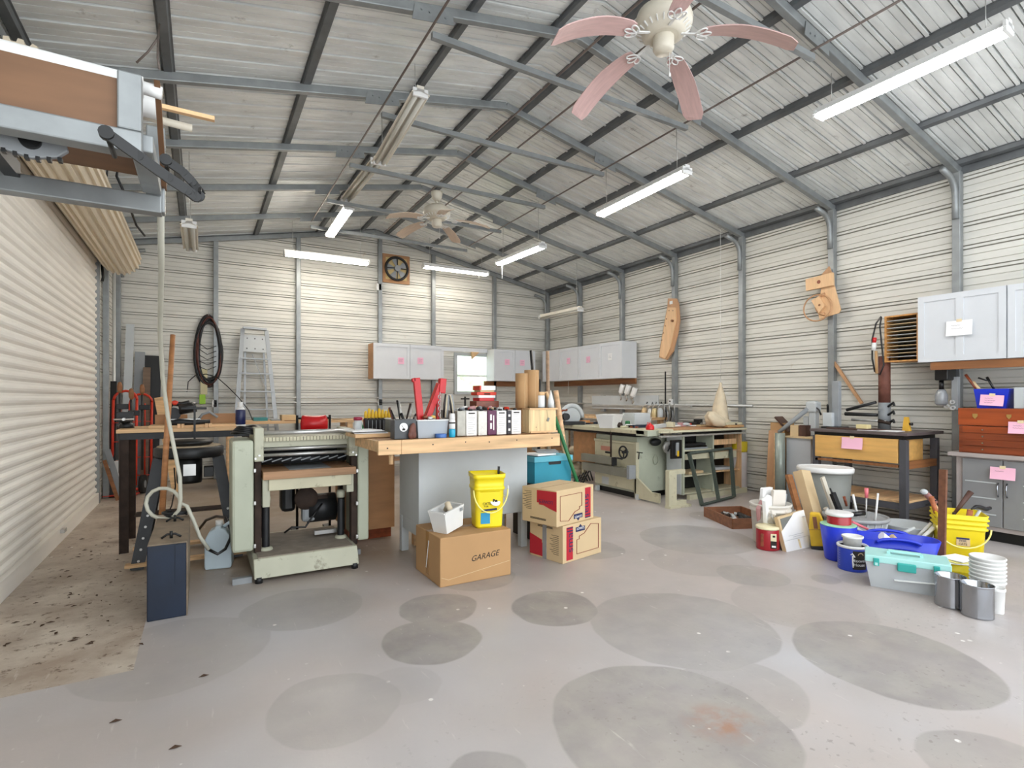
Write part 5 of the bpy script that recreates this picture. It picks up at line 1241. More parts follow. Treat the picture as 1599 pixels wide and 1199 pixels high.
# leaning poles
def pole(name, p0, p1, r0, r1, ma, label, cat='pole'): return one(name, M().cyl(p0, p1, r0, r1, 12), ma, label, cat)
q = LP(829, 547, 5.45); pole('black_pole', (q[0] + .14, q[1] - .04, 0), q, .016, .016, blkp, 'slim black pole standing behind the cardboard tubes')
q = LP(855, 548, 5.0); q2 = G(905, 790, 0); pole('broom_handle', (3.06, 4.50, .02), q, .022, .016, wood('weathered handle', '9c8066'), 'long weathered wooden handle leaning at the counter right end')
g0, g1 = P3(897, 740, 3.96), P3(866, 650, 3.92); g2 = P3(853, 612, 3.90)
r = T('green_pole', 'green and tan wooden handle leaning right of the pine counter', 'pole', (g0.x, g0.y, 0)); gd = (g0 - g1).normalized(); gf = g0 + gd * ((g0.z) / -gd.z)
wo('green_shaft', M().cyl(gf, g1, .017, n=12), green, r); wo('tan_tip', M().cyl(g1, g2, .017, .014, 12), pine, r)
t0, t1 = P3(884, 720, 4.25), P3(868, 610, 4.2); td = (t0 - t1).normalized(); pole('tan_stake', t0 + td * (t0.z / -td.z), t1, .028, .024, wood('tan stake wood', 'd2ab84'), 'thick tan wooden stake behind the green handle')
# ---------------------------------------------------------------- table saw with side table
def YG(u, x):
    a, b, c = ray(u, 600); return b * x / a
def PX(u, v, x): y, z = AX(u, v, x); return Vector((x, y, z))
SX, SY, SZ = 4.66, 4.72, .885
r = T('table_saw', 'big cream and green cabinet table saw with a long left rail', 'table saw', (4.9, 5.6, 0))
ye = YG(931, 4.76)
wo('cabinet_body', M().box(4.76, 5.30, 5.04, ye, .07, .78), sage, r, bev=.006)
wo('left_panel', M().box(4.735, 4.76, 5.04, ye, .10, .70), pcream, r, bev=.004)
wo('panel_frame_top', M().box(4.72, 4.76, 5.04, ye, .685, .715), pcream, r, bev=.004)
wo('front_stile', M().box(4.72, 4.77, 5.01, 5.05, .07, .715), pcream, r, bev=.004)
m = M(); m.pr([(5.04, .07), (5.04, .30), (4.76, .13), (4.62, .13), (4.62, .02), (5.04, .02)], 'x', 4.72, 4.745); wo('foot_panel', m, pcream, r)
wo('dark_base', M().box(4.78, 5.28, 5.07, ye - .02, 0, .07), blk, r)  # black block standing in for the dark gap under the saw cabinet
for yy in (5.0, ye - .05): wo('foot', M().box(4.71, 4.76, yy - .03, yy + .02, 0, .07), lgrey, r, bev=.003)
yb_ = 6.62
wo('table_top', M().box(SX, 5.12, SY + .05, yb_, SZ - .04, SZ), pcream, r, bev=.006)
wo('left_rail', M().box(SX - .03, SX, SY + .06, yb_, SZ - .055, SZ - .004), pcream, r, bev=.004)
m = M(); m.pr([(SX - .03, SY), (SX + .12, SY), (SX + .26, SY + .08), (SX + .26, SY + .2), (SX - .03, SY + .2)], 'z', SZ - .075, SZ - .003); wo('corner_casting', m, sage, r, bev=.004)
wo('under_frame', M().box(SX + .05, 5.1, SY + .2, yb_ - .1, SZ - .09, SZ - .04), gunm, r)
wo('back_panel', M().box(SX + .10, SX + .13, ye + .02, yb_ - .25, .35, SZ - .10), ply, r)
wo('rear_leg', M().box(SX + .05, SX + .10, yb_ - .12, yb_ - .07, 0, SZ - .09), pcream, r)
wo('rear_leg', M().box(5.05, 5.10, yb_ - .12, yb_ - .07, 0, SZ - .09), pcream, r)
# red badge
y0, z0 = AX(947, 700, 4.73); wo('badge', M().box(4.731, 4.735, y0 - .10, y0 + .12, z0 - .03, z0 + .03), mat('faded red badge', srgb('c58a78'), .5, 0, .1), r); wo('badge_plate', M().box(4.731, 4.734, y0 - .09, y0 + .03, z0 - .065, z0 - .04), gunm, r)
y0, z0 = AX(945, 750, 4.73); wo('data_plate', M().box(4.731, 4.734, y0 - .07, y0 + .07, z0 - .05, z0 + .05), lgrey, r)
# hand wheel on the left panel
p = PX(973, 706, 4.66); m = M(); R_ = .075
m.tube([(4.66, p.y + R_ * math.cos(t), p.z + R_ * math.sin(t)) for t in [2 * PI * i / 24 for i in range(24)]], .011, 8, True)
for k in range(3): t = k * 2.09 + .4; m.bar((4.67, p.y, p.z), (4.66, p.y + R_ * math.cos(t), p.z + R_ * math.sin(t)), .014, .01)
m.cyl((4.65, p.y, p.z), (4.735, p.y, p.z), .018, n=12); wo('hand_wheel', m, gunm, r)
m = M(); m.tube([(4.64, p.y - .01, p.z - .085), (4.63, p.y + .06, p.z - .08), (4.63, p.y + .10, p.z - .078)], .010, 8); wo('wheel_handle', m, blkp, r)
m = M(); m.bar(PX(995, 706, 4.71), PX(1003, 707, 4.64), .012, .012); m.bar(PX(998, 707, 4.68), PX(997, 717, 4.68), .010, .010); wo('lock_lever', m, blkp, r)
# two grey channels racked on the left
xr = 4.62
ya, za = AX(909, 708, xr); yb2, zb2 = AX(957, 715, xr); wo('fence_channel', M().box(xr - .02, xr + .05, yb2, ya, zb2 - .09, zb2 + .005), mat('olive grey channel', srgb('85857a'), .45, .3, .1), r, bev=.003)
wo('channel_cap', M().box(xr - .025, xr + .05, yb2 - .02, yb2 + .0, zb2 - .10, zb2 + .01), gunm, r)
ya, za = AX(909, 720, xr); yb3, zb3 = AX(983, 730, xr + .02); wo('fence_channel', M().box(xr, xr + .06, yb3, ya, zb3 - .13, zb3 - .02), MT['olive grey channel'], r, bev=.003)
wo('fence_head', M().box(xr - .03, xr + .08, yb3 - .05, yb3, zb3 - .14, zb3 + .03), mgrey, r, bev=.004)
wo('rack_arm', M().box(xr + .05, 4.74, 5.5, 5.54, .42, .46), gunm, r)
q0, q1 = PX(954, 672, 4.64), PX(954, 716, 4.64); wo('guard_rod', M().cyl(q0, q1, .012, n=8), rusty, r)
# motor cover and tilt wheel on the front
p = P3(1022, 690, 5.0); m = M(); m.ell((p.x, 4.98, p.z), (.09, .05, .05), 16, 8); wo('motor_cover', m, gunm, r)
p = P3(1041, 698, 4.9); m = M(); m.lathe([(.02, 0), (.075, .0), (.08, .02), (.07, .035), (.02, .04)], (0, 0, 0), 26).xf(Matrix.Translation((p.x, 4.9, p.z)) @ Matrix.Rotation(PI / 2, 4, 'X')); wo('tilt_wheel', m, steel, r); wo('wheel_bar', M().bar((p.x - .03, 4.85, p.z - .05), (p.x + .03, 4.85, p.z + .05), .02, .01), gunm, r)
m = M(); q = P3(1026, 712, 5.0)
m.tube([(q.x + .04 * math.cos(t), 5.02, q.z - .05 + .06 * math.sin(t)) for t in [2 * PI * i / 16 for i in range(16)]], .006, 6, True); wo('hanging_guard', m, sage, r)
a, b, zt, zb = FR(1048, 687, 1064, 716, 4.66); r2 = T('saw_switch', 'black switch plate with a yellow padlocked paddle on the saw front', 'switch', ((a + b) / 2, 4.66, zb))
wo('plate', M().box(a, b, 4.65, 4.68, zb, zt), blkp, r2, bev=.003); c = (a + b) / 2
wo('switch_box', M().box(c - .026, c + .022, 4.635, 4.65, zb + .04, zt - .03), mgrey, r2, bev=.003); wo('paddle', M().box(c - .016, c + .014, 4.625, 4.635, zb + .03, zb + .10), yelt, r2, bev=.004)
# rails and shelf unit to the right
XE = XG(1159, 4.66)
r = T('saw_side_table', 'extension table with steel rails and open shelves right of the saw', 'cabinet', (5.7, 5.0, 0))
wo('table_board', M().box(5.13, XE, 4.68, 5.35, SZ - .035, SZ - .005), ply, r)
wo('front_rail', M().box(SX + .10, XE + .05, 4.625, 4.675, SZ - .035, SZ - .01), pcream, r, bev=.003); wo('guide_tube', M().box(SX + .08, XE, 4.60, 4.65, SZ - .085, SZ - .065), steel, r, bev=.003)
x0, xm, x1 = XG(1068, 4.69), XG(1114, 4.69), XG(1158, 4.69)
wo('dark_apron', M().box(x0, x1, 4.69, 4.72, SZ - .085, SZ - .04), blk, r)
for x in (x0, xm): wo('upright', M().box(x - .012, x + .012, 4.69, 4.97, .06, SZ - .09), sage, r)
wo('upright', M().box(x1 - .02, x1, 4.69, 4.97, .06, SZ - .09), pinex, r)
wo('left_side', M().box(x0 - .02, x0 - .013, 4.72, 4.96, .06, SZ - .09), lgrey, r)
wo('back_board', M().box(x0, x1, 4.96, 4.98, .06, SZ - .09), blk, r)
for x_0, x_1, zz in ((x0, xm, .60), (x0, xm, .28), (xm, x1, .56), (xm, x1, .30), (x0, x1, .06)): wo('shelf', M().box(x_0, x_1, 4.71, 4.96, zz, zz + .018), pcream if x_0 == x0 else pinex, r)
wo('drawer_front', M().box(xm + .02, x1 - .10, 4.70, 4.72, .66, .73), pinex, r); wo('drawer_front', M().box(x0 + .02, xm - .02, 4.68, 4.695, .50, .57), pcream, r); wo('drawer_front', M().box(xm + .02, x1 - .12, 4.68, 4.695, .48, .57), pcream, r)
wo('base_rail', M().box(x0 + .05, x1 + .05, 4.64, 4.69, .0, .06), pcream, r)
for k, (z, h, ma, n_) in enumerate(((.62, .02, mgrey, 'grey'), (.645, .015, blkp, 'black'), (.665, .03, gunm, 'dark iron'))):
    one('saw_insert', M().box(x0 + .03, xm - .06 - .02 * k, 4.73, 4.94, z, z + h), ma, n_ + ' flat plate on the upper left shelf of the side table', 'plate')
one('clutter_board', M().cb(((x0 + xm) / 2, 4.84, .318), (.3, .2, .03), (0, 0, .1)), cardp, 'tan board lying on the lower left shelf of the side table', 'board')
one('clutter_board', M().cb(((xm + x1) / 2, 4.84, .335), (.3, .2, .03), (0, 0, -.2)), lgrey, 'grey board lying on the lower right shelf of the side table', 'board')
# cream leg frame
r = T('leg_frame', 'cream C-shaped steel leg stand in front of the saw side table', 'stand', (4.8, 4.4, 0))
y = 4.38; a, b = XG(1045, y), XG(1057, y)
wo('post', M().box(a, b, y, y + .06, .03, .44), pcream, r, bev=.003); wo('top_arm', M().box(b, b + .14, y, y + .06, .39, .44), pcream, r, bev=.003); wo('foot_arm', M().box(a, b + .22, y - .02, y + .07, 0, .03), pcream, r, bev=.003); wo('foot_beam', M().box(b, b + .16, y, y + .06, .03, .08), pcream, r, bev=.003)
# leaning sash frame
r = T('sash_frame', 'dark green two-light metal frame leaning on the side table', 'frame', (5.6, 4.55, 0))
def gp(u, v, z): x, y = G(u, v, z); return Vector((x, y, z))
A = gp(1096, 788, 0.02); B = gp(1146, 775, 0.02); B = Vector((B.x, max(B.y, A.y + .05), .02))
Tp = P3(1076, 708, 4.64); Tq = P3(1141, 700, 4.66)
grn = mat('dark green grey steel', srgb('49534d'), .5, .2, .1)
up_ = (Tp - A).cross(B - A).normalized()
for p, q, n_ in ((A, Tp, 'stile'), (B, Tq, 'stile'), (Tp, Tq, 'rail'), (A, B, 'rail'), (A.lerp(B, .5), Tp.lerp(Tq, .5), 'muntin')): wo(n_, M().bar(p, q, .022 if n_ == 'muntin' else .025, .045 if n_ != 'muntin' else .04, up_), grn, r)
# tall white bag with yellow top
xq = 6.41; yq = YG(1164, xq) + .1
r = T('lined_bin', 'tall white-bagged bin with a yellow rim beyond the side table', 'bin', (xq, yq, 0)); hq = PX(1164, 690, 6.41).z
ob('bag', M().lathe([(.08, 0), (.10, .05), (.10, .3), (.105, hq * .7), (.10, hq - .12)], n=20), mat('pale pink grey bag', srgb('cfc8c6'), .7, 0, .1, 8), r); ob('yellow_collar', M().lathe([(.102, hq - .14), (.107, hq - .12), (.107, hq), (.09, hq)], n=20), mat('mustard plastic', srgb('c9b21f'), .5, 0, .1), r)
# ---------------------------------------------------------------- clutter on the saw table
Z = SZ
r = T('white_tub', 'white rectangular plastic tub standing on the saw table', 'tub', (XG(952, 5.45), 5.45, Z), .45)
m = M(); v = []
for s_, z in ((.72, 0), (1, .17)):
    for a, b in ((-.17, -.12), (.17, -.12), (.17, .12), (-.17, .12)): v.append((a * s_, b * s_, z))
m.add(v, [(3, 2, 1, 0), (0, 1, 5, 4), (1, 2, 6, 5), (2, 3, 7, 6), (3, 0, 4, 7)]); ob('tub_shell', m, wht, r, solid=.005); m = M()
for a, b in (((-.17, -.12), (.17, -.12)), ((.17, -.12), (.17, .12)), ((.17, .12), (-.17, .12)), ((-.17, .12), (-.17, -.12))): m.bar((*a, .17), (*b, .17), .014, .01)
ob('rim', m, wht, r)
p = P3(1015, 668, 4.82); r = T('oil_can', 'small bright red oil can on the near corner of the saw table', 'oil can', (p.x, 4.82, Z))
ob('body', M().lathe([(.05, 0), (.052, .01), (.05, .045), (.03, .065), (.014, .075), (.014, .085), (0, .085)], n=20), red, r); ob('spout', M().tube([(0, 0, .08), (.01, 0, .12), (.035, 0, .16)], [.008, .005, .003], 8), steel, r); ob('trigger', M().tube([(-.01, 0, .08), (-.04, 0, .09), (-.05, 0, .05)], .005, 6), red, r)
def PZ_(u, v, z=Z): x, y = G(u, v, z); return Vector((x, y, z))
clut = [(890, 664.5, .24, .16, .012, 'w', paper, 'papers', 'white papers at the far left end of the saw table'), (898, 661, .3, .1, .03, 'b', mgrey, 'tool', 'flat grey tool on the papers of the saw table'),
        (912, 662, .28, .10, .035, 'c', brownw, 'tool', 'brown wooden tool left of the white tub'), (906, 658, .3, .06, .05, 'c', MT['orange red paint'] if 0 else wood('orange wood', 'c98a54'), 'tool', 'orange wooden tool behind the papers'),
        (922, 662, .2, .08, .03, 'b', navy, 'tool', 'navy flat tool beside the white tub'), (967, 669, .10, .08, .07, 'e', rusty, 'cup wheel', 'brown cup-shaped wheel right of the white tub'),
        (975, 670, .12, .06, .03, 'c', pcream, 'tool', 'cream tool beside the brown cup wheel'), (980, 664, .07, .07, .08, 'l', green, 'jar', 'dark green jar behind the cup wheel'),
        (990, 667, .25, .08, .03, 'b', rusty, 'tool', 'brown iron fence part in the middle of the saw table'), (998, 663, .3, .1, .02, 'b', maho, 'tool', 'dark red flat piece behind the brown iron part'),
        (1030, 668, .35, .05, .05, 'b', lgrey, 'fence', 'pale rip fence bar lying across the saw front edge'), (1047, 667, .10, .10, .07, 'b', pcream, 'rip fence', 'cream rip fence head on the saw rail'),
        (1063, 662, .12, .10, .012, 'b', MT['rose plastic'], 'papers', 'rose coloured sheet on the side table'), (1080, 662, .25, .16, .012, 'w', paper, 'papers', 'cream sheets on the side table'),
        (1050, 656, .16, .08, .06, 'e', mgrey, 'power tool', 'grey sander lying behind the fence head'), (1077, 654, .2, .09, .06, 'c', gunm, 'power tool', 'dark grey tool lying left of the canvas bag'),
        (1103, 665, .3, .14, .015, 'w', cardp, 'board', 'tan sheet under the canvas bag'), (1143, 662, .3, .2, .03, 'b', cardb, 'board', 'stack of brown boards right of the canvas bag'),
        (1150, 658, .32, .14, .03, 'b', pcream, 'board', 'cream board on the brown boards at the table end'), (1090, 652, .10, .08, .09, 'b', blkp, 'battery', 'black battery pack behind the dark tool'),
        (1078, 648, .14, .05, .04, 'b', redor, 'tool', 'small red and black tool behind the canvas bag'), (1063, 650, .12, .06, .05, 'b', MT['rose plastic'], 'box', 'rose coloured box near the right wall over the saw'),
        (1095, 661, .25, .10, .02, 'b', wood('dark walnut', '5a3d2e'), 'board', 'dark walnut strip left of the crumpled bag'), (1070, 658, .18, .14, .05, 'e', lgrey, 'power tool', 'pale grey rounded tool behind the rose sheet'),
        (1088, 657, .14, .04, .05, 'c', steel, 'tool', 'bright steel bar left of the black battery'), (1112, 660, .12, .10, .05, 'e', canvas, 'cloth', 'small tan cloth lump by the crumpled bag'),
        (1155, 661, .14, .12, .05, 'b', gunm, 'clamp', 'black clamp head at the end of the side table'), (1160, 659, .12, .10, .07, 'e', sage, 'power tool', 'pale green rounded tool at the table end'),
        (1004, 660, .30, .05, .04, 'b', navy, 'tool', 'navy level lying behind the red oil can'), (985, 661, .16, .05, .04, 'c', wht, 'tube', 'white tube lying behind the green jar'),
        (915, 660, .34, .03, .04, 'b', steel, 'rule', 'bright steel rule lying behind the white tub'), (1038, 662, .12, .05, .03, 'c', MT['rose plastic'], 'tool', 'rose handled tool behind the rip fence'),
        (1052, 661, .22, .12, .02, 'b', paper, 'papers', 'white folded papers right of the rip fence head'), (1022, 660, .20, .08, .03, 'b', cardp, 'board', 'tan offcut behind the rip fence bar')]
for i, (u, v, w, d, h, kd, ma, ct, lb) in enumerate(clut):
    p = PZ_(u, max(v, 657)); 
    p.y = min(p.y, 6.35); p.x = XG(u, p.y)
    if p.x > 5.08 and p.y > 5.22:
        if XG(u, 5.22) > 5.1: p.y = 5.22; p.x = XG(u, 5.22)
        else: p.x = 5.02; p.y = YG(u, 5.02)
    if p.x < SX + .12: p.x = SX + .12; p.y = YG(u, p.x)
    if p.x > XE - .12: p.x = XE - .12; p.y = YG(u, p.x)
    p.y = max(p.y, 4.76)
    m = M(); a = (i * 1.3) % 1.2 - .6; z = Z + (.014 if i in (1, 3) else 0) + (.032 if i == 18 else 0)
    if kd in 'wb': m.cb((p.x, p.y, z + h / 2), (w, d, h), (0, 0, a))
    elif kd == 'c': m.cyl((p.x - w / 2 * math.cos(a), p.y - w / 2 * math.sin(a), z + h / 2), (p.x + w / 2 * math.cos(a), p.y + w / 2 * math.sin(a), z + h / 2), h / 2, h / 2.6, 12)
    elif kd == 'e': m.ell((p.x, p.y, z + h / 2), (w / 2, d / 2, h / 2), 14, 8, (0, 0, a))
    else: m.lathe([(w / 2, 0), (w / 2, h * .85), (w / 3, h)], (p.x, p.y, z), 16)
    one(ct.replace(' ', '_'), m, ma, lb, ct, bev=.003 if kd == 'b' else 0)
# mitre saw with grey guard on the far end
p = P3(893, 650, 6.35); r = T('mitre_saw', 'grey chop saw with a curved guard at the far end of the saw table', 'power saw', (p.x, 6.35, Z), -.3)
ob('base', M().box(-.16, .16, -.12, .12, 0, .05), gunm, r, bev=.006)
m = M(); m.tube([(.16 * math.cos(t), 0, .10 + .18 * math.sin(t)) for t in [PI * k / 12 for k in range(13)]], .035, 10); ob('blade_guard', m, lgrey, r); ob('blade_disc', M().cyl((0, -.012, .12), (0, .012, .12), .13, n=30), lgrey, r)
ob('motor', M().cyl((-.12, .02, .12), (-.12, -.12, .12), .05, n=16), blkp, r); ob('handle', M().tube([(-.08, -.02, .22), (-.18, -.02, .2), (-.22, -.02, .13)], .018, 8), maho, r)
# aluminium pan
one('metal_cabinet', M().box(5.15, 5.45, 5.5, 5.75, .0, P3(1000, 645, 5.5).z), lgrey, 'pale grey metal cabinet top showing behind the red oil can', 'cabinet', bev=.006)
# side bench against the right wall, behind the saw, carrying guns and canisters
r = T('wall_bench', 'plain workbench along the right wall behind the table saw', 'workbench', (6.1, 7.4, 0))
wo('bench_top', M().box(5.75, 6.42, 6.1, 8.85, .93, .97), pine, r)
for yy in (6.2, 8.7):
    for x in (5.8, 6.36): wo('leg', M().box(x - .035, x + .035, yy - .035, yy + .035, 0, .93), pine, r)
wo('shelf', M().box(5.78, 6.4, 6.15, 8.8, .3, .32), ply, r)
WB = .97
# backboard with three tilted white canisters
xw = XR - .16
r = T('tool_rail', 'steel rail on the right wall holding spray guns and canisters', 'rail', (xw, 7.0, 1.1))
wo('rail_bar', M().box(xw - .01, xw + .02, 5.6, 8.2, 1.13, 1.16), steel, r); wo('rail_plate', M().box(xw + .02, xw + .035, 6.3, 8.0, 1.08, 1.32), lgrey, r)
for k, (u, v) in enumerate(((971, 607), (980, 608), (990, 612))):
    p = PX(u, v, xw - .08); r = T('white_canister', 'white cylindrical spray canister tilted on the wall rail, %s of three' % ('left', 'middle', 'right')[k], 'canister', p, 0, 'tilted canisters on the wall rail'); r.rotation_euler = (.35, .1, 0)
    ob('cylinder', M().cyl((0, 0, -.075), (0, 0, .075), .045, n=18), wht, r, bev=.004); ob('neck', M().cyl((0, 0, -.12), (0, 0, -.075), .022, n=12), steel, r)
    ob('bracket', M().tube([(0, 0, -.10), (.03, -.03, -.16), (.05, 0, -.20)], .014, 8), steel, r)
for k, (u, v, ma, n_) in enumerate(((1006, 642, cardp, 'tan'), (1015, 643, steel, 'bright steel'), (1022, 643, mat('pale gold cup', srgb('cbb98c'), .4, .3, .1), 'pale gold'), (1031, 643, lgrey, 'grey'))):
    p = PX(u, v, xw - .10); r = T('spray_gun', 'spray gun with a %s cup hanging on the right wall rail' % n_, 'spray gun', p); r.rotation_euler = (.2 - .1 * k, .05, 0)
    ob('cup', M().lathe([(.04, -.09), (.045, -.08), (.042, .03), (.025, .06)], n=18), ma, r, bev=0); ob('gun_body', M().tube([(0, -.05, .12), (0, 0, .10), (0, .03, .08), (0, .05, .02)], [.012, .018, .016, .012], 8), steel, r)
    ob('hook', M().tube([(0, -.02, .12), (.02, -.01, .16), (.04, 0, .14)], .006, 6), gunm, r)
for k in range(7):
    p = PX(1037 + k * 2.6, 640 + 5 * (k % 3), xw - .06); m = M(); m.tube([(p.x, p.y, p.z + .09), (p.x - .02, p.y - .03, p.z + .02), (p.x, p.y - .01, p.z - .05), (p.x + .02, p.y + .03, p.z - .12)], .009, 6)
    one('hanging_tool', m, (steel, gunm, mgrey)[k % 3], 'thin steel tool hanging right of the spray guns', 'tool', group='thin tools right of the spray guns')
p = PX(1040, 592, XR - .1); one('square_rule', M().box(XR - .12, XR - .11, p.y - .012, p.y + .012, 1.05, AX(1040, 580, XR - .1)[1]), gunm, 'thin upright dark rod on the right wall by the outlet', 'rod')
p = PX(881, 600, 6.2); one('pull_string', M().cyl((6.3, 8.6, 1.35), (6.3, 8.6, 1.625), .003, n=5), wht, 'thin white string under the corner cabinets', 'string')
bottle(884, 678, 704, 6.9, .32, .05, (('body', 0, .8, 1, .9, maho), ('cap', .8, 1, .5, .5, wht)), 'dark_red_bottle', 'dark red bottle standing in the shade beyond the green handle')
one('paint_tin_stack', M().box(XG(888, 6.9), XG(905, 6.9), 6.9, 7.1, 0.0, .28), paper, 'white stacked cartons on the floor beyond the green handle', 'box')
m = M()
for k in range(6): m.ell((XG(906, 6.9) + random.uniform(-.08, .0) - .1, 6.9 + random.uniform(-.1, .1), .10 + .07 * k), (.11, .11, .07), 10, 6)
one('rag_heap', m, canvas, 'heap of pale rags on the floor between the teal box and the saw', 'rags')
m = M()
for k in range(5): m.tube([(XG(893 + 4 * k, 6.2), 6.2, .02), (XG(890 + 5 * k, 6.2) + .05, 6.1, .16 + .02 * k), (XG(896 + 4 * k, 6.2), 6.0, .10)], .012, 6)
one('cord_heap', m, blkp, 'heap of black cords on the floor left of the saw', 'cord')
# canvas bags
def cloth_cone(rings, c, n=20, j=.012, e=0):
    m = M(); v = []
    for i, (rx_, ry_, z, ox, oy) in enumerate(rings):
        for k in range(n):
            a = 2 * PI * k / n; f = 1 + .13 * math.sin(3 * a + e + i * .4) + .07 * math.sin(7 * a + i)
            v.append((c[0] + ox + rx_ * math.cos(a) * f, c[1] + oy + ry_ * math.sin(a) * f, c[2] + z))
    N = len(rings); m.add(v, [(i * n + k, i * n + (k + 1) % n, (i + 1) * n + (k + 1) % n, (i + 1) * n + k) for i in range(N - 1) for k in range(n)] + [[n - 1 - k for k in range(n)], [(N - 1) * n + k for k in range(n)]], True)
    return m
yb1 = 4.86; p = P3(1149, 655, yb1)
hz_ = P3(1150, 600, yb1).z - Z
one('canvas_bag', cloth_cone([(.10, .09, 0, 0, 0), (.125, .10, .06, 0, 0), (.115, .10, .14, .0, 0), (.10, .08, hz_ * .5, .0, 0), (.065, .05, hz_ * .75, .0, 0), (.02, .02, hz_ * .95, 0, 0), (.012, .012, hz_ + .02, 0, 0)], (6.12, yb1, Z)), canvas, 'tall canvas dust bag hanging to a point at the end of the saw table', 'bag')
p = P3(1124, 660, 4.84)
one('crumpled_bag', cloth_cone([(.12, .08, 0, .02, 0), (.22, .13, .03, .0, 0), (.20, .12, .09, -.05, 0), (.13, .09, .15, -.13, 0), (.04, .04, .21, -.18, 0)], (p.x, 4.84, Z), 24, e=1.3), canvas, 'crumpled canvas bag lying on the side table in front of the tall one', 'bag')
one('bag_string', M().cyl((6.12, yb1, Z + hz_), (6.14, yb1 + .02, roofz(6.14) - .05), .003, n=5), wht, 'thin string holding up the tall canvas bag', 'string')
# ---------------------------------------------------------------- wooden jigs hung on the right wall posts
jw = mat('pale jig wood', srgb('dcb58a'), .55, 0, .1, 4, stretch=(8, 8, 1)); jwd = mat('darker jig wood', srgb('b98e68'), .55, 0, .1, 4, stretch=(8, 8, 1))
xj = XR - .13
def XP(u, v): y, z = AX(u, v, xj); return y, z
r = T('long_jig', 'long pale wooden jig with holes hanging tilted on a right wall post', 'jig', (xj, XP(1045, 512)[0], XP(1045, 512)[1]))
ol = [XP(*q) for q in ((1043, 466), (1056, 466), (1059, 474), (1061, 500), (1058, 520), (1051, 548), (1041, 562), (1029, 558), (1031, 540), (1038, 500), (1042, 478))]
wo('back_board', M().pr(ol, 'x', xj, xj + .025), jwd, r); 
ol = [XP(*q) for q in ((1044, 480), (1056, 480), (1057, 500), (1053, 520), (1047, 545), (1040, 560), (1031, 556), (1034, 535), (1040, 500))]
wo('front_board', M().pr(ol, 'x', xj - .018, xj), jw, r)
m = M()
for u, v in ((1042, 498), (1040, 509), (1037, 520), (1035, 531), (1046, 485), (1052, 485)): y, z = XP(u, v); m.cyl((xj - .02, y, z), (xj - .017, y, z), .009, n=10)
wo('peg_hole', m, blk, r); y, z = XP(1052, 501); wo('knob', M().cyl((xj - .05, y, z), (xj - .01, y, z), .018, n=12), brownw, r); y, z = XP(1048, 473); wo('hanging_slot', M().box(xj - .003, xj, y - .03, y + .03, z - .02, z + .03), wht, r)
r = T('wheel_jig', 'pale wooden jig with a block and round hoop hanging on a right wall post', 'jig', (xj, XP(1287, 460)[0], XP(1287, 460)[1]))
wo('top_block', M().pr([XP(*q) for q in ((1262, 437), (1304, 426), (1305, 446), (1263, 455))], 'x', xj - .06, xj - .02), jw, r, bev=.002); y, z = XP(1283, 441); wo('block_hole', M().cyl((xj - .062, y, z), (xj - .059, y, z), .022, n=18), maho, r)
wo('hanger_tab', M().pr([XP(*q) for q in ((1284, 429), (1296, 416), (1300, 428))], 'x', xj - .02, xj), jwd, r)
wo('back_board', M().pr([XP(*q) for q in ((1284, 446), (1304, 446), (1314, 484), (1311, 489), (1281, 498), (1279, 490))], 'x', xj - .02, xj), jw, r, bev=.002)
wo('diamond_block', M().pr([XP(*q) for q in ((1283, 463), (1292, 478), (1283, 489), (1271, 470))], 'x', xj - .06, xj - .02), jw, r); y, z = XP(1284, 477); wo('diamond_hole', M().cyl((xj - .062, y, z), (xj - .059, y, z), .014, n=14), brownw, r)
y, z = XP(1279, 481); yr, _z = XP(1258, 481); R_ = abs(yr - y); m = M(); m.tube([(xj - .04, y + R_ * math.cos(t), z + R_ * .95 * math.sin(t)) for t in [2 * PI * i / 30 for i in range(30)]], .009, 6, True); wo('hoop', m, jwd, r)
y, z = XP(1290, 475); m = M(); m.tube([(xj - .03, y + .10 * math.cos(t), z + .12 * math.sin(t)) for t in [-PI / 2 + PI * i / 12 for i in range(13)]], .018, 8); wo('arc_strip', m, jwd, r)
# diagonal wood strip on the wall
one('wall_strip', M().bar((XR - .05, *AX(1300, 562, XR - .05)), (XR - .05, *AX(1346, 630, XR - .05)), .03, .03), jwd, 'long wooden strip leaning diagonally on the right wall', 'wood strip')
# ---------------------------------------------------------------- right wall cabinets and slot rack
xcab = 6.13; y0, z1 = AX(1434, 465, xcab); z0 = AX(1434, 566, xcab)[1]
y0b = YG(1573, xcab)
wallcab('large white wall cabinet on the right wall with a white note', (XR - .06, y0, 0), y0 - y0b, XR - .06 - xcab, z0, z1, 1, 'x', mid=True)
wallcab('white wall cabinet cut off by the right edge of the photo', (XR - .06, y0b - .004, 0), .75, XR - .06 - xcab, z0, z1, 1, 'x', mid=True)
rc = [o for o in COL.objects if o.get('label', '').startswith('large white wall cabinet')][0]
m = M(); 
nt = note(rc, (0, 0, 0), .20, .14, ma=paper, lines=2); yn, zn = AX(1498, 512, xcab - .02); nt.location = (y0 - yn, -(XR - .06 - xcab) - .02, zn); nt.rotation_euler = (0, 0, 0)
ob('hanging_rail', M().box(.10, 1.1, -(XR - .06 - xcab), -(XR - .06 - xcab) + .03, z0 - .08, z0 - .005), brownw, rc)
r = T('slot_rack', 'open wooden rack with many thin shelves beside the large wall cabinet', 'rack', (XR - .25, AX(1405, 520, xcab + .05)[0], 1.2))
xs = xcab + .10; ya, _z = AX(1381, 500, xs); yb4, zt = AX(1433, 488, xs); zb = AX(1433, 563, xs)[1]; yb4 = max(yb4, y0 + .005)
oakr = wood('orange pine', 'c68f52')
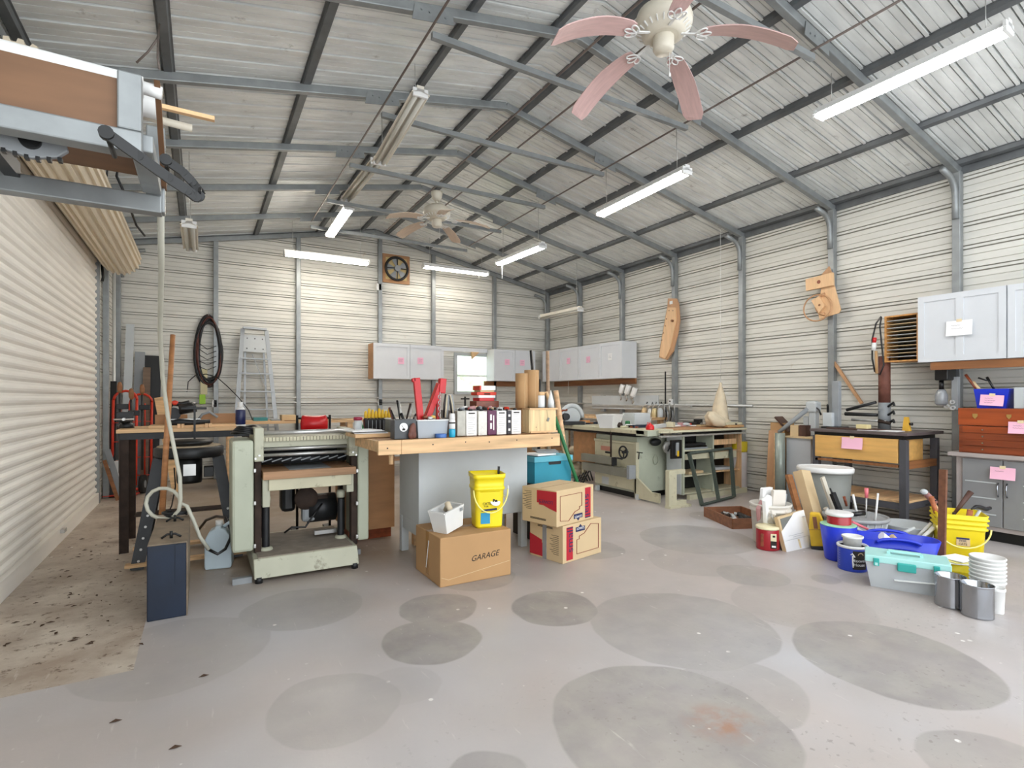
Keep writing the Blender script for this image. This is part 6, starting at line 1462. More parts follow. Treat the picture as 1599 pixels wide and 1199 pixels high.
wo('top_board', M().box(xs, XR - .06, yb4, ya, zt - .015, zt), oakr, r); wo('bottom_board', M().box(xs, XR - .06, yb4, ya, zb, zb + .015), oakr, r); wo('side_board', M().box(xs, XR - .06, ya - .018, ya, zb + .015, zt - .015), oakr, r); wo('side_board', M().box(xs, XR - .06, yb4, yb4 + .01, zb + .015, zt - .015), oakr, r)
wo('back_board', M().box(XR - .07, XR - .06, yb4, ya, zb, zt), blk, r)
for k in range(11): zz = zb + .015 + (zt - zb - .03) * (k + 1) / 12; wo('shelf', M().box(xs + .01, XR - .07, yb4 + .01, ya - .018, zz - .003, zz + .003), cardp if k % 2 else lgrey, r)
# ---------------------------------------------------------------- steel desk with oak drawer
DX = 5.72; dy0 = YG(1415, DX); dy1 = YG(1266, DX); DZ_ = .945
r = T('steel_desk', 'dark steel workbench with an oak drawer and a pink note on the right', 'workbench', ((DX + 6.3) / 2, (dy0 + dy1) / 2, 0))
yE = dy0 - .0; XB = 6.40
dtop = mat('dark bench top', srgb('5d5352'), .5, .1, .15, 8)
wo('bench_top', M().box(DX - .02, XB + .04, yE - .02, dy1, DZ_ - .03, DZ_), dtop, r, bev=.003)
wo('top_frame', M().box(DX + .02, XB - .02, yE + .03, dy1 - .03, DZ_ - .07, DZ_ - .03), blk, r)
ydf = YG(1402, DX); ydn = YG(1273, DX); zdt = DZ_ - .065; zdb = zdt - .23
dw = wo('drawer', M().box(DX - .005, DX + .5, ydf, ydn, zdb, zdt), oak, r, bev=.003)
nt = note(dw, (0, 0, 0), .20, .115, ma=pinkp, lines=0); yn, zn = AX(1331, 692, DX - .01); nt.location = (DX - .012 - r.location.x, yn - r.location.y, zn); nt.rotation_euler = (0, 0, -PI / 2)
for x, y in ((DX + .03, yE + .03), (XB - .03, yE + .03), (DX + .03, dy1 - .05), (XB - .03, dy1 - .05)): wo('leg', M().box(x - .03, x + .03, y - .03, y + .03, 0, DZ_ - .07), deskg, r, bev=.003)
wo('drawer_runner', M().box(DX + .06, XB - .06, yE + .0, yE + .04, .60, .67), brownw, r)
shz = .26
wo('lower_shelf', M().box(DX + .06, XB - .06, yE + .02, dy1 - .04, shz, shz + .03), pine, r); wo('shelf_rail', M().box(DX + .01, DX + .05, yE + .05, dy1 - .07, shz - .05, shz + .01), deskg, r); wo('shelf_rail', M().box(DX + .06, XB - .06, yE + .01, yE + .04, shz - .05, shz + .01), deskg, r)
wo('under_rail', M().box(DX + .0, DX + .03, ydf, ydn, zdb - .04, zdb - .015), brownw, r)
TD = DZ_
p = PX(1303, 650, DX + .25); q = PX(1303, 595, DX + .25)
r = T('column_stand', 'grey square column tool with a block on the far end of the desk', 'machine', (DX + .25, p.y, TD))
ob('base', M().box(-.10, .12, -.09, .09, 0, .02), gunm, r, bev=.003); ob('column', M().box(.0, .055, -.045, .03, .02, q.z - TD), mgrey, r, bev=.004); ob('block', M().box(-.05, .0, .0, .10, .02, .17), lgrey, r, bev=.004)
ob('lever', M().tube([(-.02, .06, .17), (-.02, .06, .24), (-.06, .04, .25)], .012, 8), blkp, r)
for k, (u0, v0, u1, v1, rr, ma, lb) in enumerate(((1322, 640, 1368, 628, .018, gunm, 'dark iron arm reaching left from the brown pole'), (1320, 646, 1370, 648, .022, blk, 'black bar lying along the back of the desk'), (1330, 655, 1384, 658, .014, steel, 'bright rod lying on the desk behind the cream block'), (1372, 657, 1390, 661, .020, rusty, 'rusty clamp head at the foot of the brown pole'))):
    one('iron_bar', M().cyl(PX(u0, v0, DX + .45), PX(u1, v1, DX + .45), rr, rr * .8, 10), ma, lb, 'tool')
p = PX(1350, 661, DX + .2); one('cream_block', M().box(p.x - .03, p.x + .05, p.y - .04, p.y + .07, TD, TD + .055), mat('cream block', srgb('e3d49f'), .5, 0, .05), 'small cream block lying on the steel desk', 'block', bev=.004)
p = PX(1416, 664, DX + .35); r = T('yellow_level', 'yellow wedge-shaped tool standing at the near end of the desk', 'tool', (p.x, min(p.y, dy0 + .1) + .0, TD)); r.location.y = YG(1416, p.x)
ob('wedge', M().pr([(-.035, 0), (.035, 0), (.018, .14), (-.012, .14)], 'x', -.02, .02), mat('ochre plastic', srgb('d6a63a'), .5, 0, .05), r, bev=.003); ob('black_knob', M().cyl((0, -.05, .07), (0, -.02, .07), .014, n=10), blkp, r)
one('white_sheet', M().cb((DX + .15, YG(1375, DX + .15), TD + .004), (.2, .35, .004), (0, 0, .1)), paper, 'white sheet lying on the near half of the steel desk', 'paper')
one('iron_plate', M().cb((DX + .15, YG(1335, DX + .15), TD + .008), (.16, .5, .012), (0, 0, 0)), dkwood, 'thin dark plate lying on the middle of the desk', 'plate')
# brown pole with tools
xp_ = 6.30; yp = YG(1381, xp_); zt_ = AX(1381, 500, xp_)[1]
r = T('brown_pole', 'thick rusty brown pipe standing behind the desk under the slot rack', 'pipe', (xp_, yp, 0)); r.location.z = TD
ob('upper_pipe', M().cyl((0, 0, .28), (0, 0, 1.62 - TD + .1), .055, n=20), mat('red brown rust', srgb('71463a'), .7, .1, .25, 12), r); ob('lower_pipe', M().cyl((0, 0, 0), (0, 0, .28), .058, n=20), mgrey, r)
for k in range(3): ob('side_hook', M().tube([(-.03, -.05, .06 + .09 * k), (-.05, -.11, .10 + .09 * k), (-.06, -.12, .07 + .09 * k)], .012, 6), gunm, r)
r = T('hanging_grinder', 'red and white tool with a looped black cord hung by the slot rack', 'tool', PX(1369, 545, xp_ - .1))
p = r.location
m = M(); m.tube([PX(*q, xp_ - .1) - p for q in ((1376, 494), (1368, 505), (1362, 530), (1362, 560), (1366, 580), (1374, 585), (1380, 570), (1377, 540), (1374, 510), (1376, 496))], .008, 6, True); ob('cord', m, blkp, r)
ob('red_grip', M().cyl(PX(1366, 527, xp_ - .12) - p, PX(1365, 535, xp_ - .12) - p, .018, n=10), red, r); ob('white_body', M().cyl(PX(1365, 535, xp_ - .12) - p, PX(1364, 547, xp_ - .12) - p, .022, n=10), wht, r); ob('brown_strap', M().cyl(PX(1368, 548, xp_ - .12) - p, PX(1369, 583, xp_ - .12) - p, .014, n=8), cardb, r)
# press behind the desk: white carcass, grey press with long handle, pipe, boards
XC = 6.0; ca, cb_ = YG(1266, XC), YG(1228, XC); zt = AX(1247, 684, XC)[1]
r = T('white_carcass', 'white board cupboard standing beyond the steel desk', 'cupboard', (6.22, (ca + cb_) / 2, 0)); wo('body', M().box(XC, 6.44, ca, cb_, 0, zt), cabg, r, bev=.003); wo('top', M().box(XC - .02, 6.44, ca - .06, cb_ + .01, zt, zt + .02), cardp, r)
zz = zt + .02
XQ = 6.14; p = PX(1267, 675, XQ)
r = T('lever_press', 'light grey press with a long slanted handle on the white cupboard', 'press', (XQ, p.y, zz))
def pxb(u0, u1, v0, v1, x, d, ma, nm, bev=.004, zb_=None):
    ya_, yb__ = YG(u1, x), YG(u0, x); z1_ = AX((u0 + u1) / 2, v0, x)[1]; z0_ = AX((u0 + u1) / 2, v1, x)[1] if zb_ is None else zb_
    return M().box(x, x + d, ya_, yb__, z0_, z1_)
wo('column', pxb(1262, 1273, 626, 680, XQ, .09, None, '', zb_=zz), lgrey, r, bev=.015); wo('side_plate', pxb(1254, 1262, 650, 680, XQ + .01, .07, None, '', zb_=zz), lgrey, r, bev=.004)
wo('handle', M().cyl(PX(1216, 675, XQ - .12), PX(1262, 638, XQ), .022, .028, 14), mgrey, r); wo('head', pxb(1257, 1274, 627, 644, XQ - .02, .12, None, ''), lgrey, r, bev=.02)
wo('small_lever', M().tube([PX(1274, 636, XQ), PX(1279, 640, XQ), PX(1282, 648, XQ)], .009, 8), blkp, r)
one('pale_box', pxb(1234, 1246, 664, 684, XQ - .1, .12, None, '', zb_=zz), cardp, 'small pale box on the white cupboard left of the press', 'box'); one('dark_box', pxb(1248, 1258, 664, 684, XQ - .1, .10, None, '', zb_=zz), dkwood, 'small dark box on the white cupboard next to the press', 'box')
xp2 = 5.92; yp2 = YG(1218, xp2); one('duct_pipe', M().cyl((xp2, yp2, 0), (xp2, yp2, AX(1218, 676, xp2)[1]), .055, n=20), mat('grey green pipe', srgb('8f978f'), .35, .3, .08), 'grey round duct pipe standing left of the white cupboard', 'pipe')
lean('board', (6.02, YG(1203, 6.02), 0), (6.22, YG(1208, 6.22), AX(1208, 672, 6.22)[1]), .12, .02, jwd, 'brown board leaning beyond the duct pipe', up=(1, 0, 0)); lean('board', (5.94, YG(1211, 5.94) , 0), (6.02, YG(1211, 6.02), AX(1211, 676, 6.0)[1]), .025, .02, pine, 'narrow pale board leaning against the duct pipe', up=(1, 0, 0))
one('cardboard_carton', M().box(6.24, 6.44, YG(1225, 6.24), YG(1203, 6.24), 0, AX(1212, 660, 6.24)[1]), cardb, 'tall brown carton behind the leaning boards', 'box'); p = PX(1226, 662, 6.3)
one('folder', M().cb((p.x, p.y, p.z), (.16, .25, .02), (.75, 0, 0)), dkwood, 'dark brown folder tipped on the tall carton', 'folder')
# drill press head on the wall post
xd_ = XR - .2
r = T('drill_motor', 'black tool motor with a grey jar hanging on the right wall post', 'power tool', PX(1478, 600, xd_)); p = r.location
wo('motor', M().box(xd_ - .10, xd_ + .08, *sorted((AX(1466, 580, xd_)[0], AX(1488, 580, xd_)[0])), AX(1475, 594, xd_)[1], AX(1475, 574, xd_)[1]), blkp, r, bev=.012)
wo('neck', M().cyl(PX(1470, 594, xd_ - .05), PX(1470, 608, xd_ - .05), .02, n=12), blkp, r); q = PX(1470, 608, xd_ - .05); q2 = PX(1470, 633, xd_ - .05); hh = q.z - q2.z
wo('jar', M().lathe([(.028, hh), (.04, hh * .85), (.052, hh * .6), (.052, hh * .15), (.035, 0), (0, 0)], (q2.x, q2.y, q2.z), 20), mat('cloudy grey glass', srgb('9b9ea1'), .25, .1, .05), r)
wo('post_bracket', M().box(xd_ + .02, xd_ + .08, YG(1494, xd_), YG(1484, xd_), AX(1489, 640, xd_)[1], AX(1489, 588, xd_)[1]), lgrey, r, bev=.004); m = M()
for u, v in ((1478, 634), (1487, 628), (1488, 637)): c = PX(u, v, xd_); m.tube([(c.x, c.y + .018 * math.cos(t), c.z + .016 * math.sin(t)) for t in [2 * PI * i / 12 for i in range(12)]], .009, 6, True)
wo('cord_hook', m, wht, r)
# ---------------------------------------------------------------- tool chest on the grey cabinet
KX = 6.02; ky1 = YG(1492, KX); ky0 = ky1 - 1.05; kz = AX(1500, 706, KX)[1]
r = T('steel_cabinet', 'grey two-door steel cabinet under the mahogany chest at the right edge', 'cabinet', ((KX + 6.4) / 2, (ky0 + ky1) / 2, 0))
pk = mat('pinkish grey laminate', srgb('a99f9c'), .5, 0, .05)
kt = AX(1560, 717, KX)[1]
wo('top_board', M().box(KX - .03, 6.42, ky0, ky1 + .05, kz - .035, kz), pk, r, bev=.003)
wo('body', M().box(KX + .02, 6.42, ky0, ky1, .10, kz - .035), pk, r); wo('dark_base', M().box(KX + .08, 6.42, ky0 + .02, ky1 - .02, 0, .10), blk, r)
yd = YG(1566, KX); dg = mat('mid grey steel door', srgb('8a8b8d'), .45, .15, .04)
for a, b in ((yd + .004, ky1 - .05), (yd - .5, yd - .004)):
    d = wo('door', M().box(KX, KX + .02, a, b, .14, kz - .05), dg, r, bev=.003); m = M()
    for k in range(3): m.box(KX - .003, KX, (a + b) / 2 - .10, (a + b) / 2 + .12, .24 + .14 * k, .25 + .14 * k)
    wo('pressed_rib', m, lgrey, d); yy = yd + (.03 if a > yd else -.03); zz = .47
    m = M(); m.tube([(KX - .003, yy, zz + .06), (KX - .028, yy, zz + .03), (KX - .028, yy, zz - .03), (KX - .003, yy, zz - .06)], .006, 8); wo('pull_handle', m, chrome, d)
nt = note(r, (0, 0, 0), .17, .105, ma=pinkp, lines=1); yn, zn = AX(1566, 743, KX - .03); nt.location = (KX - .03 - r.location.x, yn - r.location.y, zn + .02); nt.rotation_euler = (0, 0, -PI / 2)
cy1 = YG(1497, KX + .01); czt = AX(1497, 637, KX + .01)[1]
r = T('tool_chest', 'mahogany machinist chest with brass locks and small drawers', 'tool chest', ((KX + 6.35) / 2, cy1 - .35, kz))
lz = AX(1497, 664, KX + .01)[1]
wo('case', M().box(KX + .015, 6.35, cy1 - .75, cy1, kz, lz), maho, r, bev=.003); wo('lid', M().box(KX + .01, 6.36, cy1 - .76, cy1 + .005, lz + .004, czt), wood('orange mahogany', '96451f', .2, (8, 1, 14), .3), r, bev=.004)
dzs = [kz + .01, kz + .055, kz + .10, kz + .145, lz - .012]; dzs = [kz + .008 + (lz - .012 - kz) * k / 4 for k in range(5)]
for k in range(4):
    d = wo('drawer', M().box(KX + .008, KX + .016, cy1 - .72, cy1 - .03, dzs[k] + .003, dzs[k + 1] - .002), wood('orange mahogany', '96451f') if k == 3 else maho, r); yk, zk = AX(1534, 670, KX); m = M()
    m.cyl((KX - .004, yk, (dzs[k] + dzs[k + 1]) / 2), (KX + .008, yk, (dzs[k] + dzs[k + 1]) / 2), .006, n=10); wo('knob', m, chrome, d)
brass = mat('brass', srgb('c2a060'), .3, .7, .1)
for u, v, rr in ((1522, 649, .018), (1575, 650, .016)): y, z = AX(u, v, KX); wo('lock_plate', M().pr([(y - rr, z + rr), (y + rr, z + rr), (y + rr, z - rr * .4), (y, z - rr * 1.6), (y - rr, z - rr * .4)], 'x', KX + .004, KX + .010), brass, r)
nt = note(r, (0, 0, 0), .16, .10, ma=pinkp, lines=2); yn, zn = AX(1594, 668, KX - .01); nt.location = (KX - .01 - r.location.x, yn - r.location.y, zn - kz); nt.rotation_euler = (0, 0, -PI / 2)
# blue bins on the chest
by1 = YG(1522, KX + .08); by0 = YG(1577, KX + .08); bzt = AX(1550, 607, KX + .08)[1]
r = T('blue_parts_bin', 'dark blue open bin with a pink note on top of the mahogany chest', 'bin', (KX + .2, (by0 + by1) / 2, czt))
m = M(); x0, x1 = KX + .06, KX + .28; v = [(x0 + .02, by0 + .03, czt), (x1, by0 + .03, czt), (x1, by1 - .02, czt), (x0 + .02, by1 - .02, czt), (x0, by0, bzt), (x1, by0, bzt), (x1, by1, bzt), (x0, by1, bzt)]
m.add(v, [(0, 1, 2, 3), (0, 4, 5, 1), (1, 5, 6, 2), (2, 6, 7, 3), (3, 7, 4, 0)]); wo('bin_shell', m, blue, r, solid=.004)
nt = note(r, (0, 0, 0), .165, .095, ma=pinkp, lines=3); yn, zn = AX(1548, 625, KX + .03); nt.location = (KX + .045 - r.location.x, yn - r.location.y, zn - r.location.z); nt.rotation_euler = (0, .06, -PI / 2)
r2 = T('grey_parts_bin', 'pale grey bin at the right edge on top of the mahogany chest', 'bin', (KX + .2, by0 - .14, czt)); wo('bin_shell', M().box(KX + .06, KX + .28, by0 - .30, by0 - .03, czt, bzt + .01), lgrey, r2, bev=.006)
nt = note(r2, (0, 0, 0), .14, .10, ma=pinkp, lines=1); nt.location = (KX + .05 - r2.location.x, -.06, .06); nt.rotation_euler = (0, 0, -PI / 2)
for k, (u0, v0, u1, v1, ma, lb, rr) in enumerate(((1508, 585, 1524, 602, maho, 'brown-handled chisel leaning out of the blue bin', .013), (1519, 597, 1532, 606, cardp, 'cream-handled tool leaning in the blue bin', .018), (1528, 590, 1541, 589, gunm, 'dark bent wrench in the blue bin', .008), (1541, 589, 1552, 602, blkp, 'black handle in the blue bin', .012))):
    one('hand_tool', M().cyl(PX(u0, v0, KX + .18), PX(u1, v1, KX + .15) - Vector((0, 0, .03)), rr, rr * .7, 10), ma, lb, 'tool')
# ---------------------------------------------------------------- floor things at the right
def lathe_thing(name, label, cat, loc, parts, rz=0):
    r = T(name, label, cat, (loc[0], loc[1], loc[2] if len(loc) > 2 else 0), rz)
    for nm, prof_, ma, *sc in parts: ob(nm, M().lathe(prof_, n=32, sx=sc[0] if sc else 1, sy=sc[1] if sc else 1), ma, r)
    return r
# wooden drawer
a0 = Vector((*G(1100, 806), 0)); a1 = Vector((*G(1144, 826), 0)); e1 = (a0 - a1); L1 = e1.length; e1.normalize(); e2 = Vector((e1.y, -e1.x, 0)); 
if e2.x < 0: e2 = -e2
r = T('parts_box', 'loose brown wooden drawer full of small parts on the floor', 'drawer', a1); W2 = .42
def dbar(p, q, z0, z1, t, nm, ma): m = M(); d = Vector(q) - Vector(p); m.bar(Vector(p) + Vector((0, 0, (z0 + z1) / 2)), Vector(q) + Vector((0, 0, (z0 + z1) / 2)), t, z1 - z0, (0, 0, 1)); wo(nm, m, ma, r)
dwm = wood('drawer brown', '84573c')
dbar(a1, a1 + e1 * L1, 0, .10, .015, 'side', dwm); dbar(a1 + e2 * W2, a1 + e2 * W2 + e1 * L1, 0, .10, .015, 'side', dwm); dbar(a1, a1 + e2 * W2, 0, .10, .015, 'front', dwm); dbar(a1 + e1 * L1, a1 + e1 * L1 + e2 * W2, 0, .10, .015, 'back', dwm)
m = M(); m.quad(*[tuple(p + Vector((0, 0, .012))) for p in (a1, a1 + e2 * W2, a1 + e2 * W2 + e1 * L1, a1 + e1 * L1)]); wo('bottom', m, dwm, r)
rn = random.Random(3)
for k in range(14):
    c = a1 + e1 * (L1 * (.2 + .6 * rn.random())) + e2 * (W2 * (.2 + .6 * rn.random())); m = M(); an = rn.random() * 3
    d = Vector((math.cos(an), math.sin(an), .1)) * (.03 + .05 * rn.random()); m.cyl(c - d + Vector((0, 0, .04)), c + d + Vector((0, 0, .05)), .012, .02, 8)
    one('drawer_part', m, (gunm, rusty, steel, lgrey)[k % 4], 'small metal part lying in the loose wooden drawer', 'hardware', group='metal parts in the loose wooden drawer')
# white bucket with papers
bx, by = LP(1203, 850, 4.72)[:2]
pail = mat('dirty white pail', srgb('ddd8cf'), .5, 0, .05, 4, dirt=(srgb('b5a08c'), 7, .6))
r = lathe_thing('white_pail', 'dirty white bucket stuffed with papers and bags', 'bucket', (bx, by), (('pail_body', [(.135, 0), (.14, .01), (.158, .28), (.168, .282), (.17, .30), (.160, .302), (.164, .325), (.172, .327), (.174, .345), (.166, .35), (.158, .30), (.13, .02)], pail),))
ob('bail', M().tube([(.17 * math.cos(a), -.17 * math.sin(a) * .25 - .12, .29 - .14 * math.sin(a)) for a in [PI * k / 12 for k in range(13)]], .004, 6), steel, r)
for k, (dx, dy, h, w, e, ma, lb) in enumerate(((-.10, -.03, .42, .11, (.1, -.35, .2), paper, 'white card sticking out at the left of the white bucket'), (-.07, .05, .36, .12, (.1, -.5, .3), MT['rose plastic'], 'crumpled rose paper in the white bucket'), (-.02, -.02, .38, .14, (-.1, -.12, -.2), paper, 'crumpled white bag in the middle of the white bucket'),
                                               (.06, -.03, .44, .13, (.0, .06, -.3), mat('cream carton', srgb('ded6cc'), .7, 0, .05), 'cream carton standing in the white bucket'), (.11, .0, .41, .10, (.0, .15, -.5), mgrey, 'grey padded envelope at the right of the white bucket'), (.03, .08, .45, .16, (.05, .05, .1), paper, 'tall white folder at the back of the white bucket'), (-.12, .03, .34, .10, (.3, -.6, .9), mat('off white crumple', srgb('d8d2c8'), .8, 0, .1, 20), 'crumpled off-white sheet hanging over the left rim of the white bucket'), (.0, -.08, .33, .13, (.35, .1, .5), MT['off white crumple'] if 'off white crumple' in MT else paper, 'crumpled off-white sheet at the front of the white bucket'), (.12, .06, .36, .12, (-.1, .4, .4), MT['rose plastic'], 'rose tinted wrapper at the right rim of the white bucket'))):
    m = M(); m.cb((0, 0, (h - .12) / 2), (w, .035, h - .12)); o = one('paper_item', m, ma, lb, 'papers', bev=.006); o.location = (bx + dx * .8, by + dy, .14); o.rotation_euler = e
# coffee can
cx_, cy_ = LP(1199, 858, 4.52)[:2]; cr = mat('coffee red', srgb('a3202a'), .3, 0, .04)
r = lathe_thing('red_canister', 'red plastic coffee canister with cream lid on the floor', 'canister', (cx_, cy_), (('body', [(.088, 0), (.092, .006), (.092, .16), (.088, .175)], cr), ('lid', [(.094, .172), (.096, .178), (.095, .192), (.085, .196), (0, .194)], mat('cream lid', srgb('e9dfb8'), .4, 0, 0))), RV(1199))
ob('grip_groove', M().box(-.055, -.03, -.088, -.078, .03, .14), maho, r, bev=.006); m = M(); m.box(.02, .065, -.0945, -.078, .085, .145); ob('cream_label', m, MT['cream lid'], r, bev=.002); ob('black_label', M().box(.022, .066, -.094, -.077, .025, .085), blackink, r, bev=.002); ob('label_stripe', M().box(.03, .06, -.0955, -.094, .035, .05), paper, r); ob('label_mark', M().box(.036, .055, -.0955, -.0945, .118, .134), blackink, r)
# leaning white canvas
A = gp(1229, 862, 0); B = gp(1270, 853, 0); C_ = P3(1255, 796, B.y + .06); D = P3(1215, 808, A.y + .06)
r = T('stretched_canvas', 'white boxed canvas leaning, its corner cut showing the frame', 'canvas', tuple(A))
nrm = (B - A).cross(D - A).normalized() * .014
if nrm.y > 0: nrm = -nrm
def slab(pts, t0, t1, nm, ma): m = M(); n = len(pts); nn = nrm.normalized(); m.add([tuple(p + nn * t0) for p in pts] + [tuple(p + nn * t1) for p in pts], [[n - 1 - i for i in range(n)], [n + i for i in range(n)]] + [(i, (i + 1) % n, n + (i + 1) % n, n + i) for i in range(n)]); return wo(nm, m, ma, r)
slab([A, B, C_, D], -.04, -.005, 'frame', cardp); e_ = D.lerp(A, .42)
slab([A, B, C_, C_.lerp(D, .38), e_], -.005, .0, 'white_sheet', paper); slab([D.lerp(C_, .08).lerp(A, .06), C_.lerp(D, .42).lerp(B, .05), e_.lerp(B, .06)], -.005, -.002, 'grey_corner', greyp)
m = M(); nn = nrm.normalized()
def lp_(s, t): return A.lerp(B, s).lerp(D.lerp(C_, s), t)
for s0, s1, t in ((.2, .75, .42), (.35, .65, .37), (.05, .95, .31)): m.bar(lp_(s0, t) + nn * .001, lp_(s1, t) + nn * .001, .001, .004, tuple(nn))
wo('printed_line', m, mgrey, r); m = M(); m.bar(lp_(.5, .04) + nn * .001, lp_(.5, .28) + nn * .001, .001, .03, tuple(nn)); wo('tape_strip', m, tape, r); m = M(); m.bar(lp_(.86, .84) + nn * .001, lp_(.94, .84) + nn * .001, .001, .05, tuple(nn)); wo('barcode', m, mgrey, r)
# leaning tan boxes
q0 = LP(1275, 838, 4.74); q1 = LP(1254, 737, 4.93)
p0 = Vector((q0[0] + .05, q0[1], .03)); p1 = Vector((q1[0] + .04, q1[1] + .04, q1[2]))
r = T('long_carton', 'long tan carton leaning upright behind the white canvas', 'box', tuple(p0)); wo('carton', M().bar(p0, p1, .14, .09, (0, 1, 0)), cardp, r, bev=.003)
p2 = p0 + Vector((-.11, .05, -.03)); r = T('brown_board', 'brown board leaning behind the long tan carton', 'board', tuple(p2)); wo('board', M().bar(p2, p1 + Vector((-.12, .05, -.03)), .07, .03, (0, 1, 0)), brownw, r)
# yellow drill case
q = LP(1282, 852, 4.50); r = T('yellow_level_box', 'yellow plastic power tool standing against the tan carton', 'power tool', (q[0], q[1], 0), 0); r.rotation_euler = (0, -.12, RV(1281))
m = M(); m.pr([(-.07, .03), (.05, .03), (.06, .12), (.055, .2), (.03, .3), (-.045, .31), (-.065, .2)], 'y', -.05, .04); ob('shell', m, yelt, r, bev=.012); ob('black_base', M().box(-.07, .06, -.05, .045, 0, .035), blkp, r, bev=.005); ob('handle_gap', M().pr([(-.03, .18), (.0, .18), (-.0, .28), (-.03, .28)], 'y', -.052, -.049), brownw, r); ob('seam_line', M().box(-.07, .06, -.0515, -.05, .17, .174), brownw, r); ob('screw', M().cyl((.03, -.052, .16), (.03, -.048, .16), .010, n=10), blkp, r)
# grey waste bin with bag
q = LP(1288, 800, 5.18)
r = lathe_thing('waste_bin', 'grey oval waste bin with a white bag folded over its rim', 'bin', (q[0], q[1]), (('bin_body', [(.17, 0), (.18, .01), (.215, .52), (.20, .52), (.16, .03)], greyp, 1.05, .8), ('bag_rim', [(.218, .525), (.228, .515), (.232, .53), (.234, .55), (.226, .565), (.212, .565), (.208, .53)], wht, 1.05, .8), ('bag_inside', [(.20, .56), (.18, .50), (.0, .47)], wht, 1.05, .8)), RV(1288))
r.scale = (1, 1, 1.08)
# round basket with tools
q = LP(1335, 850, 4.66); Bx, By = q[0], q[1]; bk = mat('grey basket', srgb('9a9c9e'), .45, 0, .05)
r = lathe_thing('round_basket', 'round grey plastic basket full of hand tools', 'basket', (Bx, By), (('basket_wall', [(.19, 0), (.20, .01), (.235, .23), (.225, .23), (.185, .02), (0, .015)], bk), ('rim', [(.225, .225), (.25, .225), (.255, .24), (.25, .255), (.23, .255), (.225, .24)], bk)))
m = M()
for k in range(22):
    a = 2 * PI * k / 22; m.cyl((.200 * math.cos(a), .200 * math.sin(a), .03), (.236 * math.cos(a), .236 * math.sin(a), .22), .005, n=5)
ob('ribs', m, lgrey, r)
def LZ(u, v, z): return Vector(LP(u, v, z))
tl_ = [(1284, 745, 1304, 800, .045, .02, cream, 'white caulking gun body leaning at the back of the basket', 'b', 4.78), (1300, 770, 1316, 805, .05, .03, gunm, 'dark grey brush leaning in the basket', 'b', 4.70), (1332, 772, 1340, 800, .010, .010, wht, 'white slanted rod in the basket', 'c', 4.66), (1353, 775, 1352, 803, .006, .006, steel, 'screwdriver shaft in the basket', 'c', 4.60),
       (1353, 762, 1353, 777, .016, .013, MT['rose plastic'] if 0 else mat('coral handle', srgb('e0707a'), .4, 0, 0), 'coral screwdriver handle above the basket', 'c', 4.60), (1371, 770, 1366, 810, .008, .008, wht, 'tall thin white stick at the right of the basket', 'c', 4.50), (1289, 793, 1300, 800, .02, .02, steel, 'bright round tool at the left of the basket', 'c', 4.62),
       (1302, 775, 1296, 762, .010, .006, blkp, 'black trigger on the caulking gun', 'c', 4.70), (1330, 803, 1350, 801, .02, .02, blkp, 'black tool lying across the basket rim', 'c', 4.50), (1318, 775, 1322, 790, .012, .010, maho, 'dark red handle in the basket', 'c', 4.75)]
for u0, v0, u1, v1, ra, rb, ma, lb, kd, z in tl_:
    p, q = LZ(u0, v0, z), LZ(u1, v1, z)
    if q.z > .2 and kd == 'c' and v1 > 795 and u1 < 1380 and lb.find('across') < 0: q = q - Vector((0, 0, .06))
    m = M(); (m.cyl(p, q, ra, rb, 10) if kd == 'c' else m.bar(p, q - Vector((0, 0, .03)), ra, rb, (0, 1, 0))); one('hand_tool', m, ma, lb, 'tool')
# blue round bin and cans
q = LP(1309, 872, 4.22); r = lathe_thing('blue_tub', 'blue round tub holding a red can with a white lid', 'tub', (q[0], q[1]), (('tub_wall', [(.09, 0), (.095, .01), (.128, .27), (.122, .27), (.085, .02), (0, .015)], blue),))
ob('green_lining', M().lathe([(.122, .269), (.127, .277), (.121, .277)], n=28), mat('pale green rim', srgb('9fd8b4'), .5, 0, 0), r)
q2 = (q[0] + .03, q[1] + .01); r = lathe_thing('white_lidded_can', 'dark red can with a wide white lid sitting in the blue tub', 'can', (*q2, .20), (('can_body', [(.082, 0), (.084, .01), (.084, .145), (.08, .15)], cr), ('can_print', [(.0845, .03), (.0848, .075)], mat('tan print', srgb('b98562'), .5, 0, .3, 30)), ('black_band', [(.0846, .0), (.0849, .03)], blackink), ('white_lid', [(.088, .14), (.098, .148), (.099, .162), (.09, .168), (.06, .166), (0, .17)], wht)))
q = LP(1331, 885, 3.98); r = lathe_thing('blue_coffee_can', 'blue coffee can lettered in white with a white rim', 'can', (q[0], q[1]), (('can_body', [(.094, 0), (.096, .006), (.096, .165), (.094, .17)], mat('coffee blue', srgb('2440b4'), .3, 0, .04)), ('white_rim', [(.096, .165), (.102, .168), (.103, .18), (.096, .186), (.088, .184), (.086, .17)], wht)), RV(1331) - .15)
m = M()
for k in range(8):
    a0 = -PI / 2 + .18 + k * .13; m.quad(*[(.0968 * math.cos(a), .0968 * math.sin(a), z) for a, z in ((a0, .02), (a0 + .13, .02), (a0 + .13, .155), (a0, .155))])
ob('black_label', m, blackink, r)
for s_, z, sz in (('Maxwell', .085, .030), ('House', .055, .030)):
    o = txt('label_text', s_, sz, paper, r, face((0, 0, 0)), ext=.0002, bold=.0006)
    for v_ in o.data.vertices: a = -PI / 2 + .62 + v_.co.x / .0975; rr = .0980; v_.co = (rr * math.cos(a), rr * math.sin(a), v_.co.z + z)
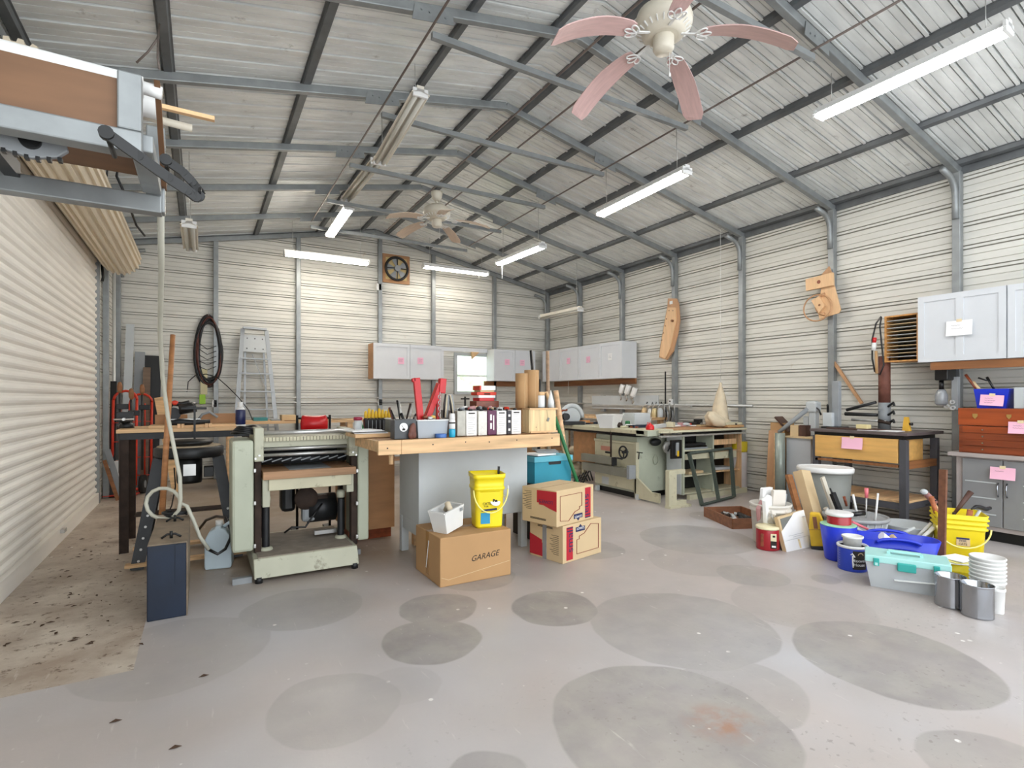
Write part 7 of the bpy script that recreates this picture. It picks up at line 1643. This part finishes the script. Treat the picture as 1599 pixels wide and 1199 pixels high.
m = M(); m.tube([(.098 * math.cos(-PI / 2 + .70 + .18 * math.cos(t)), .098 * math.sin(-PI / 2 + .70 + .18 * math.cos(t)), .125 + .016 * math.sin(t)) for t in [PI * k / 8 for k in range(9)]], .003, 5); ob('cup_logo', m, cardp, r)
m = M(); m.tube([(.098 * math.cos(-PI / 2 + a), .098 * math.sin(-PI / 2 + a), z) for a, z in ((.05, .125), (.15, .135), (.25, .12), (.3, .11))], .005, 5); m.tube([(.098 * math.cos(-PI / 2 + a), .098 * math.sin(-PI / 2 + a), z) for a, z in ((.17, .12), (.18, .07), (.2, .035))], .005, 5); ob('drip_logo', m, paper, r)
m = M(); 
for k in range(7): m.quad(*[(.0966 * math.cos(a), .0966 * math.sin(a), z) for a, z in ((-PI / 2 - 1.15, .03 + .018 * k), (-PI / 2 - .8, .03 + .018 * k), (-PI / 2 - .8, .033 + .018 * k), (-PI / 2 - 1.15, .033 + .018 * k))])
ob('label_lines', m, lgrey, r)
lathe_thing('white_cup', 'white plastic cup standing in the top of the blue coffee can', 'cup', (q[0], q[1], .172), (('cup_wall', [(.058, 0), (.062, .06), (.07, .062), (.072, .075), (.064, .076), (.054, .01), (0, .008)], wht),))
# oblong blue baskets
def oblong(name, label, loc, rz, L_, W_, h, ma, rim=True):
    r = T(name, label, 'basket', loc, rz); m = M(); rings = []
    for s_, z in ((.78, 0), (.80, .01), (1, h), (.95, h), (.76, .015)): rings.append([(a * L_ * s_, b * W_ * s_, z) for a, b in [(math.copysign(abs(math.cos(t)) ** .55, math.cos(t)), math.copysign(abs(math.sin(t)) ** .7, math.sin(t))) for t in [2 * PI * k / 32 for k in range(32)]]])
    v = [p for rg in rings for p in rg]; n = 32; m.add(v, [(i * n + k, i * n + (k + 1) % n, (i + 1) * n + (k + 1) % n, (i + 1) * n + k) for i in range(4) for k in range(n)] + [[n - 1 - k for k in range(n)], [4 * n + k for k in range(n)]], True); ob('basket_wall', m, ma, r)
    if rim:
        for s_ in (-1, 1): m = M(); m.tube([(.12 * L_ / .26 * math.cos(t), s_ * (W_ * 1.0 + .01), h * .93 + .05 * math.sin(t) * .6) for t in [PI * k / 12 for k in range(13)]], .012, 8); ob('handle', m, ma, r)
        m = M(); m.tube([(.17 * math.cos(t), -W_ * .97 - .003, h * .60 + .035 * math.sin(t)) for t in [2 * PI * k / 20 for k in range(20)]], .004, 6, True); ob('pressed_oval', m, MT['blue plastic'], r)
    return r
q = LP(1394, 885, 4.03); oblong('blue_basket', 'long bright blue handled basket behind the clear tool box', (q[0], q[1], 0), math.radians(-52), .29, .14, .225, blue)
q = LP(1416, 850, 4.66); lathe_thing('grey_tub', 'shallow round grey tub left of the yellow bucket', 'tub', (q[0], q[1]), (('tub_wall', [(.15, 0), (.16, .01), (.195, .17), (.20, .175), (.19, .18), (.15, .02), (0, .015)], lgrey),))
for k, (u0, v0, u1, v1, ma, lb, rr, z) in enumerate(((1454, 817, 1430, 840, wht, 'upper white-handled tool slanting out of the grey tub', .014, 4.45), (1458, 824, 1436, 842, wht, 'lower white-handled tool slanting out of the grey tub', .016, 4.40), (1410, 832, 1428, 824, lgrey, 'grey curved handle at the front of the grey tub', .016, 4.42), (1330, 815, 1355, 826, MT['coral handle'], 'coral pliers handle lying behind the white lid', .013, 4.32), (1332, 822, 1350, 832, lgrey, 'pale pliers behind the red can', .014, 4.30), (1376, 836, 1388, 843, paper, 'white package in the blue basket', .03, 4.05), (1392, 838, 1402, 846, cardp, 'tan package in the blue basket', .025, 4.05))):
    one('hand_tool', M().cyl(LZ(u0, v0, z), LZ(u1, v1, z), rr, rr * .7, 8), ma, lb, 'tool')
# clear tool box
A = Vector((*G(1360, 915), 0)); B = Vector((*G(1478, 934), 0)); d1 = (B - A).normalized(); rzc = math.atan2(d1.y, d1.x)
r = T('clear_tool_box', 'clear plastic tool box with an aqua lid and teal clasps', 'tool box', tuple(A), rzc); L_ = (B - A).length
m = M(); m.add([(.0, 0, 0), (L_ - .01, 0, 0), (L_ - .01, .20, 0), (.0, .20, 0), (-.03, -.012, .17), (L_ + .02, -.012, .17), (L_ + .02, .22, .17), (-.03, .22, .17)], [(3, 2, 1, 0), (0, 1, 5, 4), (1, 2, 6, 5), (2, 3, 7, 6), (3, 0, 4, 7)]); ob('box_body', m, clearp, r, solid=.004)
ob('contents', M().box(.03, L_ - .04, .02, .18, .01, .10), mat('grey jumble', srgb('8f8f92'), .7, 0, .4, 30), r)
aq = mat('aqua lid plastic', srgb('a9dcd8'), .35, 0, .03)
ob('lid', M().box(-.035, L_ + .025, -.02, .225, .17, .215), aq, r, bev=.006); m = M(); m.bar((.10, .10, .235), (L_ - .12, .10, .235), .03, .012); m.bar((.10, .10, .215), (.10, .10, .235), .03, .02); m.bar((L_ - .12, .10, .215), (L_ - .12, .10, .235), .03, .02); ob('lid_handle', m, aq, r)
for x in (.03, L_ - .05): c_ = ob('clasp', M().box(x - .016, x + .016, -.032, -.018, .15, .20), tealp, r, bev=.003); ob('clasp_inset', M().box(x - .008, x + .008, -.034, -.032, .155, .172), aq, c_)
ob('grip', M().box(L_ * .36, L_ * .36 + .10, -.036, -.018, .135, .19), tealp, r, bev=.006); m = M(); m.bar((L_ * .32, -.0165, .07), (L_ * .85, -.0165, .085), .003, .036, (0, 1, 0)); ob('paper_label', m, paper, r)
# yellow buckets
q = LP(1496, 865, 4.36)
def ypail(loc, rz, s_, label, h, rings=3):
    r = T('yellow_bucket', label, 'bucket', loc, rz); w = .16 * s_; pr2 = [(w * .86, .04, 0), (w * .92, .04, h * .62)]
    for k in range(rings): z = h * (.66 + .11 * k); pr2 += [(w * (.95 + .02 * k), .04, z), (w * (1.02 + .02 * k), .04, z + .004), (w * (1.02 + .02 * k), .04, z + .014), (w * (.95 + .02 * k), .04, z + .018)]
    pr2 += [(w * 1.04, .04, h), (w * .97, .04, h), (w * .83, .04, .02)]; m = M(); loft(m, pr2); ob('bucket_wall', m, yel, r); return r, w
r, w = ypail((q[0], q[1], 0), RV(1496) + .2, .99, 'yellow square litter bucket full of hammers and tools', .345)
m = M(); m.tube([(w * 1.05 * math.cos(PI + PI * k / 14), -w * 1.02 - .014, .25 - .16 * math.sin(PI * k / 14)) for k in range(15)], .006, 8); ob('bail_handle', m, MT['pale yellow plastic'], r)
m = M(); m.box(-.04, .045, -w * .925 - .001, -w * .9, .10, .165); ob('label', m, cardp, r); m = M(); m.box(-.04, .04, -w * .925 - .003, -w * .92, .152, .165); ob('label_bar', m, navyk, r); txt('label_text', 'FOR', .024, navyk, r, face((.0, -w * .925 - .003, .139))); txt('label_text', 'CATS', .022, blackink, r, face((.0, -w * .925 - .003, .114)))
yb = q
for k, (u0, v0, u1, v1, rr, r2, ma, nm, lb, z) in enumerate(((1516, 768, 1486, 798, .022, .010, dkwood, 'mallet_handle', 'dark brown tapered wooden handle leaning right out of the yellow bucket', 4.45), (1515, 796, 1510, 815, .020, .020, wood('orange brown handle', 'a8603a'), 'handle', 'short orange brown handle in the yellow bucket', 4.28), (1454, 776, 1466, 806, .018, .016, MT['orange brown handle'], 'handle', 'orange brown handle left of the tall stick', 4.40), (1490, 800, 1488, 815, .012, .012, rusty, 'handle', 'rusty curved bar at the bucket middle', 4.30))):
    p_, q_ = LZ(u0, v0, z), LZ(u1, v1, z) - Vector((0, 0, .05)); r = T(nm, lb, 'tool', tuple(q_)); wo('shaft', M().cyl(p_, q_, rr, r2, 12), ma, r)
r = T('hammer', 'claw hammer resting head up at the right of the yellow bucket', 'hammer', tuple(LZ(1516, 812, 4.25))); wo('handle', M().cyl(LZ(1516, 818, 4.25), LZ(1530, 797, 4.25), .011, n=10), lgrey, r); m = M(); m.tube([LZ(1517, 795, 4.22), LZ(1524, 791, 4.24), LZ(1531, 792, 4.26), LZ(1540, 795, 4.28), LZ(1546, 793, 4.30)], [.006, .014, .017, .016, .014], 8); wo('head', m, gunm, r)
r = T('wood_mallet', 'mallet with a pinkish head hanging over the left of the yellow bucket', 'hammer', tuple(LZ(1455, 780, 4.5))); wo('head', M().cyl(LZ(1445, 770, 4.5), LZ(1460, 785, 4.5), .024, n=14), mat('dusty rose wood', srgb('9c6d68'), .6, 0, .1), r); wo('rubber_tip', M().ell(LZ(1443, 768, 4.5), (.028, .028, .024)), lgrey, r); wo('cross_pin', M().cyl(LZ(1445, 789, 4.45), LZ(1462, 781, 4.45), .005, n=6), gunm, r); wo('handle', M().cyl(LZ(1455, 780, 4.5), LZ(1470, 805, 4.45), .012, n=8), pine, r)
p_, q_ = LZ(1473, 733, 4.02), LZ(1470, 868, 3.98); one('brown_stake', M().bar((p_.x, p_.y, p_.z), (q_.x, q_.y, .0), .045, .03), wood('stake brown', '6e4630'), 'upright dark brown wooden stake in front of the yellow bucket', 'stake')
q = LP(1502, 900, 3.62); r, w = ypail((q[0], q[1], 0), RV(1500) + .1, .62, 'small yellow tub with papers on it beside the white pail stack', .16, 1)
for k in range(3): one('paper_sheet', M().cb((q[0] - .03 + .02 * k, q[1] + .01 * k, .166 + .007 * k), (.22, .15, .004), (0, .04, -.7 + .3 * k)), (paper, MT['pale yellow plastic'], paper)[k], ('bottom white sheet on the small yellow tub', 'pale yellow sheet on the small yellow tub', 'top white sheet on the small yellow tub')[k], 'paper')
# stack of white pails
q = LP(1542, 940, 3.34); zc = 0
for k in range(7):
    h = .13 if k == 0 else .02
    lathe_thing('white_bucket', 'white round pail, %s of the nested stack of seven' % ('lowest', 'second from bottom', 'third from bottom', 'middle', 'third from top', 'second from top', 'topmost')[k], 'bucket', (q[0], q[1], .024 * k),
                (('bucket_wall', [(.070, .0), (.073, .004), (.085, .125), (.090, .127), (.091, .134), (.088, .138), (.083, .137), (.0715, .007), (0, .006)], wht),)).location.z = .024 * k + .0
# open steel cans
for (u, v, z, lb) in ((1484, 952, 3.27, 'open shiny steel can, left one of the two at the front'), (1526, 967, 3.12, 'open shiny steel can, right one of the two at the front')):
    q = LP(u, v, z); pf = [(.076, 0), (.078, .004)]
    pf += [(.078 - .0012 * (k % 2), .012 + .0065 * k) for k in range(26)]; pf += [(.078, .182), (.080, .186), (.077, .188), (.075, .184), (.074, .01), (0, .008)]
    lathe_thing('steel_can', lb, 'can', (q[0], q[1]), (('can_wall', pf, chrome),))
q = LP(1557, 960, 3.16); lathe_thing('white_cup', 'small white plastic cup right of the shiny steel cans', 'cup', (q[0], q[1]), (('cup_wall', [(.030, 0), (.032, .004), (.037, .13), (.040, .132), (.040, .148), (.036, .15), (.029, .008), (0, .006)], wht),))
# scraps of leaves and debris by the door
rn = random.Random(9); lf = mat('dry leaf', srgb('4a3526'), .9, 0, .3, 20)
for k in range(70):
    u, v = rn.uniform(0, 235), rn.uniform(835, 1010)
    x, y = G(u, v)
    if x < XL + .1 or (x > -.32 and y > 3.5): continue
    a = rn.random() * 6; s_ = rn.uniform(.008, .022); m = M(); m.add([(-s_, 0, .001), (0, -s_ * .4, .004), (s_, 0, .002), (0, s_ * .4, .005)], [(0, 1, 2, 3)]); o = one('dry_leaf', m, lf, 'small dry leaf scrap on the bare floor by the roll-up door', 'leaf', group='leaf scraps by the roll-up door', loc=(x, y, .0), solid=.001); o.rotation_euler = (0, 0, a)
for k, (u, v) in enumerate(((318, 1056), (180, 1127), (273, 1168), (128, 842))):
    x, y = G(u, v); o = one('dry_leaf', M().add([(-.02, 0, .001), (0, -.008, .004), (.022, 0, .002), (0, .009, .007)], [(0, 1, 2, 3)]), lf, ('curled leaf on the painted floor at the left', 'dark leaf on the painted floor at far left', 'leaf near the bottom edge at the left', 'pile leaf at the foot of the roll-up door')[k], 'leaf', loc=(x, y, 0), solid=.001)
